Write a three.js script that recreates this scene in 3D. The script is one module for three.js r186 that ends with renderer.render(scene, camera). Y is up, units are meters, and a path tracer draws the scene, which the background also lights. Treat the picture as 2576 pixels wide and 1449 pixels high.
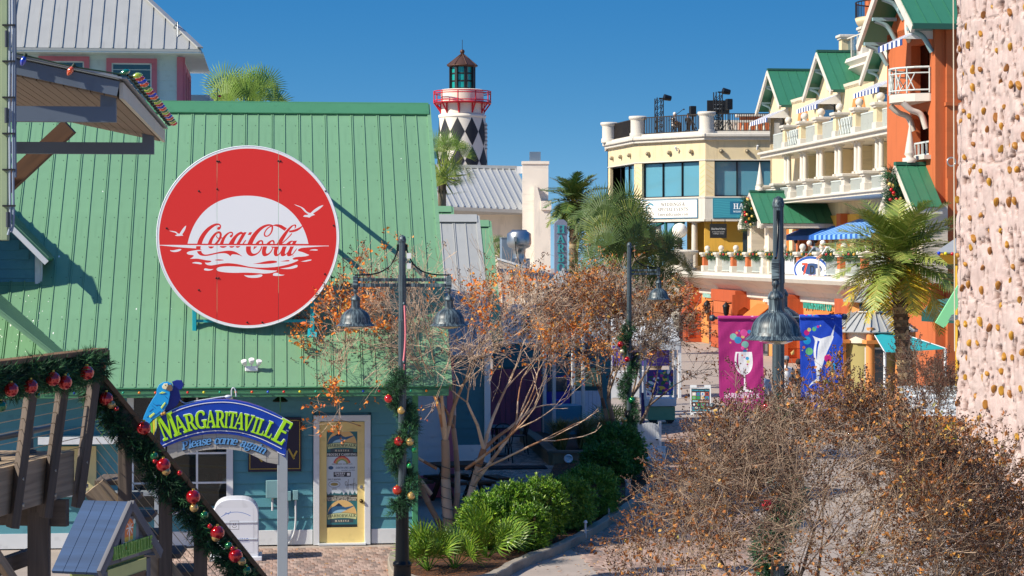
import * as THREE from 'three';
import { mergeGeometries } from 'three/addons/utils/BufferGeometryUtils.js';
import { RoundedBoxGeometry } from 'three/addons/geometries/RoundedBoxGeometry.js';
import { TextGeometry } from 'three/addons/geometries/TextGeometry.js';
import { FontLoader } from 'three/addons/loaders/FontLoader.js';
import { MarchingCubes } from 'three/addons/objects/MarchingCubes.js';

// ---------------------------------------------------------------- camera, sky, sun, exposure
const scene = new THREE.Scene();
const F = 5367, EYE = 4.95;                                   // focal length in pixels of a 2576 x 1449 picture; eye height in metres
const camera = new THREE.PerspectiveCamera(2 * Math.atan(724.5 / F) * 180 / Math.PI, 16 / 9, 0.5, 1200);
camera.position.set(0, EYE, 0);
camera.lookAt(0, EYE, -100);
camera.setViewOffset(2576, 1449, 0, 84.5, 2576, 1449);        // a level camera with a little downward lens shift

const SUN = new THREE.Vector3(-0.80, 0.70, 0.36).normalize();
function skyTexture() {
  const W = 512, H = 256, d = new Float32Array(W * H * 4);
  for (let j = 0; j < H; j++) for (let i = 0; i < W; i++) {
    const el = ((j + 0.5) / H - 0.5) * Math.PI, az = ((i + 0.5) / W - 0.5) * 2 * Math.PI;
    const x = Math.cos(el) * Math.cos(az), z = Math.cos(el) * Math.sin(az), y = Math.sin(el);
    const cs = Math.max(0, x * SUN.x + y * SUN.y + z * SUN.z);
    let r, g, b;
    if (y >= 0) {
      const t = Math.exp(-y * 12), q = Math.exp(-y * 16);
      const hz = Math.exp(-y * 45); r = 0.008 + 0.16 * q + 0.10 * hz; g = 0.105 + 0.29 * t + 0.08 * hz; b = 0.345 + 0.26 * t + 0.04 * hz;
    } else { r = 0.268; g = 0.475; b = 0.645; }
    const glow = 0.35 * cs ** 8 + 1.2 * cs ** 60;
    const o = (j * W + i) * 4;
    d[o] = r + glow * 0.9; d[o + 1] = g + glow * 0.9; d[o + 2] = b + glow * 0.85; d[o + 3] = 1;
  }
  const t = new THREE.DataTexture(d, W, H, THREE.RGBAFormat, THREE.FloatType);
  t.mapping = THREE.EquirectangularReflectionMapping; t.magFilter = t.minFilter = THREE.LinearFilter; t.needsUpdate = true;
  return t;
}
scene.background = skyTexture();
scene.environment = scene.background;
const sun = new THREE.DirectionalLight(new THREE.Color(1.0, 0.91, 0.77), 5.0);
sun.position.copy(SUN).multiplyScalar(150).add(new THREE.Vector3(0, 0, -60));
sun.target.position.set(0, 0, -60);
sun.castShadow = true; sun.shadow.radius = 1.2; sun.shadow.mapSize.set(4096, 4096);
Object.assign(sun.shadow.camera, { left: -90, right: 90, top: 90, bottom: -90, near: 1, far: 400 });
scene.add(sun, sun.target);

const renderer = new THREE.WebGLRenderer({ antialias: true });
renderer.toneMapping = THREE.LinearToneMapping;
renderer.toneMappingExposure = 1.32;
renderer.shadowMap.enabled = true;

// ---------------------------------------------------------------- helpers
const V3 = (x, y, z) => new THREE.Vector3(x, y, z);
const PI = Math.PI, TH = 0.1117, CT = Math.cos(TH), ST = Math.sin(TH);
const at = (x, y, Z) => V3((x - 1288) / F * Z, EYE - (y - 640) / F * Z, -Z);          // a point of the place, Z metres away
const vil = (u, y, v) => V3(u * CT - v * ST, y, -(u * ST + v * CT));                   // the village's own grid: u across, v away
function rng(seed) { let s = seed | 0; return () => { s = (s + 0x6d2b79f5) | 0; let t = Math.imul(s ^ (s >>> 15), 1 | s); t = (t + Math.imul(t ^ (t >>> 7), 61 | t)) ^ t; return ((t ^ (t >>> 14)) >>> 0) / 4294967296; }; }
const lin = (h) => new THREE.Color(h);
const used = new Map();
function numbered(n) { const k = used.get(n) || 0; used.set(n, k + 1); return k ? n + '_' + String(k).padStart(3, '0') : n; }

// periodic value noise -> textures
function pnoise(seed, P) {
  const R = rng(seed), g = new Float32Array(P * P); for (let i = 0; i < P * P; i++) g[i] = R();
  return (x, y) => { const xi = Math.floor(x), yi = Math.floor(y); let fx = x - xi, fy = y - yi; fx = fx * fx * (3 - 2 * fx); fy = fy * fy * (3 - 2 * fy);
    const m = (a) => ((a % P) + P) % P, a = g[m(yi) * P + m(xi)], b = g[m(yi) * P + m(xi + 1)], c = g[m(yi + 1) * P + m(xi)], d = g[m(yi + 1) * P + m(xi + 1)];
    return (a + (b - a) * fx) * (1 - fy) + (c + (d - c) * fx) * fy; };
}
const fbmAt = (seed) => { const N = [8, 16, 32, 64, 128].map((p, i) => pnoise(seed + i * 17, p)); return (u, v, from = 0, to = 5) => { let s = 0, w = 0; for (let i = from; i < to; i++) { const a = 0.5 ** (i - from); s += a * N[i](u * (8 << i), v * (8 << i)); w += a; } return s / w; }; };
function tex(size, fn, wrap = true) {
  const d = new Uint8Array(size * size * 4);
  for (let j = 0; j < size; j++) for (let i = 0; i < size; i++) { const c = fn(i / size, j / size), o = (j * size + i) * 4; const a = typeof c === 'number' ? [c, c, c] : c;
    for (let k = 0; k < 3; k++) d[o + k] = Math.max(0, Math.min(255, a[k] * 255)); d[o + 3] = 255; }
  const t = new THREE.DataTexture(d, size, size); t.magFilter = t.minFilter = THREE.LinearFilter; if (wrap) t.wrapS = t.wrapT = THREE.RepeatWrapping; t.needsUpdate = true; return t;
}
const rep = (t, s, s2 = s) => { const c = t.clone(); c.repeat.set(s, s2); c.needsUpdate = true; return c; };
const nA = fbmAt(11), nB = fbmAt(77), nC = fbmAt(301);
const sm = (x, a, b) => { const t = Math.min(1, Math.max(0, (x - a) / (b - a))); return t * t * (3 - 2 * t); };
const T = {
  paint: tex(256, (u, v) => { const k = 0.90 + 0.10 * nA(u, v) - 0.10 * sm(nB(u * 1, v * 1, 1), 0.62, 0.8); return [k, k, k * 0.99]; }),
  metal: tex(256, (u, v) => { const s = nA(u, v * 0.125, 2, 5), k = 0.86 + 0.14 * nB(u, v, 0, 4) - 0.10 * sm(s, 0.6, 0.85); return k; }),
  wood: tex(512, (u, v) => { const w = nA(u * 0.25, v, 0, 3) * 0.10, g = nB(u * 0.125, v * 1 + w, 2, 5), h = nC(u * 0.25, v, 0, 4), k = 0.55 + 0.45 * g - 0.25 * sm(h, 0.6, 0.8); return [k, k * 0.985, k * 0.96]; }),
  concrete: tex(512, (u, v) => { const k = 0.72 + 0.22 * nA(u, v, 0, 5) + 0.10 * (nB(u, v, 4, 5) - 0.5) - 0.22 * sm(nC(u, v, 0, 4), 0.58, 0.78); return [k, k * 0.985, k * 0.955]; }),
  grain: tex(256, (u, v) => 0.5 + 0.5 * (nB(u, v, 3, 5) - 0.5) + 0.3 * (nA(u, v, 1, 4) - 0.5)),
  stucco: tex(256, (u, v) => { const k = 0.90 + 0.10 * nA(u, v, 0, 4) - 0.10 * sm(nC(u * 2, v * 0.25, 1, 5), 0.58, 0.78); return [k, k, k * 0.985]; }),
  patina: tex(512, (u, v) => { const s = nA(u * 2, v * 0.25, 3, 5), s2 = nB(u, v * 0.5, 1, 4), k = sm(s * 0.6 + s2 * 0.45, 0.50, 0.70); return [0.022 + 0.15 * k, 0.034 + 0.20 * k, 0.046 + 0.21 * k]; }),
};
function M(hex, o = {}) {
  const P = { color: hex instanceof THREE.Color ? hex : lin(hex), roughness: o.r ?? 0.7, metalness: o.m ?? 0 };
  if (o.map) P.map = o.map; if (o.bump) { P.bumpMap = o.bump; P.bumpScale = o.bs ?? 0.004; }
  if (o.vc) P.vertexColors = true;
  if (o.rm) P.roughnessMap = o.rm;
  if (o.phys) return new THREE.MeshPhysicalMaterial(Object.assign(P, o.phys));
  return new THREE.MeshStandardMaterial(P);
}
const P1 = rep(T.paint, 0.45), ST1 = rep(T.stucco, 0.2), MT1 = rep(T.metal, 0.4), WD1 = rep(T.wood, 0.45, 1.6), CN1 = rep(T.concrete, 0.35), GR1 = rep(T.grain, 2.2);

// geometry: everything ends as non-indexed position + normal + uv (metres), ready to be merged
function fin(g, keepUV) {
  if (g.index) g = g.toNonIndexed();
  for (const k of Object.keys(g.attributes)) if (!['position', 'normal', 'uv', 'color'].includes(k)) g.deleteAttribute(k);
  if (!g.attributes.normal) g.computeVertexNormals();
  if (!keepUV || !g.attributes.uv) boxUV(g);
  return g;
}
function boxUV(g) {
  const p = g.attributes.position, n = p.count, uv = new Float32Array(n * 2), a = V3(), b = V3(), c = V3();
  for (let i = 0; i < n; i += 3) {
    a.fromBufferAttribute(p, i); b.fromBufferAttribute(p, i + 1); c.fromBufferAttribute(p, i + 2);
    const N = b.clone().sub(a).cross(c.clone().sub(a)); const ax = Math.abs(N.x), ay = Math.abs(N.y), az = Math.abs(N.z);
    [a, b, c].forEach((q, k) => { let s, t; if (ax >= ay && ax >= az) { s = q.z; t = q.y; } else if (ay >= az) { s = q.x; t = q.z; } else { s = q.x; t = q.y; } uv[(i + k) * 2] = s; uv[(i + k) * 2 + 1] = t; });
  }
  g.setAttribute('uv', new THREE.BufferAttribute(uv, 2));
}
const tr = (g, x = 0, y = 0, z = 0, rx = 0, ry = 0, rz = 0) => { if (rx || ry || rz) g.applyMatrix4(new THREE.Matrix4().makeRotationFromEuler(new THREE.Euler(rx, ry, rz, 'YXZ'))); g.translate(x, y, z); return g; };
let uvShift = 0;
function bx(w, h, d, x = 0, y = 0, z = 0, rx = 0, ry = 0, rz = 0, bev = 0) {
  let g = bev ? new RoundedBoxGeometry(w, h, d, 1, bev) : new THREE.BoxGeometry(w, h, d);
  g = fin(g);
  const p = g.attributes.position, uv = g.attributes.uv, D = [w, h, d], order = [0, 1, 2].sort((i, j) => D[j] - D[i]);
  uvShift = (uvShift * 7.13 + 0.37) % 5;
  const N = g.attributes.normal;
  for (let i = 0; i < p.count; i++) { const q = [p.getX(i), p.getY(i), p.getZ(i)], nn = [Math.abs(N.getX(i)), Math.abs(N.getY(i)), Math.abs(N.getZ(i))], m = nn.indexOf(Math.max(...nn)), ax = order.filter((k) => k !== m); uv.setXY(i, q[ax[0]] + uvShift, q[ax[1]] + uvShift * 1.7); }
  return tr(g, x, y, z, rx, ry, rz);
}
const cyl = (r0, r1, h, x = 0, y = 0, z = 0, seg = 12, rx = 0, ry = 0, rz = 0) => tr(fin(new THREE.CylinderGeometry(r1, r0, h, seg)), x, y, z, rx, ry, rz);
const sph = (r, x = 0, y = 0, z = 0, seg = 14, sy = 1) => { const g = fin(new THREE.SphereGeometry(r, seg, Math.round(seg * 0.7))); if (sy !== 1) g.scale(1, sy, 1); return tr(g, x, y, z); };
const lathe = (pts, seg = 24, x = 0, y = 0, z = 0, keep = true) => tr(fin(new THREE.LatheGeometry(pts.map(([a, b]) => new THREE.Vector2(a, b)), seg), keep), x, y, z);
const tube = (pts, r, seg = 24, rad = 6, closed = false) => fin(new THREE.TubeGeometry(new THREE.CatmullRomCurve3(pts.map((p) => p.isVector3 ? p : V3(...p)), closed), seg, r, rad, closed));
function rod(a, b, r, seg = 6, r1 = r) { a = a.isVector3 ? a : V3(...a); b = b.isVector3 ? b : V3(...b); const d = b.clone().sub(a), g = fin(new THREE.CylinderGeometry(r1, r, d.length(), seg)); g.applyQuaternion(new THREE.Quaternion().setFromUnitVectors(V3(0, 1, 0), d.clone().normalize())); const m = a.clone().add(b).multiplyScalar(0.5); return g.translate(m.x, m.y, m.z); }
function bar(a, b, w, h, bev = 0) { a = a.isVector3 ? a : V3(...a); b = b.isVector3 ? b : V3(...b); const d = b.clone().sub(a), L = d.length(), g = bx(w, h, L, 0, 0, 0, 0, 0, 0, bev); const m = new THREE.Matrix4().lookAt(b, a, V3(0, 1, 0)); g.applyMatrix4(m); const c = a.clone().add(b).multiplyScalar(0.5); return g.translate(c.x, c.y, c.z); }
const shapeOf = (pts, holes = []) => { const s = new THREE.Shape(pts.map((p) => new THREE.Vector2(p[0], p[1]))); for (const h of holes) s.holes.push(new THREE.Path(h.map((p) => new THREE.Vector2(p[0], p[1])))); return s; };
const ext = (s, depth, bev = 0, seg = 8) => fin(new THREE.ExtrudeGeometry(Array.isArray(s) ? shapeOf(s) : s, { depth, bevelEnabled: bev > 0, bevelSize: bev, bevelThickness: bev, bevelSegments: 1, curveSegments: seg }));
function poly(pts, th) {   // a slab: a flat polygon in space, th thick below its face
  const q = pts.map((p) => p.isVector3 ? p : V3(...p)), n = q[1].clone().sub(q[0]).cross(q[2].clone().sub(q[0])).normalize(), b = q.map((p) => p.clone().addScaledVector(n, -th)), P = [];
  const tri = (a, c, d) => P.push(a.x, a.y, a.z, c.x, c.y, c.z, d.x, d.y, d.z);
  for (let i = 1; i < q.length - 1; i++) { tri(q[0], q[i], q[i + 1]); tri(b[0], b[i + 1], b[i]); }
  for (let i = 0; i < q.length; i++) { const j = (i + 1) % q.length; tri(q[i], b[i], b[j]); tri(q[i], b[j], q[j]); }
  const g = new THREE.BufferGeometry(); g.setAttribute('position', new THREE.BufferAttribute(new Float32Array(P), 3)); g.computeVertexNormals(); return fin(g);
}
const mg = (a) => Array.isArray(a) ? (a.length === 1 ? a[0] : mergeGeometries(a)) : a;
function mesh(name, geo, mat, parent) { const m = new THREE.Mesh(mg(geo), mat); m.name = name; m.castShadow = m.receiveShadow = true; if (parent) parent.add(m); return m; }
function part(parent, name, mat, ...geo) { return mesh(name, geo, mat, parent); }
function thing(name, label, category, pos = V3(0, 0, 0), turn = 0, group) { const o = new THREE.Group(); o.name = numbered(name); o.position.copy(pos); o.rotation.y = turn; o.userData = { label, category }; if (group) o.userData.group = group; scene.add(o); return o; }
function solo(name, label, category, mat, geo, pos = V3(0, 0, 0), turn = 0, group) { const m = mesh(numbered(name), geo, mat); m.position.copy(pos); m.rotation.y = turn; m.userData = { label, category }; if (group) m.userData.group = group; scene.add(m); return m; }
function struct(name, mat, geo) { const m = mesh(numbered(name), geo, mat); m.userData.kind = 'structure'; scene.add(m); return m; }
function copyOf(src, pos, turn, label, scale) { const c = src.clone(); c.name = numbered(src.name.replace(/_\d{3}$/, '')); c.position.copy(pos); c.rotation.y = turn; c.userData = { ...src.userData }; if (label) c.userData.label = label; if (scale) c.scale.setScalar(scale); scene.add(c); return c; }

// free-form triangles with a colour each
class Buf {
  constructor() { this.p = []; this.n = []; this.c = []; }
  v(p, n, c) { this.p.push(p.x, p.y, p.z); this.n.push(n.x, n.y, n.z); this.c.push(c[0], c[1], c[2]); }
  tri(a, b, d, c) { const n = b.clone().sub(a).cross(d.clone().sub(a)).normalize(); this.v(a, n, c); this.v(b, n, c); this.v(d, n, c); }
  quad(a, b, d, e, c) { this.tri(a, b, d, c); this.tri(a, d, e, c); }
  tube(a, b, r0, r1, S, c) {
    const d = b.clone().sub(a).normalize(), s = Math.abs(d.y) < 0.9 ? V3(0, 1, 0).cross(d).normalize() : V3(1, 0, 0).cross(d).normalize(), t = d.clone().cross(s);
    let pn = null;
    for (let i = 0; i <= S; i++) { const w = i / S * 2 * PI, n = s.clone().multiplyScalar(Math.cos(w)).addScaledVector(t, Math.sin(w)); if (pn) { const A = a.clone().addScaledVector(pn, r0), B = a.clone().addScaledVector(n, r0), C = b.clone().addScaledVector(n, r1), D = b.clone().addScaledVector(pn, r1);
      this.v(A, pn, c); this.v(B, n, c); this.v(C, n, c); this.v(A, pn, c); this.v(C, n, c); this.v(D, pn, c); } pn = n; }
  }
  leaf(p, dir, up, L, W, c) {   // a folded, pointed leaf of four faces
    const s = dir.clone().cross(up).normalize(), u = s.clone().cross(dir).normalize(), m = p.clone().addScaledVector(dir, L * 0.45), e = p.clone().addScaledVector(dir, L).addScaledVector(u, -L * 0.12);
    const l = m.clone().addScaledVector(s, -W / 2).addScaledVector(u, W * 0.22), r = m.clone().addScaledVector(s, W / 2).addScaledVector(u, W * 0.22);
    this.tri(p, m, l, c); this.tri(p, r, m, c); this.tri(m, e, l, c); this.tri(m, r, e, c);
  }
  blob(p, r, c) { const X = V3(r, 0, 0), Y = V3(0, r, 0), Z = V3(0, 0, r), o = (s, a) => p.clone().addScaledVector(a, s); for (const sx of [-1, 1]) for (const sy of [-1, 1]) for (const sz of [-1, 1]) { const A = [V3(sx, 0, 0), V3(0, sy, 0), V3(0, 0, sz)], B = [o(sx, X), o(sy, Y), o(sz, Z)]; const f = sx * sy * sz > 0 ? [0, 1, 2] : [0, 2, 1]; for (const k of f) this.v(B[k], A[k], c); } }
  geo() { const g = new THREE.BufferGeometry(); g.setAttribute('position', new THREE.BufferAttribute(new Float32Array(this.p), 3)); g.setAttribute('normal', new THREE.BufferAttribute(new Float32Array(this.n), 3)); g.setAttribute('color', new THREE.BufferAttribute(new Float32Array(this.c), 3)); return g; }
}
const hexc = (h) => { const c = lin(h); return [c.r, c.g, c.b]; };
const vary = (c, R, a = 0.2) => { const k = 1 + (R() - 0.5) * 2 * a, j = (R() - 0.5) * a * 0.5; return [c[0] * (k + j), c[1] * k, c[2] * (k - j)]; };
function canvasTex(w, h, draw) { const cv = document.createElement('canvas'); cv.width = w; cv.height = h; const g = cv.getContext('2d'); draw(g, w, h); const t = new THREE.CanvasTexture(cv); t.colorSpace = THREE.SRGBColorSpace; t.magFilter = t.minFilter = THREE.LinearFilter; return t; }
const face = (w, h, map, o = {}) => M('#ffffff', { map, r: o.r ?? 0.5 });
function printed(w, h, d, x = 0, y = 0, z = 0) { const g = new THREE.PlaneGeometry(w, h); return tr(fin(g, true), x, y, z + d); }   // a printed sheet, uv 0..1
const fonts = {}; for (const [k, f] of [['sans', 'droid_sans_bold'], ['serif', 'droid_serif_bold'], ['reg', 'droid_sans_regular'], ['seri', 'droid_serif_regular']]) fonts[k] = await new FontLoader().loadAsync('fonts/droid/' + f + '.typeface.json');
function textGeo(s, size, depth, font = 'serif', skew = 0) { const g = new TextGeometry(s, { font: fonts[font], size, depth, curveSegments: 3, bevelEnabled: false }); g.computeBoundingBox(); const b = g.boundingBox; g.translate(-(b.max.x + b.min.x) / 2, 0, 0); if (skew) g.applyMatrix4(new THREE.Matrix4().set(1, skew, 0, 0, 0, 1, 0, 0, 0, 0, 1, 0, 0, 0, 0, 1)); const f = fin(g); f.userData.w = b.max.x - b.min.x; return f; }

// shared materials
const MAT = {
  greenRoof: M('#77a47f', { r: 0.42, map: MT1, m: 0.0 }), greenTrim: M('#4a8763', { r: 0.45, map: P1 }), greyRoof: M('#aeb0af', { r: 0.5, m: 0.1, map: MT1 }), greyRoofDark: M('#8f979c', { r: 0.45, m: 0.3, map: MT1 }),
  blueSiding: M('#55929f', { r: 0.6, map: P1, bump: GR1, bs: 0.0015 }), whitePaint: M('#dfe3e6', { r: 0.55, map: P1 }), whiteSiding: M('#cfd6da', { r: 0.6, map: P1 }), pink: M('#cf6f83', { r: 0.6, map: P1 }),
  yellowDoor: M('#efd68c', { r: 0.45, map: P1 }), cyan: M('#17a3b3', { r: 0.45, map: P1 }), glass: M('#0d1216', { r: 0.06, phys: { clearcoat: 1, clearcoatRoughness: 0.02 } }),
  black: M('#15171a', { r: 0.5 }), iron: M('#1c1f22', { r: 0.45, m: 0.4 }), steel: M('#b9bfc2', { r: 0.32, m: 0.9, map: MT1 }), greySteel: M('#8d969d', { r: 0.5, m: 0.2, map: P1 }),
  deckWood: M('#6d625a', { r: 0.85, map: WD1, bump: WD1, bs: 0.006 }), deckPale: M('#b39f87', { r: 0.85, map: WD1, bump: WD1, bs: 0.006 }), railWood: M('#86684c', { r: 0.8, map: WD1, bump: WD1, bs: 0.004 }), greyWood: M('#b9b6b0', { r: 0.85, map: WD1, bump: WD1, bs: 0.003 }),
  slate: M('#5e6b7c', { r: 0.55, map: P1 }), soffit: M('#8b7a68', { r: 0.75, map: P1 }), concrete: M('#a39a8c', { r: 0.9, map: CN1, bump: GR1, bs: 0.004 }),
  patina: M('#ffffff', { r: 0.42, m: 0.25, map: T.patina }), white: M('#d8d2c7', { r: 0.6, map: ST1 }), cream: M('#e2d0aa', { r: 0.85, map: ST1, bump: GR1, bs: 0.002 }), yellowWall: M('#e8b54a', { r: 0.85, map: ST1, bump: GR1, bs: 0.002 }),
  orange: M('#c2683a', { r: 0.85, map: ST1, bump: GR1, bs: 0.002 }), orangeLight: M('#de9150', { r: 0.85, map: ST1 }), orangeDark: M('#b5532b', { r: 0.85, map: ST1 }), hotelGreen: M('#3a7a5c', { r: 0.4, map: MT1 }), bracket: M('#8fb0b5', { r: 0.6, map: P1 }),
  darkGlass: M('#31424c', { r: 0.08, phys: { clearcoat: 1 } }), lightStone: M('#e6d9c6', { r: 0.85, map: ST1, bump: GR1, bs: 0.002 }), vc: M('#ffffff', { vc: true, r: 0.75 }), vcGloss: M('#ffffff', { vc: true, r: 0.42 }),
};
// ---------------------------------------------------------------- ground, paving, kerb, planting bed
const farPave = tex(512, (u, v) => { const r = Math.floor(v * 32), x = u * 16 + (r % 2) * 0.5, k = pv(Math.floor(x) % 16, r), jx = Math.abs(x - Math.floor(x) - 0.5), jy = Math.abs(v * 32 - r - 0.5), j = (jx > 0.475 || jy > 0.45) ? 0.9 : 1, n = 0.85 + 0.2 * nA(u, v, 0, 5); return [k * j * n, k * j * n * 0.985, k * j * n * 0.97]; });
function pv(i, j) { const s = Math.sin(i * 12.9 + j * 78.2) * 43758.5; return 0.82 + 0.08 * (s - Math.floor(s)); }
const paveFar = M('#b1a59b', { r: 0.9, map: rep(farPave, 1 / 3.2) });
struct('ground', paveFar, tr(fin(new THREE.PlaneGeometry(900, 900)), 0, -0.012, -300, -PI / 2));
const kerbPts = [[-1.9, 34.6], [-1.85, 33.2], [-1.6, 32.1], [-1.0, 31.7], [-0.42, 32.03], [0.075, 33.66], [0.767, 35.5], [1.22, 37], [1.735, 39.1], [2.318, 41.6], [2.874, 44.7], [3.164, 46.4], [3.359, 48.1], [3.25, 49.2], [2.9, 49.9]];
const kerbCurve = new THREE.CatmullRomCurve3(kerbPts.map(([x, z]) => V3(x, 0, -z)));
{
  const N = 90, B = [], W = [0.15], R = rng(5), wob = (i) => 0.006 * Math.sin(i * 0.9) + 0.005 * Math.sin(i * 2.3);
  const row = (i) => { const t = i / N, p = kerbCurve.getPointAt(t), d = kerbCurve.getTangentAt(t), s = V3(-d.z, 0, d.x).normalize(); return [[0.085, -0.05], [0.078, 0.125], [0.06, 0.14], [-0.06, 0.14], [-0.075, 0.12], [-0.08, -0.05]].map(([o, y]) => p.clone().addScaledVector(s, o + wob(i)).setY(y + (y > 0 ? wob(i * 1.7) : 0))); };
  for (let i = 0; i < N; i++) { const a = row(i), b = row(i + 1); for (let k = 0; k < 5; k++) B.push(a[k], b[k], b[k + 1], a[k], b[k + 1], a[k + 1]); }
  const g = new THREE.BufferGeometry(); g.setAttribute('position', new THREE.BufferAttribute(new Float32Array(B.flatMap((p) => [p.x, p.y, p.z])), 3)); g.computeVertexNormals();
  struct('kerb', MAT.concrete, fin(g));
}
const bedPts = [...kerbCurve.getSpacedPoints(50).map((p) => [p.x, -p.z]), [1.7, 49.7], [1.0, 49.9], [0.75, 46], [-0.3, 42], [-1.0, 39.5], [-1.45, 36.8]];
{
  const s = shapeOf(bedPts.map(([x, z]) => [x, z])), g = fin(new THREE.ShapeGeometry(s)); g.applyMatrix4(new THREE.Matrix4().set(1, 0, 0, 0, 0, 0, 1, 0.06, 0, -1, 0, 0, 0, 0, 0, 1));
  struct('planting_bed', M('#5a3a26', { r: 1, map: CN1, bump: GR1, bs: 0.02 }), g);
}
const inBed = (x, z) => { let c = false; for (let i = 0, j = bedPts.length - 1; i < bedPts.length; j = i++) { const [a, b] = bedPts[i], [d, e] = bedPts[j]; if ((b > z) !== (e > z) && x < (d - a) * (z - b) / (e - b) + a) c = !c; } return c; };
{
  const R = rng(9), B = new Buf(), cols = ['#8a5227', '#a5652f', '#70401f', '#b4763f'].map(hexc);
  let n = 0; while (n < 9000) { const x = -2 + 5.5 * R(), z = 31.8 + 18 * R(); if (!inBed(x, z)) continue; n++; const a = R() * PI, L = 0.06 + 0.1 * R(), p = V3(x, 0.065 + 0.02 * R(), -z), d = V3(Math.cos(a), (R() - 0.5) * 0.25, Math.sin(a)), s = V3(-d.z, 0.2, d.x).multiplyScalar(0.004); B.tri(p.clone().add(s), p.clone().sub(s), p.clone().addScaledVector(d, L), vary(cols[(R() * 4) | 0], R)); }
  const m = mesh('pine_straw', B.geo(), MAT.vc); m.userData = { label: 'orange brown pine straw mulch covering the kerbed planting bed', category: 'mulch', kind: 'stuff' }; scene.add(m);
}
// pavers, laid in running bond on the village's grid; the largest in view stand alone, the rest is one field
{
  const g = bx(0.103, 0.05, 0.213, 0, -0.025, 0), R = rng(21), base = ['#c3a596', '#b2978a', '#ccb0a2', '#a38f85', '#d0b6a8'].map(hexc);
  const paverMats = base.map((c) => M(new THREE.Color(...c), { r: 0.9, map: CN1 }));
  const list = [];
  for (let r = -10; r < 240; r++) { const v = 31 + r * 0.22; for (let k = -160; k < 160; k++) { const u = k * 0.11 + (r & 1) * 0.055, w = vil(u, 0, v), X = w.x, Z = -w.z;
    if (Z < 31.4 || Z > 62 || inBed(X, Z)) continue; const px = X / Z * F + 1288, py = 640 + EYE * F / Z;
    const A = v < 36.22 && px > 280 && px < 1080, Bq = px > 1000 && px < 1900 && Z < 62 && !(v < 36.3 && u < 5.05) && !(v > 36.2 && u < 5.0 && Z < 36.8);
    if (!(A || Bq)) continue; if (v >= 36.2 && v < 44.4 && u < 5.25) continue;
    const vis = py < 1449 && ((px > 740 && px < 1000) || (px > 1290 && px < 1590 && Z < 36)); list.push([w, Z, vis]); } }
  list.sort((a, b) => (b[2] - a[2]) || (a[1] - b[1]));
  const top = list.slice(0, 300), rest = list.slice(300);
  const holder = struct('brick_paving', M('#6a5c54', { r: 1 }), bx(0.3, 0.02, 0.3, -3.2, -0.035, -33.5));
  top.forEach(([w], i) => { const m = mesh(i ? 'brick_' + String(i).padStart(3, '0') : 'brick', g, paverMats[(R() * 5) | 0], holder); m.position.set(w.x, (R() - 0.5) * 0.004, w.z); m.rotation.y = TH + (R() - 0.5) * 0.02; });
  const im = new THREE.InstancedMesh(g, M('#ffffff', { r: 0.9, map: CN1 }), rest.length), o = new THREE.Object3D(); im.name = 'brick_field'; im.userData.kind = 'stuff'; im.castShadow = im.receiveShadow = true;
  rest.forEach(([w], i) => { o.position.set(w.x, (R() - 0.5) * 0.004, w.z); o.rotation.set(0, TH + (R() - 0.5) * 0.02, 0); o.updateMatrix(); im.setMatrixAt(i, o.matrix); im.setColorAt(i, new THREE.Color(...vary(base[(R() * 5) | 0], R, 0.06))); });
  holder.add(im);
}
{ // fallen leaves on the paving
  const R = rng(909), B = new Buf(), cs = ['#b5702a', '#8a5224', '#c99a48', '#6f4526'].map(hexc); let n = 0; while (n < 700) { const x = -4 + 11 * R(), z = 32 + 22 * R() * R(); if (inBed(x, z) || (z > 36 && x < 0.2)) continue; n++; const a = R() * 6.28; B.leaf(V3(x, 0.008 + 0.008 * R(), -z), V3(Math.cos(a), 0.1, Math.sin(a)).normalize(), V3(0, 1, 0), 0.05 + 0.04 * R(), 0.03, vary(cs[(R() * 4) | 0], R)); }
  const m = mesh('fallen_leaves', B.geo(), MAT.vc); m.userData = { label: 'brown leaves scattered over the brick paving', category: 'leaves', kind: 'stuff' }; scene.add(m);
}
// ---------------------------------------------------------------- the shop with the big green roof
// its own frame: x along the front (0 = door), y up, z towards the street (0 = front wall)
const D0 = V3(-2.9, 0, -36.4);
const shop = thing('shop_building', 'shop with a tall green standing seam roof and blue lap siding', 'building', D0, TH);
const EV = 2.73, EZ = 0.6, RL = 7.18;      // eave height, eave z, slope length
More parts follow.
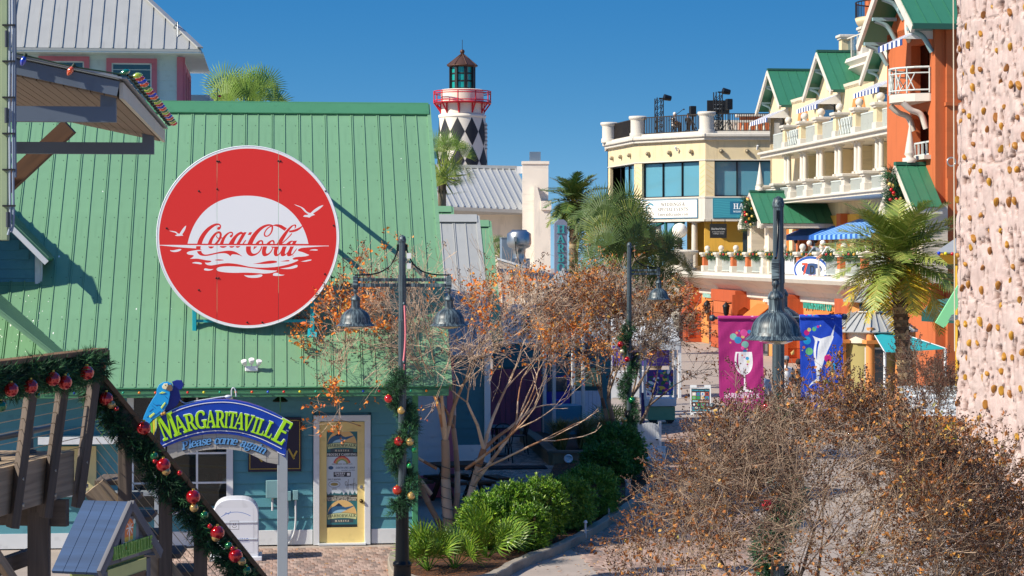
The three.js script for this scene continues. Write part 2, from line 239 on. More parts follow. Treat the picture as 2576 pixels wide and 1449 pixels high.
// a ribbed metal panel, origin at the eave end, y up the slope, z out of the roof
function upright(g) {   // extruded profile (x, y) along z -> profile height along z, length along y
  const p = g.attributes.position; for (let i = 0; i < p.count; i += 3) { const q = [0, 2, 1].map((k) => [p.getX(i + k), p.getZ(i + k), p.getY(i + k)]); q.forEach((v, k) => p.setXYZ(i + k, ...v)); }
  g.computeVertexNormals(); boxUV(g); return g;
}
function seamGeo(w, L, dbl, th = 0.012) {
  const rib = (x) => [[x - 0.012, th], [x - 0.008, th + 0.014], [x + 0.008, th + 0.014], [x + 0.012, th]], top = dbl ? [...rib(0.014), ...rib(0.046)] : rib(0.014);
  return upright(ext([[0, 0], [0, th], ...top, [w - 0.002, th], [w - 0.002, 0]].reverse(), L));
}
function roofFace(parent, name, mat, W, L, pos, slope, step, dblEvery = 2, yaw = 0, capMat = null) {   // pos: left end of the eave; the panels run up the slope
  const r = mesh(name, bx(W, L, 0.05, W / 2, L / 2, -0.03), capMat || mat, parent); r.position.set(...pos); r.rotation.set(slope - PI / 2, yaw, 0, 'YXZ');
  const tints = [1, 0.965, 1.03, 0.985].map((k) => { const c = mat.clone(); c.color.multiplyScalar(k); return c; });
  const n = Math.round(W / step), w = W / n, A = seamGeo(w, L, false), B = seamGeo(w, L, true);
  for (let i = 0; i < n; i++) { const m = mesh(i ? 'roof_panel_' + String(i).padStart(3, '0') : 'roof_panel', i % dblEvery ? A : B, tints[(i * 7 + ((i * i) % 5)) % 4], r); m.position.set(i * w, 0, 0); }
  return r;
}
{
  const L0 = -7.7, R0 = 1.78, W = R0 - L0;
  // the deck faces the eave at y = EV; slope 45 degrees: rotation.x = -45 degrees turns local y up the slope
  const roof = roofFace(shop, 'roof', MAT.greenRoof, W, RL, [L0, EV, EZ], PI / 4, 0.25);
  const screw = new THREE.InstancedMesh(fin(new THREE.SphereGeometry(0.008, 5, 3)), MAT.iron, 38 * 15 + 40), o = new THREE.Object3D(); let k = 0;
  for (let i = 0; i < 38; i++) for (let j = 0; j < 15; j++) { o.position.set((i + 0.86) * W / 38, 0.06 + j * 0.5, 0.014); o.updateMatrix(); screw.setMatrixAt(k++, o.matrix); }
  for (let i = 0; i < 38; i++) { o.position.set((i + 0.28) * W / 38, 0.06, 0.014); o.updateMatrix(); screw.setMatrixAt(k++, o.matrix); }
  screw.count = k; screw.name = 'screws'; screw.userData.kind = 'stuff'; roof.add(screw);
  { const R = rng(77), gs = []; for (let i = 0; i < 80; i++) { const c = R() < 0.9; gs.push(fin(new THREE.CircleGeometry(0.004 + 0.012 * R() * R(), 6)).scale(1, 1 + R() * 1.5, 1).translate(c ? 2.2 + 1.1 * (R() + R() - 1) : R() * W, c ? 1.4 + 1.1 * (R() + R() - 1) : R() * RL, 0.0135)); } part(roof, 'bird_lime', M('#e8ebe6', { r: 0.8 }), ...gs).userData.kind = 'stuff'; }
  part(roof, 'ridge_cap', MAT.greenTrim.clone(), bx(W + 0.04, 0.30, 0.012, W / 2, RL - 0.14, 0.052), bx(W + 0.04, 0.03, 0.05, W / 2, RL - 0.285, 0.03), bx(W + 0.04, 0.03, 0.16, W / 2, RL + 0.01, -0.02));
  part(roof, 'rake_trim', MAT.greenRoof, bx(0.07, RL, 0.06, W + 0.02, RL / 2, 0.012), bx(0.02, RL, 0.16, W + 0.045, RL / 2, -0.05));
  part(roof, 'drip_edge', MAT.greenTrim, bx(W, 0.02, 0.09, W / 2, -0.012, -0.03));
  const rz = EZ - RL * Math.SQRT1_2, ry = EV + RL * Math.SQRT1_2;
  part(shop, 'rear_roof', MAT.greenRoof, poly([[L0, ry, rz], [R0, ry, rz], [R0, EV, rz - 5.08], [L0, EV, rz - 5.08]], 0.05));
  part(shop, 'gutter', MAT.greenTrim, bx(W, 0.13, 0.1, L0 + W / 2, EV - 0.10, EZ - 0.04, 0, 0, 0, 0.012), bx(W, 0.03, 0.56, L0 + W / 2, EV - 0.15, EZ - 0.34));
  part(shop, 'side_wall', MAT.whiteSiding, ext([[0, 0], [-8.9, 0], [-8.9, 2.5], [-4.48, 7.1], [0, 2.7]], 0.12).applyMatrix4(new THREE.Matrix4().makeRotationY(-PI / 2)).translate(1.17, 0, -0.1).rotateY(0));
  // siding courses round the openings
  const wall = mesh('wall', [bx(0.78, 2.95, 0.1, 0.83, 1.48, -0.12), bx(1.42, 2.95, 0.1, -0.7 - 0.46, 1.48, -0.12), bx(4.0, 2.95, 0.1, -5.62, 1.48, -0.12), bx(1.9, 0.62, 0.1, -2.75, 0.31, -0.12), bx(1.9, 0.35, 0.1, -2.75, 2.8, -0.12), bx(1.0, 0.8, 0.1, 0, 2.55, -0.12)], MAT.blueSiding, shop);
  const gaps = (y) => { const o = []; if (y < 2.2) o.push([-0.5, 0.5]); if (y > 0.56 && y < 2.62) o.push([-3.62, -1.84]); return o.sort((a, b) => a[0] - b[0]); };
  let n = 0; const P = 0.2;
  for (let y = 0.27; y < 2.75; y += P) { let x0 = -1.84 < 0 ? -7.4 : 0; const segs = []; let c = -7.4; for (const [a, b] of gaps(y + 0.05)) { if (a > c) segs.push([c, a]); c = Math.max(c, b); } if (c < 1.2) segs.push([c, 1.2]);
    for (const [a, b] of segs) { if (b - a < 0.02) continue; const m = mesh(n ? 'siding_board_' + String(n).padStart(3, '0') : 'siding_board', bx(b - a, P + 0.03, 0.022, (a + b) / 2, y + P / 2, -0.036, -0.125), MAT.blueSiding, wall); n++; } }
  part(shop, 'skirt_board', MAT.whitePaint, bx(0.72, 0.25, 0.05, 0.5 + 0.36, 0.135, -0.02, 0, 0, 0, 0.006)); part(shop, 'skirt_board', MAT.whitePaint, bx(1.62, 0.25, 0.05, -0.5 - 0.81, 0.135, -0.02, 0, 0, 0, 0.006)); part(shop, 'skirt_board', MAT.whitePaint, bx(5, 0.25, 0.05, -4.7, 0.135, -0.02));
  part(shop, 'corner_board', M('#4f9a6c', { r: 0.5, map: P1 }), bx(0.1, 2.75, 0.1, 1.25, 1.375, -0.02, 0, 0, 0, 0.008));
  // door with its surround
  part(shop, 'door_frame', MAT.whitePaint, bx(0.1, 2.2, 0.07, -0.435, 1.1, 0.012, 0, 0, 0, 0.006), bx(0.1, 2.2, 0.07, 0.435, 1.1, 0.012, 0, 0, 0, 0.006), bx(0.97, 0.1, 0.08, 0, 2.16, 0.014, 0, 0, 0, 0.006), bx(0.8, 0.03, 0.16, 0, 0.015, 0.02));
  const door = mesh('door', [bx(0.77, 0.24, 0.045, 0, 0.15, -0.02, 0, 0, 0, 0.004), bx(0.77, 0.14, 0.045, 0, 2.02, -0.02, 0, 0, 0, 0.004), bx(0.105, 1.68, 0.045, -0.3325, 1.11, -0.02, 0, 0, 0, 0.004), bx(0.105, 1.68, 0.045, 0.3325, 1.11, -0.02, 0, 0, 0, 0.004)], MAT.yellowDoor, shop);
  part(door, 'glazing_bead', MAT.yellowDoor, bx(0.565, 0.02, 0.02, 0, 0.28, -0.008), bx(0.565, 0.02, 0.02, 0, 1.94, -0.008), bx(0.02, 1.64, 0.02, -0.272, 1.11, -0.008), bx(0.02, 1.64, 0.02, 0.272, 1.11, -0.008));
  part(door, 'lock', MAT.steel, cyl(0.03, 0.03, 0.03, 0.33, 0.98, 0.012, 14, PI / 2), cyl(0.012, 0.012, 0.04, 0.33, 0.98, 0.02, 8, PI / 2));
  part(door, 'door_knob', M('#5b4a2c', { r: 0.35, m: 0.8 }), sph(0.034, 0.33, 0.74, 0.05), cyl(0.034, 0.034, 0.012, 0.33, 0.74, 0.006, 14, PI / 2), cyl(0.012, 0.012, 0.05, 0.33, 0.74, 0.02, 8, PI / 2));
  part(door, 'poster', M('#ffffff', { r: 0.35, map: canvasTex(500, 1480, doorPoster) }), printed(0.54, 1.63, 0, 0, 1.11, -0.022));
  // shop window left of the door
  const win = mesh('window', [bx(0.11, 2.1, 0.1, -1.9, 1.6, -0.0), bx(0.11, 2.1, 0.1, -3.56, 1.6, 0), bx(1.77, 0.09, 0.1, -2.73, 2.6, 0.002), bx(1.77, 0.09, 0.14, -2.73, 0.6, 0.012)], MAT.whitePaint, shop);
  part(win, 'muntin', MAT.whitePaint, bx(0.035, 1.95, 0.03, -2.45, 1.6, -0.03), bx(0.035, 1.95, 0.03, -3.0, 1.6, -0.03), ...[1.08, 1.58, 2.1].map((y) => bx(1.6, 0.032, 0.026, -2.73, y, -0.03)));
  for (let i = 0; i < 3; i++) for (let j = 0; j < 4; j++) part(win, 'pane', M('#aebfc4', { r: 0.03, phys: { transmission: 1, thickness: 0, ior: 1.5 } }), bx([0.5, 0.53, 0.47][i], 0.48, 0.006, [-3.25, -2.73, -2.2][i], 0.83 + j * 0.505, -0.04));
  const inner = M('#b3ada0', { r: 0.9 });
  part(shop, 'display_room', inner, bx(3.2, 0.05, 2.2, -2.73, 0.45, -1.3), bx(3.2, 0.05, 2.2, -2.73, 2.75, -1.3), bx(3.2, 2.4, 0.05, -2.73, 1.6, -2.4), bx(0.05, 2.4, 2.2, -4.33, 1.6, -1.3), bx(0.05, 2.4, 2.2, -1.13, 1.6, -1.3));
  const shelf = part(shop, 'display_shelf', M('#8d8f8e', { r: 0.6 }), bx(1.6, 0.03, 0.4, -2.73, 0.98, -0.4), bx(1.6, 0.03, 0.4, -2.73, 1.52, -0.4), bx(1.6, 0.03, 0.4, -2.73, 2.02, -0.4));
  const R = rng(31); for (const y of [1.0, 1.54, 2.04]) for (let i = 0; i < 7; i++) { const h = 0.07 + 0.12 * R(); part(shelf, 'goods', M(['#2f6fae', '#c9b98a', '#d6dbe0', '#8a2f2a', '#385a3f', '#1f2a36'][(R() * 6) | 0], { r: 0.5 }), cyl(0.05, 0.02 + 0.04 * R(), h, -3.4 + i * 0.22, y + h / 2 + 0.01, -0.35 - 0.1 * R(), 9)); }
  part(shop, 'reflected_stripe', M('#d2a416', { r: 0.5 }), bx(1.3, 0.04, 0.03, -2.6, 1.3, -0.7, 0, 0, -0.05), bx(1.3, 0.04, 0.03, -2.6, 0.86, -0.7, 0, 0, -0.05));  // window reflection of yellow stripes, modelled as coloured bars behind the glass
  part(shop, 'transom_fascia', M('#c3b29a', { r: 0.7, map: P1 }), bx(2.4, 0.1, 0.12, -3.3, 2.66, 0.06));
  // dormer on the roof
  const du = -5.2, dz = -1.06, dy = 4.39;
  const dorm = mesh('dormer', [ext([[0, 0], [-2.4, 0], [-2.4, 0.5], [-1.2, 1.7], [0, 0.5]], 1.3).translate(du, dy, dz - 1.4)], MAT.blueSiding, shop);
  let q = 0; for (let y = 0; y < 1.5; y += 0.16) { const cut = Math.max(0, y - 0.36); mesh(q ? 'siding_board_' + String(q).padStart(3, '0') : 'siding_board', bx(2.3 - 2 * cut, 0.18, 0.014, du - 1.2, dy + y + 0.08, dz - 0.075, -0.10), MAT.blueSiding, dorm); q++; }
  part(dorm, 'corner_board', MAT.whitePaint, bx(0.085, 0.66, 0.05, du - 0.02, dy + 0.33, dz - 0.06), bx(0.03, 0.62, 0.12, du + 0.04, dy + 0.33, dz - 0.12));
  part(dorm, 'flashing', MAT.greenTrim, bx(2.6, 0.10, 0.03, du - 1.1, dy - 0.02, dz - 0.02));
  const ex = -4.98, ey = 4.875, rx = -6.4, ryy = ey + (ex - rx), bk = (h) => EZ - (h - EV);
  for (const s of [1, -1]) { const X = (x) => s > 0 ? x : 2 * rx - x; const f = [[X(ex), ey, -0.5], [X(ex), ey, bk(ey) - 0.1], [X(rx), ryy, bk(ryy) - 0.1], [X(rx), ryy, -0.5]]; part(dorm, 'dormer_roof', MAT.greenTrim, poly(s > 0 ? f : f.reverse(), 0.05));
    for (let i = 0; i < 9; i++) { const z0 = -0.55 - i * 0.26, a = [], zz = (h) => bk(h); const hi = ryy, lo = Math.max(ey, EV + EZ - z0); if (lo >= hi) continue; part(dorm, 'roof_rib', MAT.greenRoof, bar([X(ex + (ey - lo)), lo + 0.015, z0], [X(rx), hi + 0.015, z0], 0.03, 0.03)); } }
  part(dorm, 'fascia', MAT.whitePaint, bar([ex - 0.02, ey - 0.07, -0.49], [rx, ryy - 0.07, -0.49], 0.03, 0.09), bar([2 * rx - ex, ey - 0.07, -0.49], [rx, ryy - 0.07, -0.49], 0.03, 0.09));
  // lower cross gable: ribbed roof that falls towards the right
  const g2 = mesh('cross_gable', [poly([[-4.3, 2.99, 1.2], [-4.3, 2.99, -0.4], [-7.2, 5.355, -2.6], [-7.2, 5.355, 1.2]], 0.05)], MAT.greenRoof, shop);
  for (let i = 0; i < 16; i++) { const z = 1.15 - i * 0.16, lo = Math.max(2.99, EV + EZ - z - 0.02), x = (h) => -4.3 - (h - 2.99) / 0.8155; if (lo < 5.3) part(g2, 'roof_rib', MAT.greenRoof, bar([x(lo), lo + 0.018, z], [-7.2, 5.373, z], 0.05, 0.035)); }
  // meter boxes and conduit by the door
  const eb = thing('meter_box', 'pale blue electrical meter box with conduit on the blue siding', 'utility box', D0, TH);
  part(eb, 'cabinet', M('#7fa9ae', { r: 0.5, map: P1 }), bx(0.22, 0.3, 0.12, -1.18, 0.97, 0.06, 0, 0, 0, 0.01)); part(eb, 'small_box', M('#7fa9ae', { r: 0.5, map: P1 }), bx(0.13, 0.16, 0.1, -0.93, 0.85, 0.05, 0, 0, 0, 0.008), bx(0.09, 0.16, 0.09, -0.79, 0.86, 0.045, 0, 0, 0, 0.008));
  for (const g of [tube([[-0.93, 0.78, 0.05], [-0.93, 0.4, 0.05], [-0.98, 0.2, 0.05], [-1.05, 0.05, 0.05]], 0.018, 16), tube([[-0.79, 0.78, 0.05], [-0.79, 0.4, 0.05], [-0.82, 0.2, 0.05], [-0.9, 0.04, 0.05]], 0.018, 16), rod([-1.18, 0.82, 0.04], [-1.18, 0.6, 0.04], 0.02)]) part(eb, 'conduit', M('#c9cdd0', { r: 0.5 }), g);
  solo('outlet_box', 'brown outlet box low on the blue siding beside the white pump unit', 'outlet', M('#8b7a5a', { r: 0.6 }), bx(0.14, 0.11, 0.08, -1.62, 0.5, 0.03, 0, 0, 0, 0.012), D0, TH);
}
function doorPoster(g, w, h) {
  const fish = (y) => { g.save(); g.beginPath(); g.arc(w / 2, y + 190, 230, PI, 0); g.closePath(); g.fillStyle = '#e0b978'; g.fill(); g.strokeStyle = '#c39554'; g.lineWidth = 3; for (let i = 0; i < 24; i++) { g.beginPath(); g.moveTo(w * 0.62, y + 150); g.lineTo(w * 0.62 + Math.cos(i / 24 * 2 * PI) * 260, y + 150 + Math.sin(i / 24 * 2 * PI) * 260); g.save(); g.clip(); g.stroke(); g.restore(); }
    g.fillStyle = '#2f5f86'; g.beginPath(); g.moveTo(20, y + 200); g.bezierCurveTo(40, y + 40, 180, y + 20, 300, y + 75); g.lineTo(470, y + 45); g.lineTo(330, y + 110); g.bezierCurveTo(260, y + 150, 160, y + 150, 120, y + 230); g.closePath(); g.fill();
    g.fillStyle = '#9cc6dd'; g.beginPath(); g.moveTo(90, y + 180); g.bezierCurveTo(120, y + 110, 220, y + 100, 320, y + 112); g.bezierCurveTo(240, y + 160, 170, y + 170, 130, y + 220); g.closePath(); g.fill();
    g.fillStyle = '#1d3550'; g.beginPath(); g.moveTo(130, y + 60); g.lineTo(200, y + 5); g.lineTo(260, y + 55); g.closePath(); g.fill();
    g.fillStyle = '#c8cf9a'; g.strokeStyle = '#2d4a3c'; g.lineWidth = 6; g.beginPath(); g.moveTo(15, y + 185); g.quadraticCurveTo(w / 2, y + 130, w - 15, y + 185); g.lineTo(w - 25, y + 265); g.quadraticCurveTo(w / 2, y + 215, 25, y + 265); g.closePath(); g.fill(); g.stroke();
    g.fillStyle = '#27352d'; g.font = 'bold 62px serif'; g.textAlign = 'center'; g.fillText('HARBORWALK', w / 2, y + 226, 440); g.fillStyle = '#3a4a55'; g.fillRect(70, y + 258, w - 140, 52); g.fillStyle = '#e9dfc0'; g.font = 'bold 40px serif'; g.fillText('M A R I N A', w / 2, y + 298); g.restore(); };
  g.fillStyle = '#2f7078'; g.fillRect(0, 0, w, h); fish(10);
  g.fillStyle = '#20262b'; g.fillRect(0, 320, w, 66); g.fillStyle = '#f3f3ee'; g.textAlign = 'center'; g.font = 'bold 50px serif'; g.fillText('PROUDLY CARRYING:', w / 2, 372, 480);
  g.fillStyle = '#c9d4da'; g.fillRect(0, 386, w, 600);
  ['#c8443d', '#dd8a3d', '#8fa453'].forEach((c, i) => { g.strokeStyle = c; g.lineWidth = 20; g.beginPath(); g.arc(250, 520, 130 - i * 22, PI * 1.08, PI * 1.92); g.stroke(); });
  g.fillStyle = '#2a2a2a'; g.font = 'bold 27px sans-serif'; g.fillText('R A I N B O W   S A N D A L S', 250, 512, 320);
  g.fillStyle = '#2c567c'; g.beginPath(); g.ellipse(75, 560, 40, 28, 0, 0, 7); g.fill(); g.fillStyle = '#1f3f63'; g.font = 'italic bold 40px sans-serif'; g.fillText('COSTA DEL MAR', 300, 574, 320); g.font = 'bold 22px sans-serif'; g.fillText("see what's out there", 350, 606);
  g.fillStyle = '#33343c'; g.fillRect(118, 625, 270, 76); g.fillStyle = '#e8e8e8'; g.font = 'bold 48px sans-serif'; g.fillText('SPERRY', 218, 668); g.font = 'bold 26px sans-serif'; g.fillText('TOP-SIDER', 218, 694); g.fillRect(330, 640, 44, 44);
  g.strokeStyle = '#333'; g.lineWidth = 5; g.beginPath(); g.ellipse(130, 815, 90, 50, 0, 0, 7); g.stroke(); g.fillStyle = '#9c8a4e'; g.beginPath(); g.ellipse(130, 815, 60, 24, 0, 0, 7); g.fill(); g.fillStyle = '#2a2a2a'; g.font = 'bold 34px sans-serif'; g.fillText('SALT WATER', 130, 752, 200); g.fillText('SOUL', 130, 900, 140);
  g.lineWidth = 6; g.beginPath(); g.moveTo(300, 820); g.bezierCurveTo(290, 760, 340, 760, 330, 820); g.lineTo(325, 880); g.moveTo(350, 740); g.lineTo(345, 900); g.moveTo(440, 720); g.lineTo(430, 920); g.moveTo(345, 830); g.lineTo(470, 800); g.stroke(); g.font = 'italic bold 38px serif'; g.fillText('Guy Harvey', 390, 840, 190);
  g.fillStyle = '#31666d'; g.beginPath(); g.moveTo(0, 990); g.lineTo(0, 960); for (let i = 0; i <= 20; i++) g.lineTo(i * 25, 905 + 55 * Math.abs(Math.sin(i * 1.9)) + (i % 3) * 14); g.lineTo(500, 990); g.closePath(); g.fill();
  g.fillStyle = '#3b3a36'; g.fillRect(0, 985, w, 92); g.fillStyle = '#eee8d5'; g.font = 'italic 24px serif'; g.fillText('Plus a wide selection of', 250, 1010); g.font = 'bold 31px serif'; g.fillText('NAUTICAL GIFTWARE • T-SHIRTS', 250, 1040, 480); g.fillText('WATERTOYS • BEACH APPAREL', 250, 1070, 460);
  g.fillStyle = '#2f7078'; g.fillRect(0, 1077, w, h - 1077); fish(1100); g.fillStyle = '#1f2d33'; g.fillRect(0, h - 40, w, 40);
}
// ---------------------------------------------------------------- round soft drink sign on the roof
{
  const R = 1.545, c = at(624, 596, 36.42), sign = thing('round_sign', 'large round red soft drink sign standing on the green roof', 'sign', V3(c.x, c.y, c.z), 0.03);
  const map = canvasTex(1600, 1600, cokeArt), X = [-R, (546 - 624) / 229 * R, (701 - 624) / 229 * R, R];
  const pm = M('#ffffff', { map, r: 0.42 });
  for (let k = 0; k < 3; k++) {
    const a = X[k] + (k ? 0.003 : 0), b = X[k + 1] - (k < 2 ? 0.003 : 0), pts = [], yOf = (x) => Math.sqrt(Math.max(0, R * R - x * x));
    for (let i = 0; i <= 40; i++) { const x = a + (b - a) * (1 - Math.cos(i / 40 * PI)) / 2; pts.push([x, yOf(x)]); } for (let i = 40; i >= 0; i--) { const x = a + (b - a) * (1 - Math.cos(i / 40 * PI)) / 2; if (yOf(x) > 1e-4) pts.push([x, -yOf(x)]); }
    const g = ext(pts, 0.02), p = g.attributes.position, uv = g.attributes.uv; for (let i = 0; i < p.count; i++) uv.setXY(i, 0.5 + p.getX(i) / (2 * R), 0.5 + p.getY(i) / (2 * R));
    mesh(k ? 'sign_panel_00' + k : 'sign_panel', g, pm, sign);
  }
  part(sign, 'rim', M('#dfe4ea', { r: 0.45 }), fin(new THREE.TorusGeometry(R + 0.004, 0.012, 6, 96)).translate(0, 0, 0.012));
  const B = (x, y) => [(x - 624) / 229 * R, (596 - y) / 229 * R];
  for (const px of [488, 786]) { const [x] = B(px, 0), y0 = B(0, 835)[1], y1 = B(0, 440)[1]; part(sign, 'post', MAT.cyan, bx(0.07, y1 - y0, 0.07, x, (y0 + y1) / 2, -0.06, 0, 0, 0, 0.006), bx(0.16, 0.015, 0.2, x, y0 - 0.03, -0.02, PI / 4), bar([x, y1 - 0.05, -0.09], [x, y1 - 0.25, -2.95], 0.06, 0.06), bar([x, 0.15, -0.09], [x, 0.05, -1.98], 0.06, 0.06)); }
  for (const y of [B(0, 809)[1], 0.2]) part(sign, 'cross_bar', MAT.cyan, bx(B(786, 0)[0] - B(488, 0)[0], 0.05, 0.05, (B(786, 0)[0] + B(488, 0)[0]) / 2, y, -0.10));
  const bolts = [[546, 405], [551, 405], [700, 404], [706, 404], [546, 475], [704, 476], [544, 700], [550, 700], [419, 574], [840, 567], [500, 480], [820, 480], [500, 730], [818, 690], [622, 812], [660, 812]];
  for (const [px, py] of bolts) { const [x, y] = B(px, py); part(sign, 'bolt', MAT.iron, sph(0.016, x, y, 0.022, 6)); }
}
function cokeArt(g, w, h) {
  const S = w / 2 / 229;                                          // picture pixels to canvas
  g.fillStyle = '#e6e9ee'; g.fillRect(0, 0, w, h);
  g.fillStyle = '#d92d27'; g.beginPath(); g.arc(w / 2, h / 2, 223.5 * S, 0, 7); g.fill();
  // a frame whose units are those of a detail view 700..1140 x 820..1060 of the 3840 pixel picture, 5.855 times enlarged
  const k = S / (5.855 * 1.4907); g.save(); g.translate(w / 2, h / 2); g.scale(k, k); g.translate(-(624 * 1.4907 - 700) * 5.855, -(596 * 1.4907 - 820) * 5.855);
  const W = '#e6e9ee', RD = '#d92d27', path = (s, f) => { g.fillStyle = f; g.fill(new Path2D(s)); };
  const stroke = (s, lw, c = RD, cap = 'round') => { g.strokeStyle = c; g.lineWidth = lw; g.lineCap = cap; g.lineJoin = 'round'; g.stroke(new Path2D(s)); };
  // rising sun
  path('M20 550 C150 -60 560 -510 1330 -510 C2080 -510 2560 -60 2680 556 Z', W);
  // water line and reflection
  path('M-690 578 L3130 598 L2560 640 C2440 660 2420 700 2560 740 L2700 800 C2620 850 2480 830 2400 850 C2310 870 2320 905 2380 905 C2440 895 2470 905 2450 925 C2330 985 2180 1040 1900 1070 C1660 1090 1480 1080 1330 1050 C1180 1010 1060 985 900 980 C760 985 650 1020 540 1030 C450 1030 405 1000 402 965 C450 975 520 970 545 940 C545 925 500 925 420 915 C340 900 280 880 200 880 L70 885 C110 860 150 840 158 815 C150 795 80 805 30 785 C-20 765 -5 730 100 710 L220 690 L215 655 C100 650 -200 630 -690 578 Z', W);
  path('M655 1110 C665 1060 800 1045 960 1048 C1150 1052 1350 1080 1600 1115 C1750 1135 1870 1142 1990 1142 C1960 1185 1800 1215 1650 1208 C1480 1195 1330 1185 1150 1192 C950 1200 760 1180 690 1155 C660 1140 652 1125 655 1110 Z', W);
  for (const s of ['M118 980 C150 945 250 950 300 965 C360 985 345 1010 290 1005 C230 995 170 985 118 980 Z', 'M382 1120 C385 1080 440 1095 480 1108 C520 1115 560 1112 592 1106 C560 1140 500 1150 440 1145 C395 1140 382 1135 382 1120 Z', 'M1260 1243 C1400 1260 1500 1245 1600 1230 C1670 1222 1690 1250 1640 1280 C1560 1310 1430 1310 1350 1295 C1310 1280 1280 1265 1260 1243 Z', 'M1898 1245 C1890 1200 1960 1180 2010 1200 C2040 1230 2090 1240 2158 1233 C2120 1265 2000 1265 1940 1260 C1910 1258 1900 1255 1898 1245 Z', 'M2048 1098 C2180 1090 2300 1060 2390 1020 C2450 1010 2460 1045 2420 1075 C2320 1120 2180 1120 2048 1098 Z', 'M-360 690 C-300 720 -200 660 -120 670 C-100 690 -180 740 -280 735 C-340 725 -365 715 -360 690 Z', 'M2700 700 C2760 660 2880 670 2890 690 C2860 720 2790 690 2700 700 Z', 'M2480 935 C2560 950 2640 895 2750 900 C2750 935 2680 930 2640 945 C2590 955 2540 945 2480 935 Z']) path(s, W);
  for (const s of ['M618 912 C680 890 760 895 822 915 C760 925 680 930 618 912 Z', 'M1455 992 C1600 985 1720 930 1860 925 C1960 920 2010 940 1980 965 C1860 1000 1620 1005 1455 992 Z', 'M2055 938 C2120 935 2180 915 2230 912 C2275 915 2270 940 2230 942 C2170 940 2110 945 2055 938 Z', 'M2450 690 C2460 650 2560 640 2640 640 L2640 740 C2540 735 2440 725 2450 690 Z']) path(s, RD);
  // lettering: first word
  path('M228 570 C260 380 440 160 620 110 C720 85 770 130 755 190 C745 240 700 260 678 235 C660 200 700 170 725 180 C745 150 700 125 650 150 C500 220 370 400 330 570 Z', RD);
  path('M212 605 L312 605 C305 650 305 660 308 678 L344 686 L212 690 C205 660 208 630 212 605 Z', RD);
  path('M228 718 L322 708 C330 770 380 800 460 788 C600 765 760 710 930 704 C1080 702 1170 790 1230 835 C1160 800 1080 780 1010 785 C985 795 970 810 962 832 C945 810 930 790 880 770 C780 740 640 780 520 808 C380 835 260 830 228 718 Z', RD);
  stroke('M500 565 C520 470 600 320 700 300 C770 295 765 400 690 500 L630 570', 46); path('M465 570 C490 460 570 330 660 300 L690 315 C610 380 560 470 550 570 Z', RD); stroke('M655 380 C660 430 720 450 780 420', 20);
  path('M725 570 C760 430 860 300 970 285 C1040 285 1030 360 1000 400 C980 420 945 415 950 385 C960 355 990 350 1000 345 C1000 310 960 310 930 330 C860 390 820 480 805 570 Z', RD);
  path('M915 570 C980 440 1090 310 1190 288 C1220 285 1235 300 1245 315 L1255 297 L1320 297 L1160 570 L1085 570 L1215 340 C1150 330 1070 440 1035 570 Z', RD); stroke('M1230 570 L1295 480', 24);
  path('M475 610 L605 612 C580 650 550 660 520 655 C495 645 480 630 475 610 Z M728 605 L885 603 C850 640 810 650 770 640 C745 630 732 620 728 605 Z M940 605 L1055 603 C1030 635 1000 645 970 640 C950 630 942 620 940 605 Z M1078 605 L1180 603 C1155 635 1130 645 1105 640 C1088 630 1080 620 1078 605 Z', RD);
  path('M1380 298 L1443 298 L1410 358 L1342 358 Z', RD);
  // second word
  path('M1335 570 C1400 370 1560 170 1760 125 C1830 110 1880 130 1900 145 C1960 110 2060 115 2130 165 L2205 210 L2155 268 C2090 220 1980 150 1900 158 C1920 260 1850 390 1760 400 C1690 405 1680 340 1720 270 C1750 215 1800 175 1850 155 C1700 150 1530 330 1440 570 Z', RD); path('M1725 340 C1730 270 1800 200 1865 175 C1880 250 1830 360 1765 375 C1735 375 1725 360 1725 340 Z', W);
  path('M1310 608 L1415 608 C1400 700 1420 770 1480 772 C1570 770 1620 690 1640 610 L1665 610 C1650 720 1540 830 1420 825 C1320 810 1290 720 1310 608 Z', RD);
  stroke('M1530 570 C1560 500 1640 470 1660 495 C1675 520 1670 550 1668 575', 34); path('M1505 570 C1540 500 1610 465 1650 470 L1640 500 C1600 510 1590 540 1580 570 Z', RD); path('M1482 610 L1555 613 C1520 640 1485 665 1465 688 Z', RD);
  path('M1745 570 C1790 500 1860 465 1905 470 C1950 490 1935 550 1932 570 L1905 570 C1910 530 1900 500 1880 500 C1850 510 1835 545 1828 570 Z', RD);
  path('M1680 608 L1775 608 C1740 690 1730 770 1770 770 C1820 765 1870 690 1885 640 L1845 615 L2030 612 C1990 700 1980 780 2005 785 C2050 770 2090 690 2110 612 L2205 612 C2160 700 2150 790 2175 780 C2220 750 2260 680 2275 612 L2365 612 C2310 700 2290 780 2310 782 C2340 770 2380 700 2420 650 L2425 665 C2380 750 2320 830 2240 828 C2200 820 2205 790 2210 770 C2180 810 2140 832 2100 828 C2060 815 2065 780 2075 755 C2040 800 2010 832 1960 828 C1900 810 1910 730 1930 640 L1905 640 C1880 740 1800 830 1710 828 C1640 815 1645 700 1680 608 Z', RD);
  path('M1975 570 C2040 440 2150 280 2280 170 C2350 115 2420 110 2412 160 C2408 180 2400 200 2385 215 L2372 215 C2390 170 2380 140 2350 155 C2240 250 2160 420 2075 570 Z', RD); stroke('M2075 560 C2150 500 2240 420 2310 330', 22);
  path('M2255 262 C2360 250 2470 210 2575 130 C2520 230 2420 310 2255 300 Z', RD);
  path('M2180 572 C2230 500 2310 465 2345 490 L2430 482 L2385 572 L2310 572 C2330 530 2345 505 2330 502 C2300 510 2280 540 2265 572 Z', RD);
  stroke('M20 566 L2700 572', 22); stroke('M-690 584 L3130 600', 14, W, 'butt');
  g.strokeStyle = RD; g.lineWidth = 4; g.beginPath(); g.arc(2338, 815, 16, 0, 7); g.stroke();
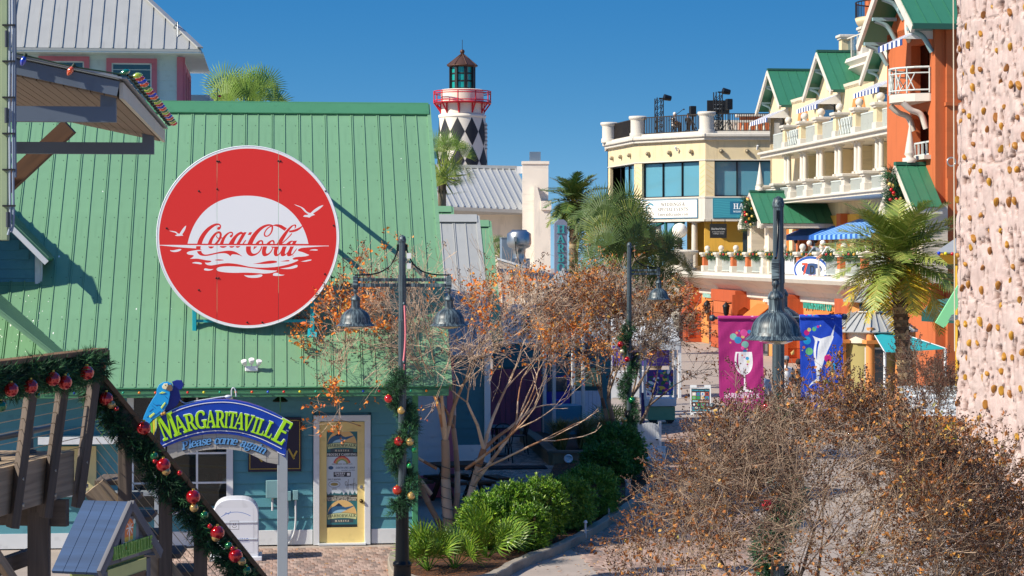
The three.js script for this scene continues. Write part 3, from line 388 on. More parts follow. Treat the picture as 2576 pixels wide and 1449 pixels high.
  // gulls
  path('M2360 -900 C2420 -870 2560 -850 2610 -770 C2650 -720 2700 -700 2730 -705 C2790 -770 2900 -860 3010 -880 C2960 -800 2850 -740 2780 -690 L2830 -660 C2790 -655 2760 -640 2740 -630 L2700 -600 C2650 -620 2590 -610 2560 -625 L2600 -660 C2640 -655 2660 -660 2680 -680 C2600 -700 2560 -790 2500 -830 C2440 -850 2390 -870 2360 -900 Z'.replace(/-(\d+)/g, (m, d) => String(-(+d) + 575)), W);
  g.translate(130, 0); path('M-520 265 C-440 270 -350 270 -330 320 L-290 335 C-250 280 -200 180 -140 150 C-150 230 -190 300 -230 345 L-200 375 C-260 370 -300 390 -350 380 L-390 370 L-340 345 C-360 300 -430 300 -520 265 Z', W);
  g.restore();
}
// ---------------------------------------------------------------- things on and by the shop's front
{
  const o = at(635, 955, 36.0), t = thing('flood_light', 'white three headed flood light above the eave of the green roof', 'flood light', V3(o.x, o.y + 0.06, o.z + 0.12), TH), w = M('#eef0f2', { r: 0.4 });
  part(t, 'bracket', M('#cfc7ae', { r: 0.6 }), bx(0.07, 0.12, 0.16, 0, 0.02, -0.06)); part(t, 'body', w, bx(0.22, 0.09, 0.09, 0, 0.13, 0, 0, 0, 0, 0.02));
  for (const x of [-0.11, 0, 0.11]) { const h = mesh('lamp_head', [lathe([[0, 0], [0.03, 0], [0.045, 0.05], [0.05, 0.09], [0.045, 0.095], [0, 0.09]], 14)], w, t); h.position.set(x, 0.2 + (x ? -0.01 : 0.015), 0.03); h.rotation.set(0.5, 0, -x * 2); part(h, 'arm', w, rod([0, 0, 0], [0, -0.06, -0.01], 0.012)); }
}
{ // bulbs along the eave
  const t = thing('eave_string_lights', 'string of small coloured bulbs along the eave under the green roof', 'string lights', D0, TH), cols = ['#e8542a', '#2a55c8', '#d12f2f', '#d8d12e', '#1f9a7a', '#e8842a'];
  part(t, 'wire', M('#1d4a33', { r: 0.7 }), tube(Array.from({ length: 20 }, (_, i) => [-5 + i * 0.35, EV - 0.06 + (i % 2) * 0.01, EZ + 0.035]), 0.006, 60, 4));
  for (let i = 0; i < 24; i++) part(t, 'bulb', M(cols[i % 6], { r: 0.25 }), sph(0.022, -4.7 + i * 0.265, EV - 0.075, EZ + 0.05, 8));
}
solo('wall_sign', 'dark purple sign board with gold trim on the blue siding behind the arch sign', 'sign', M('#1e1633', { r: 0.4, map: P1 }), [bx(0.9, 0.92, 0.03, -1.14, 1.72, 0.03, 0, 0, 0, 0.008)], D0, TH).add(mesh('gold_trim', [bx(0.86, 0.012, 0.01, -1.14, 2.13, 0.05), bx(0.86, 0.012, 0.01, -1.14, 1.31, 0.05), bx(0.012, 0.82, 0.01, -1.56, 1.72, 0.05), bx(0.012, 0.82, 0.01, -0.72, 1.72, 0.05), bx(0.03, 0.2, 0.01, -0.86, 1.56, 0.05, 0, 0, 0.5), bx(0.03, 0.14, 0.01, -0.8, 1.55, 0.05, 0, 0, -0.5), bx(0.03, 0.16, 0.01, -1.4, 1.5, 0.05, 0, 0, 0.6)], M('#b59a4a', { r: 0.4, m: 0.6 })));
{ const o = at(705, 1035, 36.0), t = thing('wall_lantern', 'dark green lantern hanging from a rod under the eave', 'lantern', o, TH); part(t, 'rod', MAT.greenTrim, rod([0, 0.0, 0.2], [0, 0.42, 0.2], 0.012)); part(t, 'shade', M('#122019', { r: 0.4 }), lathe([[0.015, 0.1], [0.08, 0.06], [0.13, 0.02], [0.125, 0.0], [0.0, 0.015]], 16, 0, 0.16, -0.05)); }
{ // pump-out station
  const o = at(594, 1405, 34.7), t = thing('pump_station', 'white rounded pump-out cabinet standing on the brick paving by the window', 'pump cabinet', V3(o.x, 0, o.z), TH), w = M('#dfe3ea', { r: 0.4, map: P1 });
  const prof = [[-0.35, 0.0]]; for (let i = 0; i <= 20; i++) { const a = PI - i / 20 * PI; prof.push([0.35 * Math.sign(Math.cos(a)) * Math.abs(Math.cos(a)) ** 0.7, 0.68 + 0.26 * Math.sin(a) ** 0.8]); } prof.push([0.35, 0.0]);
  part(t, 'cabinet', w, ext(prof, 0.5, 0.012).translate(0, 0.05, -0.25)); part(t, 'plinth', w, bx(0.84, 0.07, 0.62, 0, 0.035, 0, 0, 0, 0, 0.012)); part(t, 'panel_line', M('#b9c0c8', { r: 0.5 }), bx(0.68, 0.012, 0.02, 0, 0.62, 0.265), bx(0.68, 0.012, 0.02, 0, 0.35, 0.265));
  part(t, 'printed_label', M('#ffffff', { r: 0.4, map: canvasTex(512, 640, (g, w, h) => { g.fillStyle = '#dde1e8'; g.fillRect(0, 0, w, h); g.strokeStyle = '#555'; g.lineWidth = 6; g.strokeRect(170, 190, 130, 120); g.beginPath(); g.arc(235, 250, 34, 0.2, 3); g.stroke(); g.strokeRect(220, 215, 30, 34); g.fillStyle = '#2f56a8'; g.font = 'bold 58px sans-serif'; g.textAlign = 'center'; g.fillText('PUMP-A-HEAD', 250, 480, 440); g.fillRect(40, 492, 420, 5); g.strokeStyle = '#3b6ab8'; g.lineWidth = 7; g.beginPath(); g.moveTo(40, 130); g.bezierCurveTo(160, 40, 330, 40, 470, 120); g.moveTo(80, 110); g.lineTo(110, 70); g.lineTo(150, 90); g.lineTo(180, 50); g.stroke(); }) }), printed(0.56, 0.72, 0, 0, 0.5, 0.2635));
}
// ---------------------------------------------------------------- arch sign
{
  const o = at(625, 1100, 30), t = thing('arch_sign', 'blue arch sign with lime lettering and a parrot, on grey posts', 'sign', V3(o.x, 0, o.z), 0.10), oy = o.y, K = 642.4, S = (x, y) => [(x - 966) / K + 0.0, oy + (487 - y) / K];
  // picture units of a detail view; (966, 487) is the picture point x 625, y 1100
  const S0 = (x, y) => { const dx = (540 + x / 2.409) / 1.4907, dy = (1420 + y / 2.409) / 1.4907; return [(dx - 625) / 178.9, oy - (dy - 1100) / 178.9]; };
  const blue = M('#0f3fae', { r: 0.35, map: P1 }), topE = [[150, 345], [230, 300], [330, 255], [440, 222], [540, 203], [640, 193], [740, 192], [830, 201], [940, 225], [1050, 262], [1180, 320], [1305, 392]], botE = [[1272, 712], [1180, 640], [1060, 575], [950, 532], [850, 508], [750, 494], [650, 490], [550, 497], [450, 515], [350, 548], [280, 575], [165, 618]];
  const arch = mesh('arch_board', [ext([...topE, [1318, 460], [1300, 470], ...botE].map(([x, y]) => S0(x, y)).reverse(), 0.20, 0.006).translate(0, 0, -0.2)], blue, t);
  const line = (pts, w, m, z = 0.008) => { const c = new THREE.CatmullRomCurve3(pts.map((p) => V3(...S0(...p), z))); const n = 40, P = [], Q = []; for (let i = 0; i <= n; i++) { const p = c.getPoint(i / n), d = c.getTangent(i / n); P.push([p.x - d.y * w, p.y + d.x * w]); Q.unshift([p.x + d.y * w, p.y - d.x * w]); } return ext([...P, ...Q], 0.006).translate(0, 0, z); };
  const wht = M('#eef1f6', { r: 0.4 });
  part(arch, 'white_line', wht, line([[230, 318], [330, 273], [440, 240], [540, 221], [640, 211], [740, 210], [830, 219], [940, 243], [1050, 280], [1170, 332], [1285, 385]], 0.005)); part(arch, 'white_line', wht, line([[178, 596], [290, 545], [400, 508], [520, 480], [640, 468], [740, 470], [850, 482], [950, 506], [1060, 545], [1150, 588], [1240, 634]], 0.005));
  part(arch, 'white_line', wht, line([[1280, 468], [1290, 472], [1303, 477]], 0.006)); part(arch, 'white_line', wht, line([[1200, 662], [1230, 678], [1268, 692]], 0.005));
  // lettering
  const txt = 'MARGARITAVILLE', cx = [262, 362, 443, 530, 612, 690, 741, 789, 853, 922, 983, 1036, 1104, 1194], by = [527, 488, 462, 447, 440, 438, 441, 445, 456, 470, 487, 505, 527, 577], hh = [222, 165, 152, 160, 152, 150, 142, 146, 150, 148, 142, 142, 146, 222], ww = [165, 105, 95, 100, 92, 88, 34, 74, 92, 96, 38, 70, 72, 112];
  const lime = M('#a6e01e', { r: 0.4 }), dg = M('#1c6b2a', { r: 0.5 }), snow = M('#f4f8ea', { r: 0.5 });
  [...txt].forEach((ch, i) => { const g = textGeo(ch, 1, 1, 'serif'); g.computeBoundingBox(); const b = g.boundingBox, sx = ww[i] / K / (b.max.x - b.min.x), sy = hh[i] / K / (b.max.y - b.min.y), j = Math.min(i + 1, 13), l = Math.max(i - 1, 0), a = -Math.atan2(by[j] - by[l], cx[j] - cx[l]); const [x, y] = S0(cx[i], by[i]);
    const put = (m, name, parent, dx, dy, z, dz) => { const q = g.clone().translate(0, -b.min.y, 0).scale(sx, sy, dz); q.rotateZ(a); q.translate(x + dx, y + dy, z); return mesh(name, q, m, parent); };
    const L = put(lime, i ? 'letter_' + String(i).padStart(3, '0') : 'letter', arch, 0, 0, 0.028, 0.012); put(dg, 'letter_shadow', L, 0.008, -0.008, 0.006, 0.021); put(snow, 'snow_cap', L, -0.002, 0.007, 0.004, 0.019); });
  part(arch, 'full_stop', wht, cyl(0.022, 0.022, 0.02, ...S0(1262, 562), 0.015, 16, PI / 2));
  // scalloped grey plank board below
  const gray = M('#b7b6b2', { r: 0.85, map: WD1, bump: WD1, bs: 0.003 }), btm = (x) => 720 - 85 * Math.max(0, 1 - ((x - 680) / 420) ** 2) + (x > 900 ? (x - 900) * 0.19 : 0), tp = (x) => 700 - 210 * Math.sqrt(Math.max(0, 1 - ((x - 690) / 720) ** 2)) + (x > 700 ? (x - 700) * 0.06 : 0), cuts = [215, 305, 415, 530, 655, 765, 880, 1000, 1106, 1212];
  for (let i = 0; i < cuts.length - 1; i++) { const a = cuts[i] + 1, b = cuts[i + 1] - 1, P = []; for (let k = 0; k <= 4; k++) P.push(S0(a + (b - a) * k / 4, tp(a + (b - a) * k / 4))); for (let k = 4; k >= 0; k--) P.push(S0(a + (b - a) * k / 4, btm(a + (b - a) * k / 4))); mesh(i ? 'plank_00' + i : 'plank', ext(P.reverse(), 0.03).translate(0, 0, -0.06 + (i % 2) * 0.003), gray, t); }
  const script = M('#5f9ad2', { r: 0.4 }), scr = M('#16243a', { r: 0.5 }), s2 = 'Please come again', cw = []; { let x = 345; const wd = { P: 62, l: 24, e: 40, a: 47, s: 36, ' ': 30, c: 38, o: 44, m: 66, g: 45, i: 24, n: 48 }; for (const ch of s2) { cw.push(x + wd[ch] / 2); x += wd[ch] * 1.04; } }
  [...s2].forEach((ch, i) => { if (ch === ' ') return; const x = cw[i], f = (q) => 668 - 78 * Math.max(0, 1 - ((q - 680) / 400) ** 2) + (q > 800 ? (q - 800) * 0.06 : 0), [X, Y] = S0(x, f(x)), a = -Math.atan2(f(x + 12) - f(x - 12), 24); const g = textGeo(ch, 0.112, 0.02, 'serif', 0.25); g.rotateZ(a); const L = mesh('script_letter', g.clone().translate(X, Y, -0.03), script, t); mesh('letter_shadow', g.clone().translate(X + 0.012, Y - 0.012, -0.038), scr, L); });
  // posts
  const pm = M('#9aa3ab', { r: 0.5, map: P1 });
  for (const px of [710, 404]) { const x = (px - 625) / 178.9; part(t, 'post', pm, bx(0.145, oy - 0.2, 0.13, x, (oy - 0.2) / 2, -0.1, 0, 0, 0, 0.006)); }
  // conduit over the arch
  part(t, 'conduit', M('#c7ccd2', { r: 0.4 }), tube([[265, 110], [305, 170], [370, 222], [440, 208], [560, 190], [700, 168], [780, 160]].map(([x, y]) => [...S0(x, y), -0.1]), 0.010, 40)); part(t, 'junction_box', M('#c7ccd2', { r: 0.4 }), sph(0.05, ...S0(760, 165), -0.1, 10, 0.5), tube([[790, 160], [792, 100], [805, 85], [822, 100], [832, 165]].map(([x, y]) => [...S0(x, y), -0.1]), 0.010, 24));
  // parrot, a painted cut-out with thickness
  const cut = (pts, d, m, z, parent, name) => mesh(name, ext(pts.map((p) => S0(...p)).reverse(), d, 0.003).translate(0, 0, z), m, parent);
  const sky = M('#1f9fe0', { r: 0.4 }), navy = M('#122a86', { r: 0.4 });
  const par = cut([[130, 85], [150, 50], [185, 28], [225, 25], [255, 40], [270, 70], [262, 100], [240, 108], [242, 140], [225, 220], [190, 275], [150, 320], [90, 360], [60, 395], [20, 405], [2, 388], [15, 330], [50, 250], [90, 180], [125, 130]], 0.07, sky, -0.02, t, 'parrot');
  cut([[240, 110], [262, 100], [272, 60], [262, 25], [300, 12], [345, 15], [360, 50], [345, 90], [318, 100], [335, 170], [305, 235], [255, 275], [190, 290], [225, 220]], 0.06, navy, -0.09, par, 'second_bird');
  cut([[175, 65], [195, 40], [222, 38], [225, 60], [208, 88], [185, 82]], 0.012, M('#efe3b8', { r: 0.5 }), 0.052, par, 'face_patch'); cut([[225, 55], [255, 48], [268, 72], [262, 100], [240, 105], [222, 95], [212, 80]], 0.012, M('#6b5a4a', { r: 0.5 }), 0.052, par, 'beak'); part(par, 'eye', MAT.black, sph(0.008, ...S0(205, 52), 0.066, 8));
  cut([[60, 395], [95, 360], [130, 335], [132, 400], [120, 470], [100, 520], [80, 490]], 0.05, navy, -0.02, par, 'tail'); for (const [a, c] of [[[[65, 400], [85, 380], [92, 470], [82, 500]], '#7dc52e'], [[[92, 375], [108, 360], [112, 440], [98, 510]], '#e6d43a'], [[[0, 390], [20, 350], [40, 350], [30, 400]], '#7dc52e'], [[[112, 355], [126, 340], [126, 430], [114, 470]], '#bfe08a']]) cut(a, 0.012, M(c, { r: 0.5 }), 0.034, par, 'tail_feather');
  for (const a of [[[150, 125], [175, 112], [205, 118], [180, 126]], [[60, 330], [100, 300], [110, 308], [70, 345]], [[165, 250], [200, 205], [205, 214], [172, 262]]]) cut(a, 0.008, M('#cde26a', { r: 0.5 }), 0.052, par, 'wing_mark');
  for (const [x, y, u, v] of [[95, 215, 130, 240], [85, 235, 118, 262], [120, 232, 150, 228], [150, 236, 172, 226], [60, 290, 95, 262], [40, 340, 90, 300], [120, 320, 160, 285], [200, 150, 225, 175]]) part(par, 'feather_line', navy, bar([...S0(x, y), 0.054], [...S0(u, v), 0.054], 0.006, 0.004));
  part(par, 'foot', M('#b98a2e', { r: 0.6 }), sph(0.022, ...S0(175, 312), 0.05, 8), sph(0.02, ...S0(195, 305), 0.05, 8));
}
// ---------------------------------------------------------------- deck, stair, garlands
const railR = at(240, 876, 20), railL = V3(-4.277, 4.07, -17.82), rd = railL.clone().sub(railR).normalize();
const nearEnd = railR.clone().addScaledVector(rd, 5.2), DKY = 3.11;
{
  const t = thing('timber_deck', 'raised timber deck with leaning rail posts and steel cables', 'deck', V3(0, 0, 0)), out = V3(-rd.z, 0, rd.x).normalize(); if (out.x < 0) out.negate();
  const P = (s, o, y) => railR.clone().addScaledVector(rd, s).addScaledVector(out, o).setY(y);
  part(t, 'handrail', MAT.railWood, bar(P(-0.02, 0.04, 4.05), P(5.2, 0.04, 4.05), 0.16, 0.045, 0.006), bar(P(-0.0, 0.0, 3.97), P(5.2, 0.0, 3.97), 0.045, 0.12));
  part(t, 'rail_end', MAT.deckWood, bx(0.24, 0.1, 0.06, ...P(-0.03, 0.0, 4.0).toArray(), 0, 0.1));
  part(t, 'edge_beam', MAT.deckPale, bar(P(0.3, -0.12, DKY - 0.19), P(5.2, -0.12, DKY - 0.19), 0.06, 0.38, 0.006)); part(t, 'edge_board', MAT.deckPale, bar(P(0.3, -0.16, DKY + 0.01), P(5.2, -0.16, DKY + 0.01), 0.14, 0.035));
  for (let i = 0; i < 16; i++) part(t, 'deck_board', MAT.deckPale, bar(P(0.35, -0.32 - i * 0.15, DKY + 0.008), P(5.2, -0.32 - i * 0.15, DKY + 0.008), 0.14, 0.03));
  for (const s of [0.28, 1.05, 1.78, 2.6, 3.4]) { const b = P(s, -0.07, DKY - 0.5), e = P(s - 0.12, 0.07, 3.93); const m = part(t, 'rail_post', MAT.deckWood, bar(b, e, 0.15, 0.075, 0.006)); for (const y of [DKY - 0.08, DKY - 0.3]) part(m, 'bolt', MAT.steel, cyl(0.018, 0.018, 0.03, ...P(s, 0.02, y).toArray(), 8, 0, 0, PI / 2)); }
  const cableM = M('#c8bda4', { r: 0.35, m: 0.7 }); for (let i = 0; i < 8; i++) { const y = 3.83 - i * 0.095, o = 0.055 - (3.83 - y) * 0.15; part(t, 'cable', cableM, rod(P(0.14, o, y), P(5.2, o, y), 0.004, 5)); }
  part(t, 'support_post', MAT.deckWood, bx(0.19, 3.0, 0.19, ...P(0.75, -0.25, 1.35).toArray(), 0, TH, 0, 0.008)); part(t, 'support_post', MAT.deckWood, bx(0.19, 3.0, 0.19, ...P(2.6, -0.3, 1.35).toArray(), 0, TH, 0, 0.008));
  part(t, 'cross_beam', MAT.deckWood, bar(P(0.7, 0.0, DKY - 0.5), P(0.7, -2.4, DKY - 0.5), 0.08, 0.24)); part(t, 'cross_beam', MAT.deckWood, bar(P(0.3, -0.5, DKY - 0.95), P(4.6, -0.5, DKY - 0.95), 0.08, 0.14)); part(t, 'brace', MAT.deckPale, bar(P(0.8, -0.2, DKY - 1.5), P(2.0, -0.2, DKY - 0.6), 0.06, 0.09));
  for (let i = 0; i < 3; i++) part(t, 'joist', MAT.deckWood, bar(P(0.5 + i * 0.6, -0.1, DKY - 0.12), P(0.5 + i * 0.6, -2.4, DKY - 0.12), 0.05, 0.2));
  // inner pipe rail
  const r = thing('pipe_rail', 'grey painted pipe rail standing on the timber deck behind the cables', 'railing', V3(0, 0, 0)), pm = M('#56646f', { r: 0.45, m: 0.2, map: P1 });
  for (const s of [0.55, 1.35, 2.2]) part(r, 'post', pm, rod(P(s, -0.42, DKY + 0.02), P(s, -0.42, 3.95), 0.032, 12), cyl(0.06, 0.06, 0.03, ...P(s, -0.42, DKY + 0.04).toArray(), 12)); part(r, 'bottom_pipe', pm, rod(P(0.0, -0.42, DKY + 0.22), P(3.2, -0.42, DKY + 0.22), 0.028, 12));
}
const ST0 = at(262, 950, 20), ST1p = at(672, 1458, 20.4), sd = ST1p.clone().sub(ST0), stairPt = (f) => ST0.clone().addScaledVector(sd, f);
{
  const t = thing('stair_rail', 'timber stair with sloping handrail, square posts and cables', 'stair', V3(0, 0, 0));
  part(t, 'handrail', MAT.railWood, bar(stairPt(-0.03), stairPt(1.25), 0.14, 0.045, 0.006)); part(t, 'sub_rail', MAT.deckWood, bar(stairPt(-0.03).add(V3(-0.01, -0.09, 0)), stairPt(1.25).add(V3(-0.01, -0.09, 0)), 0.045, 0.12));
  const xs = [313, 414, 502, 588]; for (const px of xs) { const f = (px - 262) / 410, p = stairPt(f); part(t, 'stair_post', MAT.deckWood, bx(0.125, 1.75, 0.1, p.x, p.y - 0.93, p.z - 0.01, 0, 0.12, 0, 0.006)); }
  const cm = M('#b9a98a', { r: 0.35, m: 0.6 }); for (let i = 0; i < 9; i++) { const d = V3(0, -0.26 - i * 0.1, 0); part(t, 'cable', cm, rod(stairPt(-0.05).add(d), stairPt(1.25).add(d), 0.0035, 5)); }
  const dn = V3(-0.02, -1.12, -0.03); part(t, 'stringer', MAT.deckPale, bar(stairPt(-0.05).add(dn), stairPt(1.25).add(dn), 0.05, 0.24));
  for (let i = 0; i < 12; i++) { const p = stairPt(i / 11).add(dn).add(V3(0.03, 0.13, -0.3)); part(t, 'tread', MAT.deckWood, bx(0.24, 0.045, 0.6, p.x, p.y, p.z, 0, 0.05)); }
}
const needleCols = ['#1d4a2c', '#173d26', '#2a5e34', '#123322', '#35703f'].map(hexc);
function garlandGeo(pts, rad, dens, seed, len = 0.085) {
  const R = rng(seed), B = new Buf(), c = new THREE.CatmullRomCurve3(pts), n = Math.round(c.getLength() * dens);
  for (let i = 0; i < n; i++) { const t = R(), p = c.getPointAt(t), d = c.getTangentAt(t), a = V3(R() - 0.5, R() - 0.5, R() - 0.5).normalize().cross(d).normalize(), k = rad * (0.75 + 0.35 * R()), dir = a.clone().addScaledVector(d, (R() - 0.5) * 1.6).normalize(), base = p.clone().addScaledVector(a, 0.02 * R()), tip = base.clone().addScaledVector(dir, k), col = vary(needleCols[(R() * 5) | 0], R, 0.25);
    for (let j = 0; j < 11; j++) { const f = 0.15 + 0.85 * j / 10, q = base.clone().lerp(tip, f), nd = dir.clone().multiplyScalar(0.8).add(V3(R() - 0.5, R() - 0.5, R() - 0.5).multiplyScalar(1.7)).normalize(), s = nd.clone().cross(V3(R() - 0.5, R() - 0.5, R() - 0.5)).normalize().multiplyScalar(len * 0.05); B.tri(q.clone().add(s), q.clone().sub(s), q.clone().addScaledVector(nd, len * (0.6 + 0.5 * R())), col); } }
  return B.geo();
}
{
  const p0 = railR.clone().add(V3(0.06, -0.14, 0.1)), g1 = thing('garland', 'evergreen garland hung along the deck handrail', 'garland', V3(0, 0, 0));
  const path1 = [p0.clone().add(V3(0.0, -0.02, 0)), ...[0.5, 1.0, 1.5, 2.0, 2.6, 3.2].map((s) => p0.clone().addScaledVector(rd, s).add(V3(0, -0.03 + 0.025 * Math.sin(s * 5), 0)))];
  part(g1, 'needles', MAT.vc, garlandGeo(path1, 0.15, 520, 3)).userData.kind = 'stuff'; part(g1, 'core_wire', M('#16301f', { r: 0.9 }), tube(path1, 0.03, 40, 6));
  const g2 = thing('garland', 'evergreen garland hung down the sloping stair handrail', 'garland', V3(0, 0, 0)), path2 = []; for (let i = 0; i <= 12; i++) path2.push(stairPt(-0.02 + i / 12 * 1.12).add(V3(-0.13, -0.09 + 0.02 * Math.sin(i * 2.1), 0.07)));
  part(g2, 'needles', MAT.vc, garlandGeo(path2, 0.135, 520, 4)).userData.kind = 'stuff'; part(g2, 'core_wire', M('#16301f', { r: 0.9 }), tube(path2, 0.03, 40, 6));
  const gl = (h) => M(h, { r: 0.12, m: 0.45, phys: { clearcoat: 1, clearcoatRoughness: 0.04 } }), red = gl('#b00d18'), green = gl('#1d6a3c'), gold = gl('#b6945a'), capM = M('#c9a94c', { r: 0.3, m: 0.9 });
  const ORD = ['first', 'second', 'third', 'fourth', 'fifth', 'sixth', 'seventh', 'eighth'];
  const ball = (px, py, Z, dia, m, label, group) => { const r = dia / 2 * Z / F, t = thing('ball_ornament', label, 'ornament', at(px, py, Z), 0, group); part(t, 'ball', m, sph(r, 0, 0, 0, 20)); part(t, 'cap', capM, cyl(r * 0.22, r * 0.2, r * 0.25, 0, r * 1.05, 0, 10)); return t; };
  const outD = V3(-rd.z, 0, rd.x).normalize(); if (outD.x < 0) outD.negate(); const onRail = (px) => { let a = 0, b = 4; for (let i = 0; i < 40; i++) { const m = (a + b) / 2, q = p0.clone().addScaledVector(rd, m).addScaledVector(outD, 0.16); if (q.x / -q.z * F + 1288 > px) a = m; else b = m; } return -p0.clone().addScaledVector(rd, a).addScaledVector(outD, 0.16).z; };
  [[218, 938], [163, 962], [133, 953], [77, 972], [28, 980]].forEach(([x, y], i) => ball(x, y, onRail(x), 37, red, `shiny red ball in the deck handrail garland, ${ORD[i]} from the stair head`, 'red balls on the deck garland'));
  [[250, 920], [267, 1003], [362, 1077], [411, 1170], [486, 1250], [547, 1340], [593, 1398]].forEach(([x, y], i) => ball(x, y, 19.85, 36, red, `big shiny red ball in the stair garland, ${ORD[i]} down from the stair head`, 'red balls on the stair garland'));
  [[280, 1018], [418, 1186], [488, 1278], [543, 1352], [608, 1412]].forEach(([x, y], i) => ball(x, y, 19.84, 22, gold, `gold ball in the stair garland, ${ORD[i]} gold one down from the stair head`, 'gold balls on the stair garland'));
  [[388, 1148], [514, 1296], [575, 1373], [622, 1435]].forEach(([x, y], i) => ball(x, y, 19.84, 20, green, `green ball in the stair garland, ${ORD[i]} green one down from the stair head`, 'green balls on the stair garland'));
  [[293, 1028], [390, 1160], [528, 1324], [452, 1190], [585, 1380]].sort((a, b) => a[1] - b[1]).forEach(([x, y], i) => ball(x, y, 19.83, 13, red, `tiny red ball in the stair garland, ${ORD[i]} tiny one down from the stair head`, 'small red balls on the stair garland'));
  ball(2, 1022, onRail(2), 30, green, 'green ball ornament low in the garland along the deck handrail'); ball(95, 995, onRail(95), 14, green, 'small green ball low in the deck garland between two posts'); ball(168, 945, onRail(168), 14, green, 'small green ball above a red one in the deck garland');
}
// ---------------------------------------------------------------- little gabled menu hutch
{
  const o = V3(-2.77, 0, -15.45), t = thing('menu_hutch', 'small gabled menu hutch with a blue plank roof below the stair', 'menu stand', o, -0.25), blue = M('#33527c', { r: 0.7, map: WD1 }), gw = M('#77787f', { r: 0.85, map: WD1, bump: WD1, bs: 0.003 });
  // local: x = ridge direction (gable faces +x), z across
  const rz = 0.47, y1 = 3.16, y0 = 2.76, L = 0.36;
  for (const s of [1, -1]) for (let i = 0; i < 4; i++) { const a = -L + i * L / 4 + 0.002, b = -L + (i + 1) * L / 4 - 0.002, q = [[a, y1, 0], [a, y0 - 0.04, s * (rz + 0.05)], [b, y0 - 0.04, s * (rz + 0.05)], [b, y1, 0]]; part(t, 'roof_plank', blue, poly(s > 0 ? q : q.reverse(), 0.025)); }
  part(t, 'gable', gw, ext([[-rz, y0 - 0.02], [rz, y0 - 0.02], [0, y1 - 0.03]], 0.03).rotateY(PI / 2).translate(-0.04, 0, 0)); for (const s of [1, -1]) part(t, 'barge_board', gw, bar([0.012, y1 - 0.02, 0], [0.012, y0 - 0.05, s * (rz + 0.05)], 0.03, 0.07));
  part(t, 'body', M('#8d9a5f', { r: 0.8, map: P1 }), bx(0.24, 0.8, 0.74, -0.17, 2.34, 0)); part(t, 'header', M('#c9cb86', { r: 0.8, map: P1 }), bx(0.03, 0.1, 0.66, -0.03, 2.66, 0)); for (const s of [1, -1]) part(t, 'side_post', gw, bx(0.07, 1.9, 0.07, -0.05, 1.75, s * 0.37)); part(t, 'foot_post', gw, bx(0.1, 1.95, 0.1, -0.2, 0.975, 0));
  part(t, 'display_frame', M('#7a6248', { r: 0.7, map: WD1 }), bx(0.03, 0.6, 0.04, -0.025, 2.3, 0.29), bx(0.03, 0.6, 0.04, -0.025, 2.3, -0.29), bx(0.03, 0.04, 0.62, -0.025, 2.6, 0)); part(t, 'display_glass', M('#4a3b2e', { r: 0.08 }), bx(0.01, 0.56, 0.54, -0.035, 2.3, 0));
  const emb = part(t, 'emblem', M('#ffffff', { r: 0.5, map: canvasTex(512, 512, (g, w, h) => { g.fillStyle = '#77787f'; g.fillRect(0, 0, w, h); const gr = g.createLinearGradient(0, 40, 0, 480); g.beginPath(); g.ellipse(250, 240, 150, 220, 0, 0, 7); g.fillStyle = '#e8792f'; g.fill(); g.save(); g.clip(); g.fillStyle = '#e6b83a'; g.fillRect(0, 240, w, 280); g.restore(); g.strokeStyle = '#f6efe2'; g.lineWidth = 14; g.beginPath(); g.moveTo(235, 300); g.quadraticCurveTo(225, 200, 250, 150); for (let i = 0; i < 8; i++) { g.moveTo(250, 150); g.quadraticCurveTo(250 + 70 * Math.cos(i * 0.8), 120 + 60 * Math.sin(i * 0.8), 250 + 100 * Math.cos(i * 0.8), 150 + 90 * Math.sin(i * 0.8)); } g.stroke(); g.fillStyle = '#4f9a8c'; g.beginPath(); g.ellipse(390, 200, 45, 150, 0.1, 0, 7); g.fill(); g.fillStyle = '#e9f2e6'; g.beginPath(); g.arc(385, 70, 32, 0, 7); g.fill(); g.fillStyle = '#d7ecd8'; g.font = 'italic bold 60px serif'; g.textAlign = 'center'; g.fillText("Jimmy Buffett's", 220, 330, 330); }) }), tr(printed(0.3, 0.3, 0), 0.004, 2.9, 0, 0, PI / 2));
  const tg = textGeo('MARGARITAVILLE', 0.085, 0.014, 'serif'), tw = 0.66 / tg.userData.w; part(t, 'sign_letters', M('#7fae52', { r: 0.5 }), tg.scale(tw, 1.15, 1).rotateY(PI / 2).translate(0.02, 2.78, 0));
}
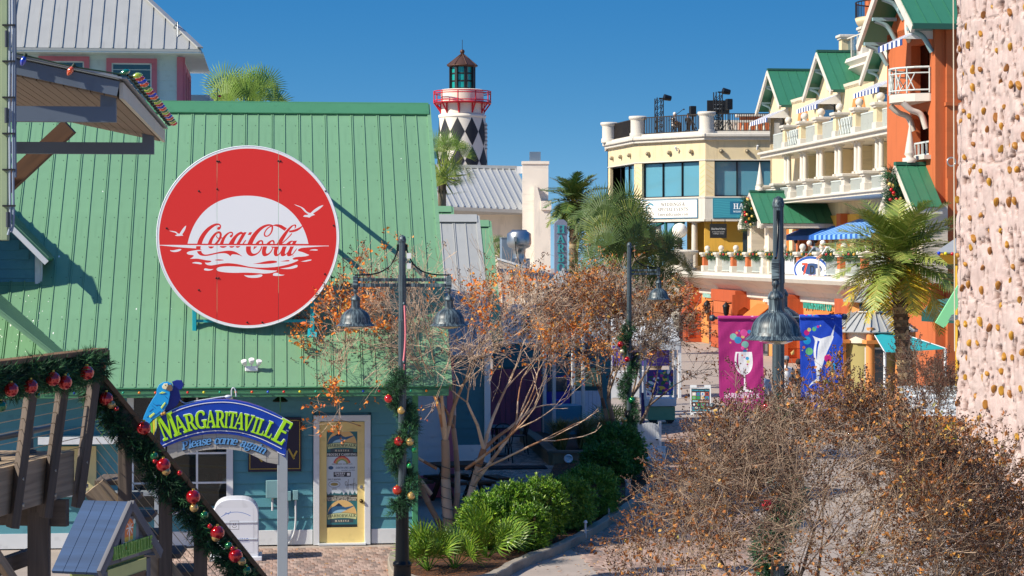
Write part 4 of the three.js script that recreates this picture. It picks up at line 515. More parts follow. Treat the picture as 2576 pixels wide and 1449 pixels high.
// ---------------------------------------------------------------- canopy with coloured bulbs, and the pole behind it
{
  const o = vil(-1.149, 0, 16.23), t = thing('canopy', 'blue grey metal edged canopy on bracket arms at the upper floor', 'canopy', o, TH), L = 6.3, W = 3.2, rise = 0.21, y0 = 6.26;
  const yq = (x) => y0 - x * rise;      // x runs negative away from the eave
  part(t, 'roof_sheet', MAT.greyRoofDark, poly([[0, y0, 0], [0, y0, -L], [-W, yq(-W), -L], [-W, yq(-W), 0]].reverse(), 0.03));
  part(t, 'rake_fascia', MAT.slate, bar([0.0, y0 - 0.07, 0.02], [-W, yq(-W) - 0.07, 0.02], 0.03, 0.11)); part(t, 'rake_fascia', MAT.slate, bar([0, y0 - 0.07, -L], [-W, yq(-W) - 0.07, -L], 0.03, 0.11));
  for (let i = 0; i < 3; i++) part(t, 'eave_fascia', M('#c9c3b4', { r: 0.45, map: P1 }), bx(0.03, 0.12, L / 3 - 0.01, 0.02, y0 - 0.08, -L / 6 - i * L / 3));
  part(t, 'roof_lip', M('#9aa0a6', { r: 0.4, m: 0.4, map: MT1 }), bx(0.06, 0.012, L + 0.1, 0.03, y0 + 0.008, -L / 2), bar([0.03, y0 + 0.008, 0.04], [-W, yq(-W) + 0.01, 0.04], 0.06, 0.012));
  for (let i = 0; i < 16; i++) { const x = -0.06 - i * 0.1; part(t, 'soffit_board', MAT.soffit, bx(0.094, 0.014, L - 0.1, x, yq(x) - 0.13, -L / 2, 0, 0, -Math.atan(rise))); }
  for (const z of [-0.12, -5.3]) { const y = 5.95; part(t, 'bracket_arm', MAT.slate, bx(1.95, 0.115, 0.1, -1.0, y + 0.055, z), bx(0.115, 0.14, 0.1, -0.0825, y + 0.1826, z)); }
  part(t, 'timber_brace', M('#5b3f2a', { r: 0.8, map: WD1 }), bar(...[at(175, 318, 22.6), at(-20, 500, 22.6)].map((p) => p.sub(o).applyAxisAngle(V3(0, 1, 0), -TH)), 0.14, 0.17));
  const b = thing('canopy_string_lights', 'string of fat coloured bulbs along the edge of the canopy', 'string lights', o, TH), cols = ['#b9d23a', '#c4161c', '#1f3fc4', '#e8611a', '#0f7a4a'];
  part(b, 'wire', M('#123322', { r: 0.6 }), tube(Array.from({ length: 24 }, (_, i) => [0.07, y0 + 0.03 + (i % 2) * 0.008, 0.05 - i * 0.27]), 0.009, 80, 5), tube([[0.06, y0 + 0.03, 0.06], [-0.35, yq(-0.35) + 0.02, 0.08], [-0.7, yq(-0.7) + 0.025, 0.08], [-1.2, yq(-1.2) + 0.02, 0.08]], 0.006, 20, 5));
  const bulb = lathe([[0, 0.075], [0.012, 0.066], [0.022, 0.045], [0.024, 0.028], [0.016, 0.008], [0.012, 0]], 10), sock = cyl(0.013, 0.013, 0.03, 0, -0.012, 0, 8);
  const put = (x, y, z, rz, c) => { const m = mesh('bulb', bulb, M(c, { r: 0.12, phys: { transmission: 0.35, thickness: 0.02, clearcoat: 1 } }), b); m.position.set(x, y, z); m.rotation.z = rz; mesh('socket', sock, M('#0e2a1c', { r: 0.6 }), m); };
  for (let i = 0; i < 22; i++) put(0.1, y0 + 0.035, -0.12 - i * 0.285, -1.35, cols[i % 5]); put(0.02, y0 + 0.04, 0.05, -1.2, '#0f7a4a'); put(-0.33, yq(-0.33) + 0.015, 0.09, 2.6, '#e8611a'); put(-0.68, yq(-0.68) + 0.015, 0.09, 2.8, '#1f3fc4');
  const p = at(14, 600, 15.4), s = thing('conduit_pole', 'pale green service pole with clipped cables at the canopy end', 'pole', V3(p.x, 0, p.z), 0);
  part(s, 'pole', M('#93a583', { r: 0.6, map: P1 }), bx(0.055, 2.2, 0.06, -0.005, 6.15, 0, 0, 0, 0, 0.008)); part(s, 'back_plate', M('#23262a', { r: 0.6 }), bx(0.04, 2.2, 0.05, -0.05, 6.15, -0.01));
  for (const [x, c, y] of [[0.038, '#9aa6b4', 5.12], [0.062, '#7d8ba0', 5.14], [0.078, '#59677c', 5.6]]) part(s, 'cable', M(c, { r: 0.5 }), tube([[x, 7.2, 0.04], [x + 0.004, 6.6, 0.045], [x, 6, 0.04], [x + 0.004, 5.5, 0.045], [x, y, 0.04], [x - 0.012, y - 0.03, 0.04]], 0.009, 40, 7));
  for (let i = 0; i < 7; i++) part(s, 'clip', MAT.black, bx(0.09, 0.012, 0.03, 0.035, 5.3 + i * 0.26, 0.045)); part(s, 'connector', M('#3c434b', { r: 0.5 }), cyl(0.012, 0.012, 0.12, 0.02, 6.5, 0.06, 8), cyl(0.014, 0.014, 0.11, 0.02, 5.95, 0.06, 8), cyl(0.014, 0.014, 0.11, 0.03, 5.2, 0.06, 8));
}

{ const t = thing('service_shelf', 'white service shelf on brackets outside the shop window beside the stair', 'shelf', D0, TH); part(t, 'shelf_board', MAT.whitePaint, bx(1.5, 0.12, 0.4, -4.3, 1.85, 0.22)); part(t, 'boarding', M('#cfc08a', { r: 0.7, map: P1 }), bx(0.75, 0.75, 0.06, -4.5, 1.35, 0.05)); part(t, 'lower_shelf', MAT.greySteel, bx(1.9, 0.06, 0.4, -3.9, 0.95, 0.25)); for (let i = 0; i < 9; i++) part(t, 'grille_bar', MAT.steel, bx(0.02, 0.02, 0.38, -4.6 + i * 0.17, 0.99, 0.25)); }
// ---------------------------------------------------------------- generic pieces for the other houses
function cutPanels(parent, name, mat, x0, x1, step, top, pos, slope, yaw = 0, under = true) {   // standing seam panels whose upper end follows top(x)
  const r = new THREE.Group(); r.name = name; r.position.set(...pos); r.rotation.set(slope - PI / 2, yaw, 0, 'YXZ'); parent.add(r);
  const n = Math.round((x1 - x0) / step), w = (x1 - x0) / n; let first = true, k = 0;
  for (let i = 0; i < n; i++) { const a = x0 + i * w, b = a + w - 0.003, ta = top(a), tb = top(b); if (Math.max(ta, tb) < 0.05) continue; const g = [ext([[a, 0], [b, 0], [b, Math.max(0.01, tb)], [a, Math.max(0.01, ta)]], 0.02)]; const rt = top(a + 0.02); if (rt > 0.06) g.push(bx(0.018, rt, 0.022, a + 0.018, rt / 2, 0.031)); mesh(k ? 'roof_panel_' + String(k).padStart(3, '0') : 'roof_panel', g, mat, r); k++; }
  return r;
}
function sidingRows(parent, mat, segs, y0, y1, z, pitch = 0.18) { let n = 0; for (let y = y0; y < y1 - 0.02; y += pitch) for (const [a, b, lo, hi] of segs) { if (lo !== undefined && (y + pitch / 2 < lo || y + pitch / 2 > hi)) continue; mesh(n ? 'siding_board_' + String(n).padStart(3, '0') : 'siding_board', bx(b - a, pitch + 0.02, 0.014, (a + b) / 2, y + pitch / 2, z + 0.012, -0.07), mat, parent); n++; } }
// ---------------------------------------------------------------- white house with pink trim and a grey hipped roof
{
  const t = thing('tower_house', 'white sided house with pink window trim and grey hipped metal roof', 'house', vil(-1.925, 0, 46.5), TH), EY = 9.31;
  const wall = mesh('wall', [bx(9, 9.3, 4.2, -4.5, 4.65, -2.12)], MAT.whiteSiding, t);
  sidingRows(wall, MAT.whiteSiding, [[-9, -5.1], [-3.95, -3.3, 0, 9.12], [-2.0, -0.10, 0, 9.12], [-9, -0.1, 9.12, 10]].filter((s) => s[1] > s[0]).map((s) => s).concat([[-5.1, -3.95, 9.12, 10]]), 7.2, 9.25, 0, 0.215);
  part(t, 'corner_board', MAT.pink, bx(0.13, 9.2, 0.06, -0.06, 4.6, 0.02), bx(0.05, 9.2, 0.12, 0.02, 4.6, -0.05));
  const winAt = (x0, x1, y1) => { const y0 = 7.2, w = mesh('window', [bx(0.11, y1 - y0, 0.07, x0 + 0.055, (y0 + y1) / 2, 0.035), bx(0.11, y1 - y0, 0.07, x1 - 0.055, (y0 + y1) / 2, 0.035), bx(x1 - x0, 0.10, 0.07, (x0 + x1) / 2, y1 + 0.04, 0.038)], MAT.pink, t); part(w, 'sash', MAT.whitePaint, bx(0.03, y1 - y0, 0.05, x0 + 0.125, (y0 + y1) / 2, 0.02), bx(0.03, y1 - y0, 0.05, x1 - 0.125, (y0 + y1) / 2, 0.02), bx(x1 - x0 - 0.22, 0.03, 0.05, (x0 + x1) / 2, y1 - 0.025, 0.02)); part(w, 'pane', M('#3c5058', { r: 0.08, phys: { clearcoat: 1 } }), bx(x1 - x0 - 0.26, y1 - y0 - 0.04, 0.02, (x0 + x1) / 2, (y0 + y1) / 2 - 0.02, 0.016)); part(w, 'blind', M('#a9b3b3', { r: 0.7 }), bx((x1 - x0) * 0.4, 0.55, 0.006, x1 - 0.35, y1 - 0.95, 0.03)); };
  winAt(-1.62, -0.55, 9.07); winAt(-3.05, -1.98, 9.1); winAt(-4.5, -3.4, 9.12);
  for (let i = 0; i < 3; i++) { const z = -0.7 - i * 1.15; const w = mesh('side_window', [bx(0.05, 2.0, 0.14, 0.02, 8.0, z + 0.4), bx(0.05, 2.0, 0.14, 0.02, 8.0, z - 0.4), bx(0.05, 0.14, 0.94, 0.022, 9.0, z)], MAT.pink, t); part(w, 'pane', MAT.darkGlass, bx(0.02, 1.9, 0.66, 0.01, 8.0, z)); }
  part(t, 'rear_wing', MAT.whiteSiding, bx(0.6, 8.7, 1.6, 0.15, 4.35, -4.95)); part(t, 'downpipe', MAT.whitePaint, bx(0.09, 8.6, 0.09, 0.5, 4.3, -4.1));
  part(t, 'soffit', MAT.whitePaint, bx(9.4, 0.03, 0.6, -4.3, EY - 0.06, 0.28), bx(0.5, 0.03, 5.0, 0.2, EY - 0.062, -2.0));
  part(t, 'drip_edge', MAT.greyRoof, bx(9.75, 0.05, 0.02, -4.5, EY - 0.02, 0.58), bx(0.02, 0.05, 5.6, 0.39, EY - 0.022, -2.2));
  cutPanels(t, 'front_roof', MAT.greyRoof, -9.4, 0.38, 0.262, (x) => Math.min(4.2, (0.38 - x) * 1.414), [0, EY, 0.57], PI / 4);
  cutPanels(t, 'side_roof', MAT.greyRoof, 0, 5.6, 0.28, (x) => Math.min(4.2, x * 1.414, (5.6 - x) * 1.414), [0.38, EY, 0.57], PI / 4, PI / 2);
  part(t, 'hip_cap', MAT.greyRoof, bar([0.39, EY + 0.045, 0.58], [-2.6, EY + 3.035, -2.41], 0.16, 0.03)); part(t, 'hip_bracket', MAT.steel, rod([-0.2, EY + 0.5, 0.06], [-0.1, EY + 0.62, 0.2], 0.03), rod([-0.1, EY + 0.3, 0.3], [-0.1, EY + 0.62, 0.2], 0.012));
  const b = thing('house_string_lights', 'string of coloured bulbs down the corner of the white house', 'string lights', vil(-1.3, 0, 51.0), TH), cs = ['#d81f3c', '#178a4a', '#17a07a', '#d81f3c', '#178a4a']; part(b, 'wire', M('#17402a', { r: 0.7 }), rod([0, 6.8, 0], [0, 8.9, 0], 0.01)); cs.forEach((c, i) => part(b, 'bulb', M(c, { r: 0.2 }), sph(0.04, 0.05, 8.7 - i * 0.42, 0, 8, 0.7)));
}
// ---------------------------------------------------------------- row of low shops beyond the patio
function lowShop(name, label, u0, u1, v, eave, rise, roofMat, wallMat, trimMat, depth, over = 0.5, wallR = u1) {
  const o = vil(u1, 0, v), t = thing(name, label, 'building', o, TH), w = u1 - u0, wr = wallR - u1, L = rise * 1.414;
  const wall = mesh('wall', bx(w + wr - 0.02, eave, 0.12, -(w - wr) / 2, eave / 2, -0.1), wallMat, t); sidingRows(wall, wallMat, [[-w, wr - 0.1]], 0.45, eave - 0.05, -0.03, 0.2);
  part(t, 'base_board', trimMat, bx(w + wr, 0.45, 0.05, -(w - wr) / 2, 0.225, 0.0)); part(t, 'corner_post', trimMat, bx(0.14, eave, 0.14, wr - 0.06, eave / 2, 0.02));
  part(t, 'side_wall', wallMat, ext([[0, 0], [depth, 0], [depth, eave], [depth / 2, eave + depth / 2 - 0.15], [0, eave]], 0.1).rotateY(PI / 2).translate(wr - 0.14, 0, -0.06));
  const r = roofFace(t, 'roof', roofMat, w, L, [-w, eave, over], PI / 4, 0.27); part(r, 'ridge_cap', roofMat, bx(w + 0.03, 0.22, 0.012, w / 2, L - 0.1, 0.05), bx(w + 0.03, 0.03, 0.1, w / 2, L + 0.01, 0)); part(r, 'rake_trim', roofMat, bx(0.08, L, 0.05, w + 0.03, L / 2, 0.015), bx(0.02, L, 0.14, w + 0.06, L / 2, -0.04));
  part(t, 'rear_roof', roofMat, poly([[-w, eave + rise, over - rise], [0, eave + rise, over - rise], [0, eave, over - 2 * rise], [-w, eave, over - 2 * rise]], 0.04)); return t;
}
lowShop('grey_roof_shop', 'low shop with pale grey metal roof, white siding and pink corner post', -2.0, 4.35, 43.36, 2.9, 2.86, MAT.greyRoof, MAT.whiteSiding, MAT.pink, 5, 0.5, 3.66);
lowShop('green_roof_shop', 'low shop with a narrow green metal roof beside the grey roofed one', 3.0, 5.3, 50.2, 2.93, 2.82, MAT.greenRoof, M('#3d7684', { r: 0.6, map: P1 }), MAT.whitePaint, 5, 0.5, 5.1);
lowShop('far_green_shop', 'green metal roof peak just showing behind the grey roofed shop', 1.5, 4.76, 54.5, 3.0, 3.2, MAT.greenRoof, MAT.whiteSiding, MAT.greenTrim, 5);
{ // pale shed with low beige roof, boards and a blue door
  const t = thing('board_shed', 'beige roofed shed with white boards, teal wall, plum fence boards and blue door', 'building', vil(6.2, 0, 58.6), TH), P = (x, y, Z) => { const p = at(x, y, Z).sub(t.position); return p.applyAxisAngle(V3(0, 1, 0), -TH); };
  part(t, 'low_roof', M('#c7b49c', { r: 0.6, map: MT1 }), poly([P(1252, 771, 59.2), P(1530, 771, 59.2), P(1530, 745, 60), P(1395, 695, 62.5), P(1252, 652, 62.5)], 0.06)); for (let i = 0; i < 9; i++) { const x = 1262 + i * 29; part(t, 'roof_rib', M('#d3c2ac', { r: 0.6 }), bar(P(x, 769, 59.15), P(x - 4, 660 + Math.max(0, (x - 1252)) * 0.30, 62.3), 0.03, 0.03)); }
  part(t, 'roof_edge', MAT.whitePaint, bar(P(1250, 650, 62.4), P(1397, 694, 62.4), 0.06, 0.06)); part(t, 'fascia', MAT.whitePaint, bx(3.2, 0.14, 0.1, 1.5, 3.5, 0.05));
  for (let i = 0; i < 13; i++) part(t, 'white_board', MAT.whitePaint, bx(0.225, 0.95, 0.03, 0.12 + i * 0.235, 2.95, -0.02 + (i % 2) * 0.008)); part(t, 'back_wall', M('#2f6f7c', { r: 0.7, map: P1 }), bx(3.3, 3.4, 0.1, 1.5, 1.7, -0.1)); sidingRows(t, M('#2f6f7c', { r: 0.7, map: P1 }), [[-0.1, 3.1]], 1.85, 2.45, -0.04, 0.15);
  for (let i = 0; i < 12; i++) part(t, 'plum_board', M(i % 3 ? '#8c4a63' : '#7d4159', { r: 0.7, map: P1 }), bx(0.135, 1.8, 0.03, -0.48 + i * 0.142, 0.9, 0.3 + (i % 2) * 0.01)); part(t, 'side_wall', M('#2f6f7c', { r: 0.7, map: P1 }), bx(0.1, 3.4, 3.5, 3.1, 1.7, -1.9));
  const d = mesh('door', [bx(0.72, 1.55, 0.06, 1.62, 0.82, 0.06)], M('#16279c', { r: 0.35, map: P1 }), t); part(d, 'door_glass', MAT.darkGlass, bx(0.55, 0.4, 0.02, 1.62, 1.36, 0.095)); part(d, 'painted_swirl', M('#2f4fd0', { r: 0.4 }), fin(new THREE.TorusGeometry(0.17, 0.025, 6, 20, 4.5)).translate(1.62, 0.75, 0.095));
  for (let i = 0; i < 7; i++) part(t, 'pale_board', M('#b9cbe0', { r: 0.6, map: P1 }), bx(0.11, 1.15, 0.03, 2.08 + i * 0.117, 0.6, 0.1 + (i % 2) * 0.008)); part(t, 'green_panel', M('#9bbd8f', { r: 0.6, map: P1 }), bx(0.8, 0.5, 0.04, 2.45, 1.55, 0.08));
}
{ // exhaust fan and cabinet on that roof
  const o = at(1306, 690, 64), t = thing('exhaust_fan', 'shiny mushroom exhaust fan on a metal box above the shops', 'exhaust fan', V3(o.x, 0, o.z), TH), k = 64 / F, Y = (y) => EYE - (y - 640) * k;
  part(t, 'fan_hood', MAT.steel, lathe([[0.0, Y(578)], [0.22, Y(578)], [0.25, Y(582)], [0.36, Y(588)], [0.37, Y(612)], [0.32, Y(622)], [0.2, Y(626)], [0.18, Y(640)], [0.2, Y(652)]], 24)); part(t, 'fan_base', MAT.steel, bx(0.55, Y(650) - Y(720), 0.5, 0.02, (Y(650) + Y(720)) / 2, 0)); part(t, 'switch_box', MAT.greySteel, bx(0.08, 0.14, 0.06, -0.16, Y(602), 0.37)); part(t, 'cable', MAT.black, tube([[-0.16, Y(606), 0.38], [-0.12, Y(640), 0.36], [0.05, Y(670), 0.3], [0.1, Y(700), 0.27]], 0.012, 16, 5));
  const o2 = at(1277, 650, 65); solo('cooling_unit', 'blue grey cooling cabinet on the roof beside the exhaust fan', 'cooling unit', M('#76879a', { r: 0.5, map: P1 }), [bx(0.42, 1.2, 0.5, 0, o2.y + 0.0, 0, 0, 0, 0, 0.015), bx(0.44, 0.03, 0.52, 0, o2.y + 0.62, 0)], V3(o2.x, 0, o2.z), TH);
}
{ // small corrugated kiosk roof
  const o = at(1418, 735, 56), t = thing('corrugated_kiosk', 'small kiosk with a grey corrugated gable roof among the brown trees', 'kiosk', V3(o.x, 0, o.z), 0.3), y0 = o.y, y1 = o.y + 0.62;
  for (const s of [1, -1]) for (let i = 0; i < 11; i++) { const x = -0.42 + i * 0.084; part(t, 'roof_corrugation', MAT.greyRoof, bar([x, y1 - Math.abs(x) * 0.9, 0], [x * 1.15, y0, s * 0.55], 0.07, 0.03)); } for (const [x, z] of [[-0.4, 0.4], [0.4, 0.4], [-0.4, -0.4], [0.4, -0.4]]) part(t, 'post', MAT.whitePaint, bx(0.08, y0, 0.08, x, y0 / 2, z)); part(t, 'counter', M('#3f8fae', { r: 0.5, map: P1 }), bx(0.84, 1.0, 0.84, 0, 0.5, 0)); part(t, 'red_drape', M('#c8281e', { r: 0.7 }), bx(0.3, 0.16, 0.06, -0.25, 3.0, 0.46)); part(t, 'blue_drape', M('#2a78c0', { r: 0.7 }), bx(0.22, 0.2, 0.06, -0.28, 2.8, 0.46));
}
{ // souvenir cart by the walk
  const o = at(1655, 1063, 62.8), t = thing('souvenir_cart', 'white and green souvenir cart with purple picture panels beside the walk', 'cart', V3(o.x, 0, o.z), TH);
  part(t, 'base', M('#7fae86', { r: 0.6, map: P1 }), bx(0.8, 0.4, 0.7, 0.05, 0.3, 0, 0, 0, 0, 0.01)); part(t, 'counter', MAT.whitePaint, bx(0.95, 0.22, 0.85, 0, 0.62, 0, 0, 0, 0, 0.01)); for (const [x, z] of [[-0.45, 0.38], [0.45, 0.38], [-0.45, -0.38], [0.45, -0.38]]) part(t, 'post', MAT.whitePaint, bx(0.07, 1.6, 0.07, x, 1.5, z));
  part(t, 'canopy_board', MAT.whitePaint, bx(1.1, 0.28, 1.0, 0, 2.3, 0)); part(t, 'picture_panel', M('#ffffff', { r: 0.5, map: canvasTex(256, 256, (g) => { g.fillStyle = '#4a2f8a'; g.fillRect(0, 0, 256, 256); const R = rng(4); for (let i = 0; i < 60; i++) { g.fillStyle = ['#1f9a8a', '#d23c8a', '#e6c14a', '#2a55c8', '#ffffff', '#1d6a3c'][(R() * 6) | 0]; g.beginPath(); g.ellipse(R() * 256, R() * 256, 8 + R() * 26, 5 + R() * 12, R() * 3, 0, 7); g.fill(); } }) }), printed(0.78, 0.75, 0, 0, 1.2, 0.36)); part(t, 'skirt', M('#5a3a80', { r: 0.6 }), bx(0.1, 0.9, 0.1, -0.5, 0.45, 0.3)); for (const x of [-0.2, 0.3]) part(t, 'wheel', MAT.black, cyl(0.14, 0.14, 0.06, x, 0.14, 0.3, 14, PI / 2));
}
{ // second picture stall further along
  const o = at(1600, 1000, 74), t = thing('picture_stall', 'white roofed picture stall with purple panels half hidden by the brown tree', 'stall', V3(o.x, 0, o.z), TH); part(t, 'roof', MAT.whitePaint, poly([[-1.0, 2.0, 0.8], [1.4, 2.0, 0.8], [1.4, 2.75, -0.8], [-1.0, 2.75, -0.8]], 0.06), bx(2.4, 0.2, 0.06, 0.2, 1.92, 0.82)); for (const x of [-1.5, 1.5]) part(t, 'post', MAT.whitePaint, bx(0.1, 2.0, 0.1, x * 0.8 + 0.2, 1.0, 0.7)); part(t, 'panel', M('#56409a', { r: 0.6, map: P1 }), bx(2.2, 0.9, 0.06, 0.2, 1.5, -0.6)); part(t, 'counter', MAT.whitePaint, bx(2.3, 0.9, 0.9, 0.2, 0.45, -0.2));
}
// ---------------------------------------------------------------- patio furniture, gate, chair, low wall
{
  const t = thing('planter_wall', 'low tan planter wall with a round white light', 'wall', V3(0, 0, 0)), m = M('#8f7f66', { r: 0.9, map: CN1, bump: GR1, bs: 0.004 }), cap = M('#7d7468', { r: 0.9, map: CN1 });
  const run = [[0.3, 56.5], [0.57, 54.5], [0.96, 50.1], [1.85, 50.0]]; for (let i = 0; i < 3; i++) { const a = V3(run[i][0], 0, -run[i][1]), b = V3(run[i + 1][0], 0, -run[i + 1][1]); part(t, 'wall_run', m, bar(a.clone().setY(0.15), b.clone().setY(0.15), 0.2, 0.3)); part(t, 'wall_cap', cap, bar(a.clone().setY(0.32), b.clone().setY(0.32), 0.26, 0.05)); }
  part(t, 'soil', M('#4a3426', { r: 1, map: CN1 }), poly([[0.35, 0.26, -56.5], [0.97, 0.26, -50.1], [3.2, 0.26, -50.1], [3.0, 0.26, -56.5]], 0.2)); const r = part(t, 'round_light', M('#e9eef2', { r: 0.35 }), fin(new THREE.TorusGeometry(0.085, 0.02, 8, 24)).translate(1.32, 0.17, -49.92), cyl(0.08, 0.08, 0.02, 1.32, 0.17, -49.93, 20, PI / 2));
}
function ironChair(pos, turn, label) {
  const t = thing('iron_chair', label, 'chair', pos, turn, 'black iron patio chairs'); for (const [x, z] of [[-0.2, 0.2], [0.2, 0.2], [-0.2, -0.2], [0.2, -0.2]]) part(t, 'leg', MAT.iron, rod([x, 0.45, z], [x * 1.2, 0, z * 1.25], 0.014)); part(t, 'seat', MAT.iron, cyl(0.24, 0.24, 0.02, 0, 0.45, 0, 20)); part(t, 'back_hoop', MAT.iron, tube([[-0.22, 0.45, -0.2], [-0.24, 0.75, -0.26], [-0.12, 0.92, -0.29], [0.12, 0.92, -0.29], [0.24, 0.75, -0.26], [0.22, 0.45, -0.2]], 0.014, 24)); for (let i = -2; i <= 2; i++) part(t, 'back_bar', MAT.iron, rod([i * 0.08, 0.46, -0.21], [i * 0.08, 0.9 - Math.abs(i) * 0.05, -0.28], 0.008)); return t;
}
ironChair(at(1260, 1163, 50.8).setY(0), PI + 0.2, 'black iron patio chair turned with its back to the walk'); ironChair(at(1205, 1150, 52.5).setY(0), 1.2, 'black iron patio chair nearest the pink corner post'); ironChair(at(1300, 1145, 53).setY(0), -1.4, 'black iron patio chair beside the planter wall'); ironChair(at(1215, 1130, 55).setY(0), 0.2, 'black iron patio chair behind the round patio table');
{ const t = thing('patio_table', 'round black iron patio table between the iron chairs', 'table', at(1250, 1145, 52.4).setY(0)); part(t, 'top', MAT.iron, cyl(0.5, 0.5, 0.025, 0, 0.72, 0, 28)); part(t, 'pedestal', MAT.iron, cyl(0.04, 0.04, 0.7, 0, 0.36, 0, 12)); part(t, 'foot', MAT.iron, cyl(0.28, 0.24, 0.04, 0, 0.02, 0, 20)); }
solo('floor_mat', 'dark rectangular mat lying on the shaded patio bricks', 'mat', M('#17191c', { r: 0.95 }), bx(2.2, 0.012, 0.7, 0, 0.02, 0, 0, 0.1), at(1255, 1172, 49.4).setY(0));
{ const w = M('#5e3f2a', { r: 0.85, map: WD1 }), t = thing('picnic_table', 'brown round-cut timber picnic table in the shade behind the tree', 'picnic table', at(1155, 1262, 42.6).setY(0), 0.4); part(t, 'table_top', w, bx(1.1, 0.05, 0.8, 0, 0.76, 0, 0, 0, 0, 0.01)); for (const s of [1, -1]) { part(t, 'bench', w, bx(0.9, 0.05, 0.26, 0, 0.46, s * 0.72, 0, 0, 0, 0.01)); part(t, 'leg', w, bar([0.35 * s, 0, -0.6], [0.35 * s, 0.74, 0.1], 0.06, 0.1)); part(t, 'leg', w, bar([0.35 * s, 0, 0.6], [0.35 * s, 0.74, -0.1], 0.06, 0.1)); part(t, 'bearer', w, bar([0.35 * s, 0.42, -0.8], [0.35 * s, 0.42, 0.8], 0.05, 0.08)); } for (const s of [1, -1]) part(t, 'end_bench', w, bx(0.3, 0.05, 0.7, 0.82 * s, 0.46, 0)); }
{ const o = at(1632, 1162, 50.6), t = thing('garden_gate', 'white arched board gate beside the round shrub', 'gate', V3(o.x, 0, o.z), 0.1), w = MAT.whitePaint; for (let i = 0; i < 7; i++) { const x = -0.2 + i * 0.066; part(t, 'board', w, bx(0.062, 0.84 + 0.07 * Math.cos(x * 6), 0.025, x, 0.47 + 0.035 * Math.cos(x * 6), 0)); } part(t, 'rail', w, bx(0.46, 0.07, 0.03, 0, 0.55, 0.026)); part(t, 'rail', w, bx(0.46, 0.07, 0.03, 0, 0.15, 0.026)); for (const s of [1, -1]) part(t, 'post', w, bx(0.07, 0.98, 0.07, 0.265 * s, 0.49, 0)); part(t, 'latch', MAT.iron, bx(0.05, 0.03, 0.02, 0.19, 0.56, 0.05)); }
{ const o = at(1640, 1185, 48.6), t = thing('slatted_chair', 'white slatted garden chair seen edge on beside the gate', 'chair', V3(o.x - 0.08, 0, o.z), 1.2), w = MAT.whitePaint; for (let i = 0; i < 5; i++) part(t, 'back_slat', w, bx(0.07, 0.6, 0.02, -0.17 + i * 0.085, 0.62, -0.2, -0.3)); for (let i = 0; i < 4; i++) part(t, 'seat_slat', w, bx(0.46, 0.02, 0.085, 0, 0.34 - i * 0.012, 0.22 - i * 0.1)); for (const s of [1, -1]) { part(t, 'arm', w, bx(0.1, 0.025, 0.56, 0.27 * s, 0.55, 0.05)); part(t, 'leg', w, bx(0.05, 0.55, 0.08, 0.25 * s, 0.275, 0.28)); part(t, 'leg', w, bx(0.05, 0.4, 0.08, 0.25 * s, 0.2, -0.2)); } }
{ const g = fin(new THREE.IcosahedronGeometry(0.2, 3)), p = g.attributes.position; for (let i = 0; i < p.count; i++) { const k = 0.85 + 0.35 * nA(p.getX(i) * 0.8 + 0.5, p.getY(i) * 0.8 + p.getZ(i) * 0.6 + 0.5, 0, 4); p.setXYZ(i, p.getX(i) * k, p.getY(i) * k * 0.75, p.getZ(i) * k); } g.computeVertexNormals(); solo('boulder', 'grey white rough boulder at the kerb end beside the gate', 'rock', M('#a7a39b', { r: 0.9, map: CN1 }), g, at(1645, 1193, 47.6).setY(0.12)); }
{ const t = thing('bollard_light', 'small grey bollard light in the mulch by the kerb', 'light', at(1580, 1245, 43.2).setY(0.05)); part(t, 'post', MAT.greySteel, bx(0.11, 0.3, 0.09, 0, 0.15, 0, 0, 0, 0, 0.01)); part(t, 'hood', MAT.greySteel, bx(0.13, 0.04, 0.11, 0, 0.32, 0)); part(t, 'lens', M('#d9d2b8', { r: 0.3 }), bx(0.06, 0.1, 0.01, 0, 0.24, 0.048)); }
for (const [x, y, Z] of [[1532, 1297, 39.6], [1473, 1344, 36.9]]) { const t = thing('stake_light', x > 1500 ? 'slim white stake light at the foot of the darker hedge' : 'slim white stake light at the foot of the sunlit hedge', 'light', at(x, y, Z).setY(0.05), 0, 'stake lights in the bed'); part(t, 'stake', MAT.whitePaint, bx(0.035, 0.26, 0.035, 0, 0.13, 0)); part(t, 'cap', MAT.whitePaint, cyl(0.04, 0.02, 0.04, 0, 0.28, 0, 10)); }
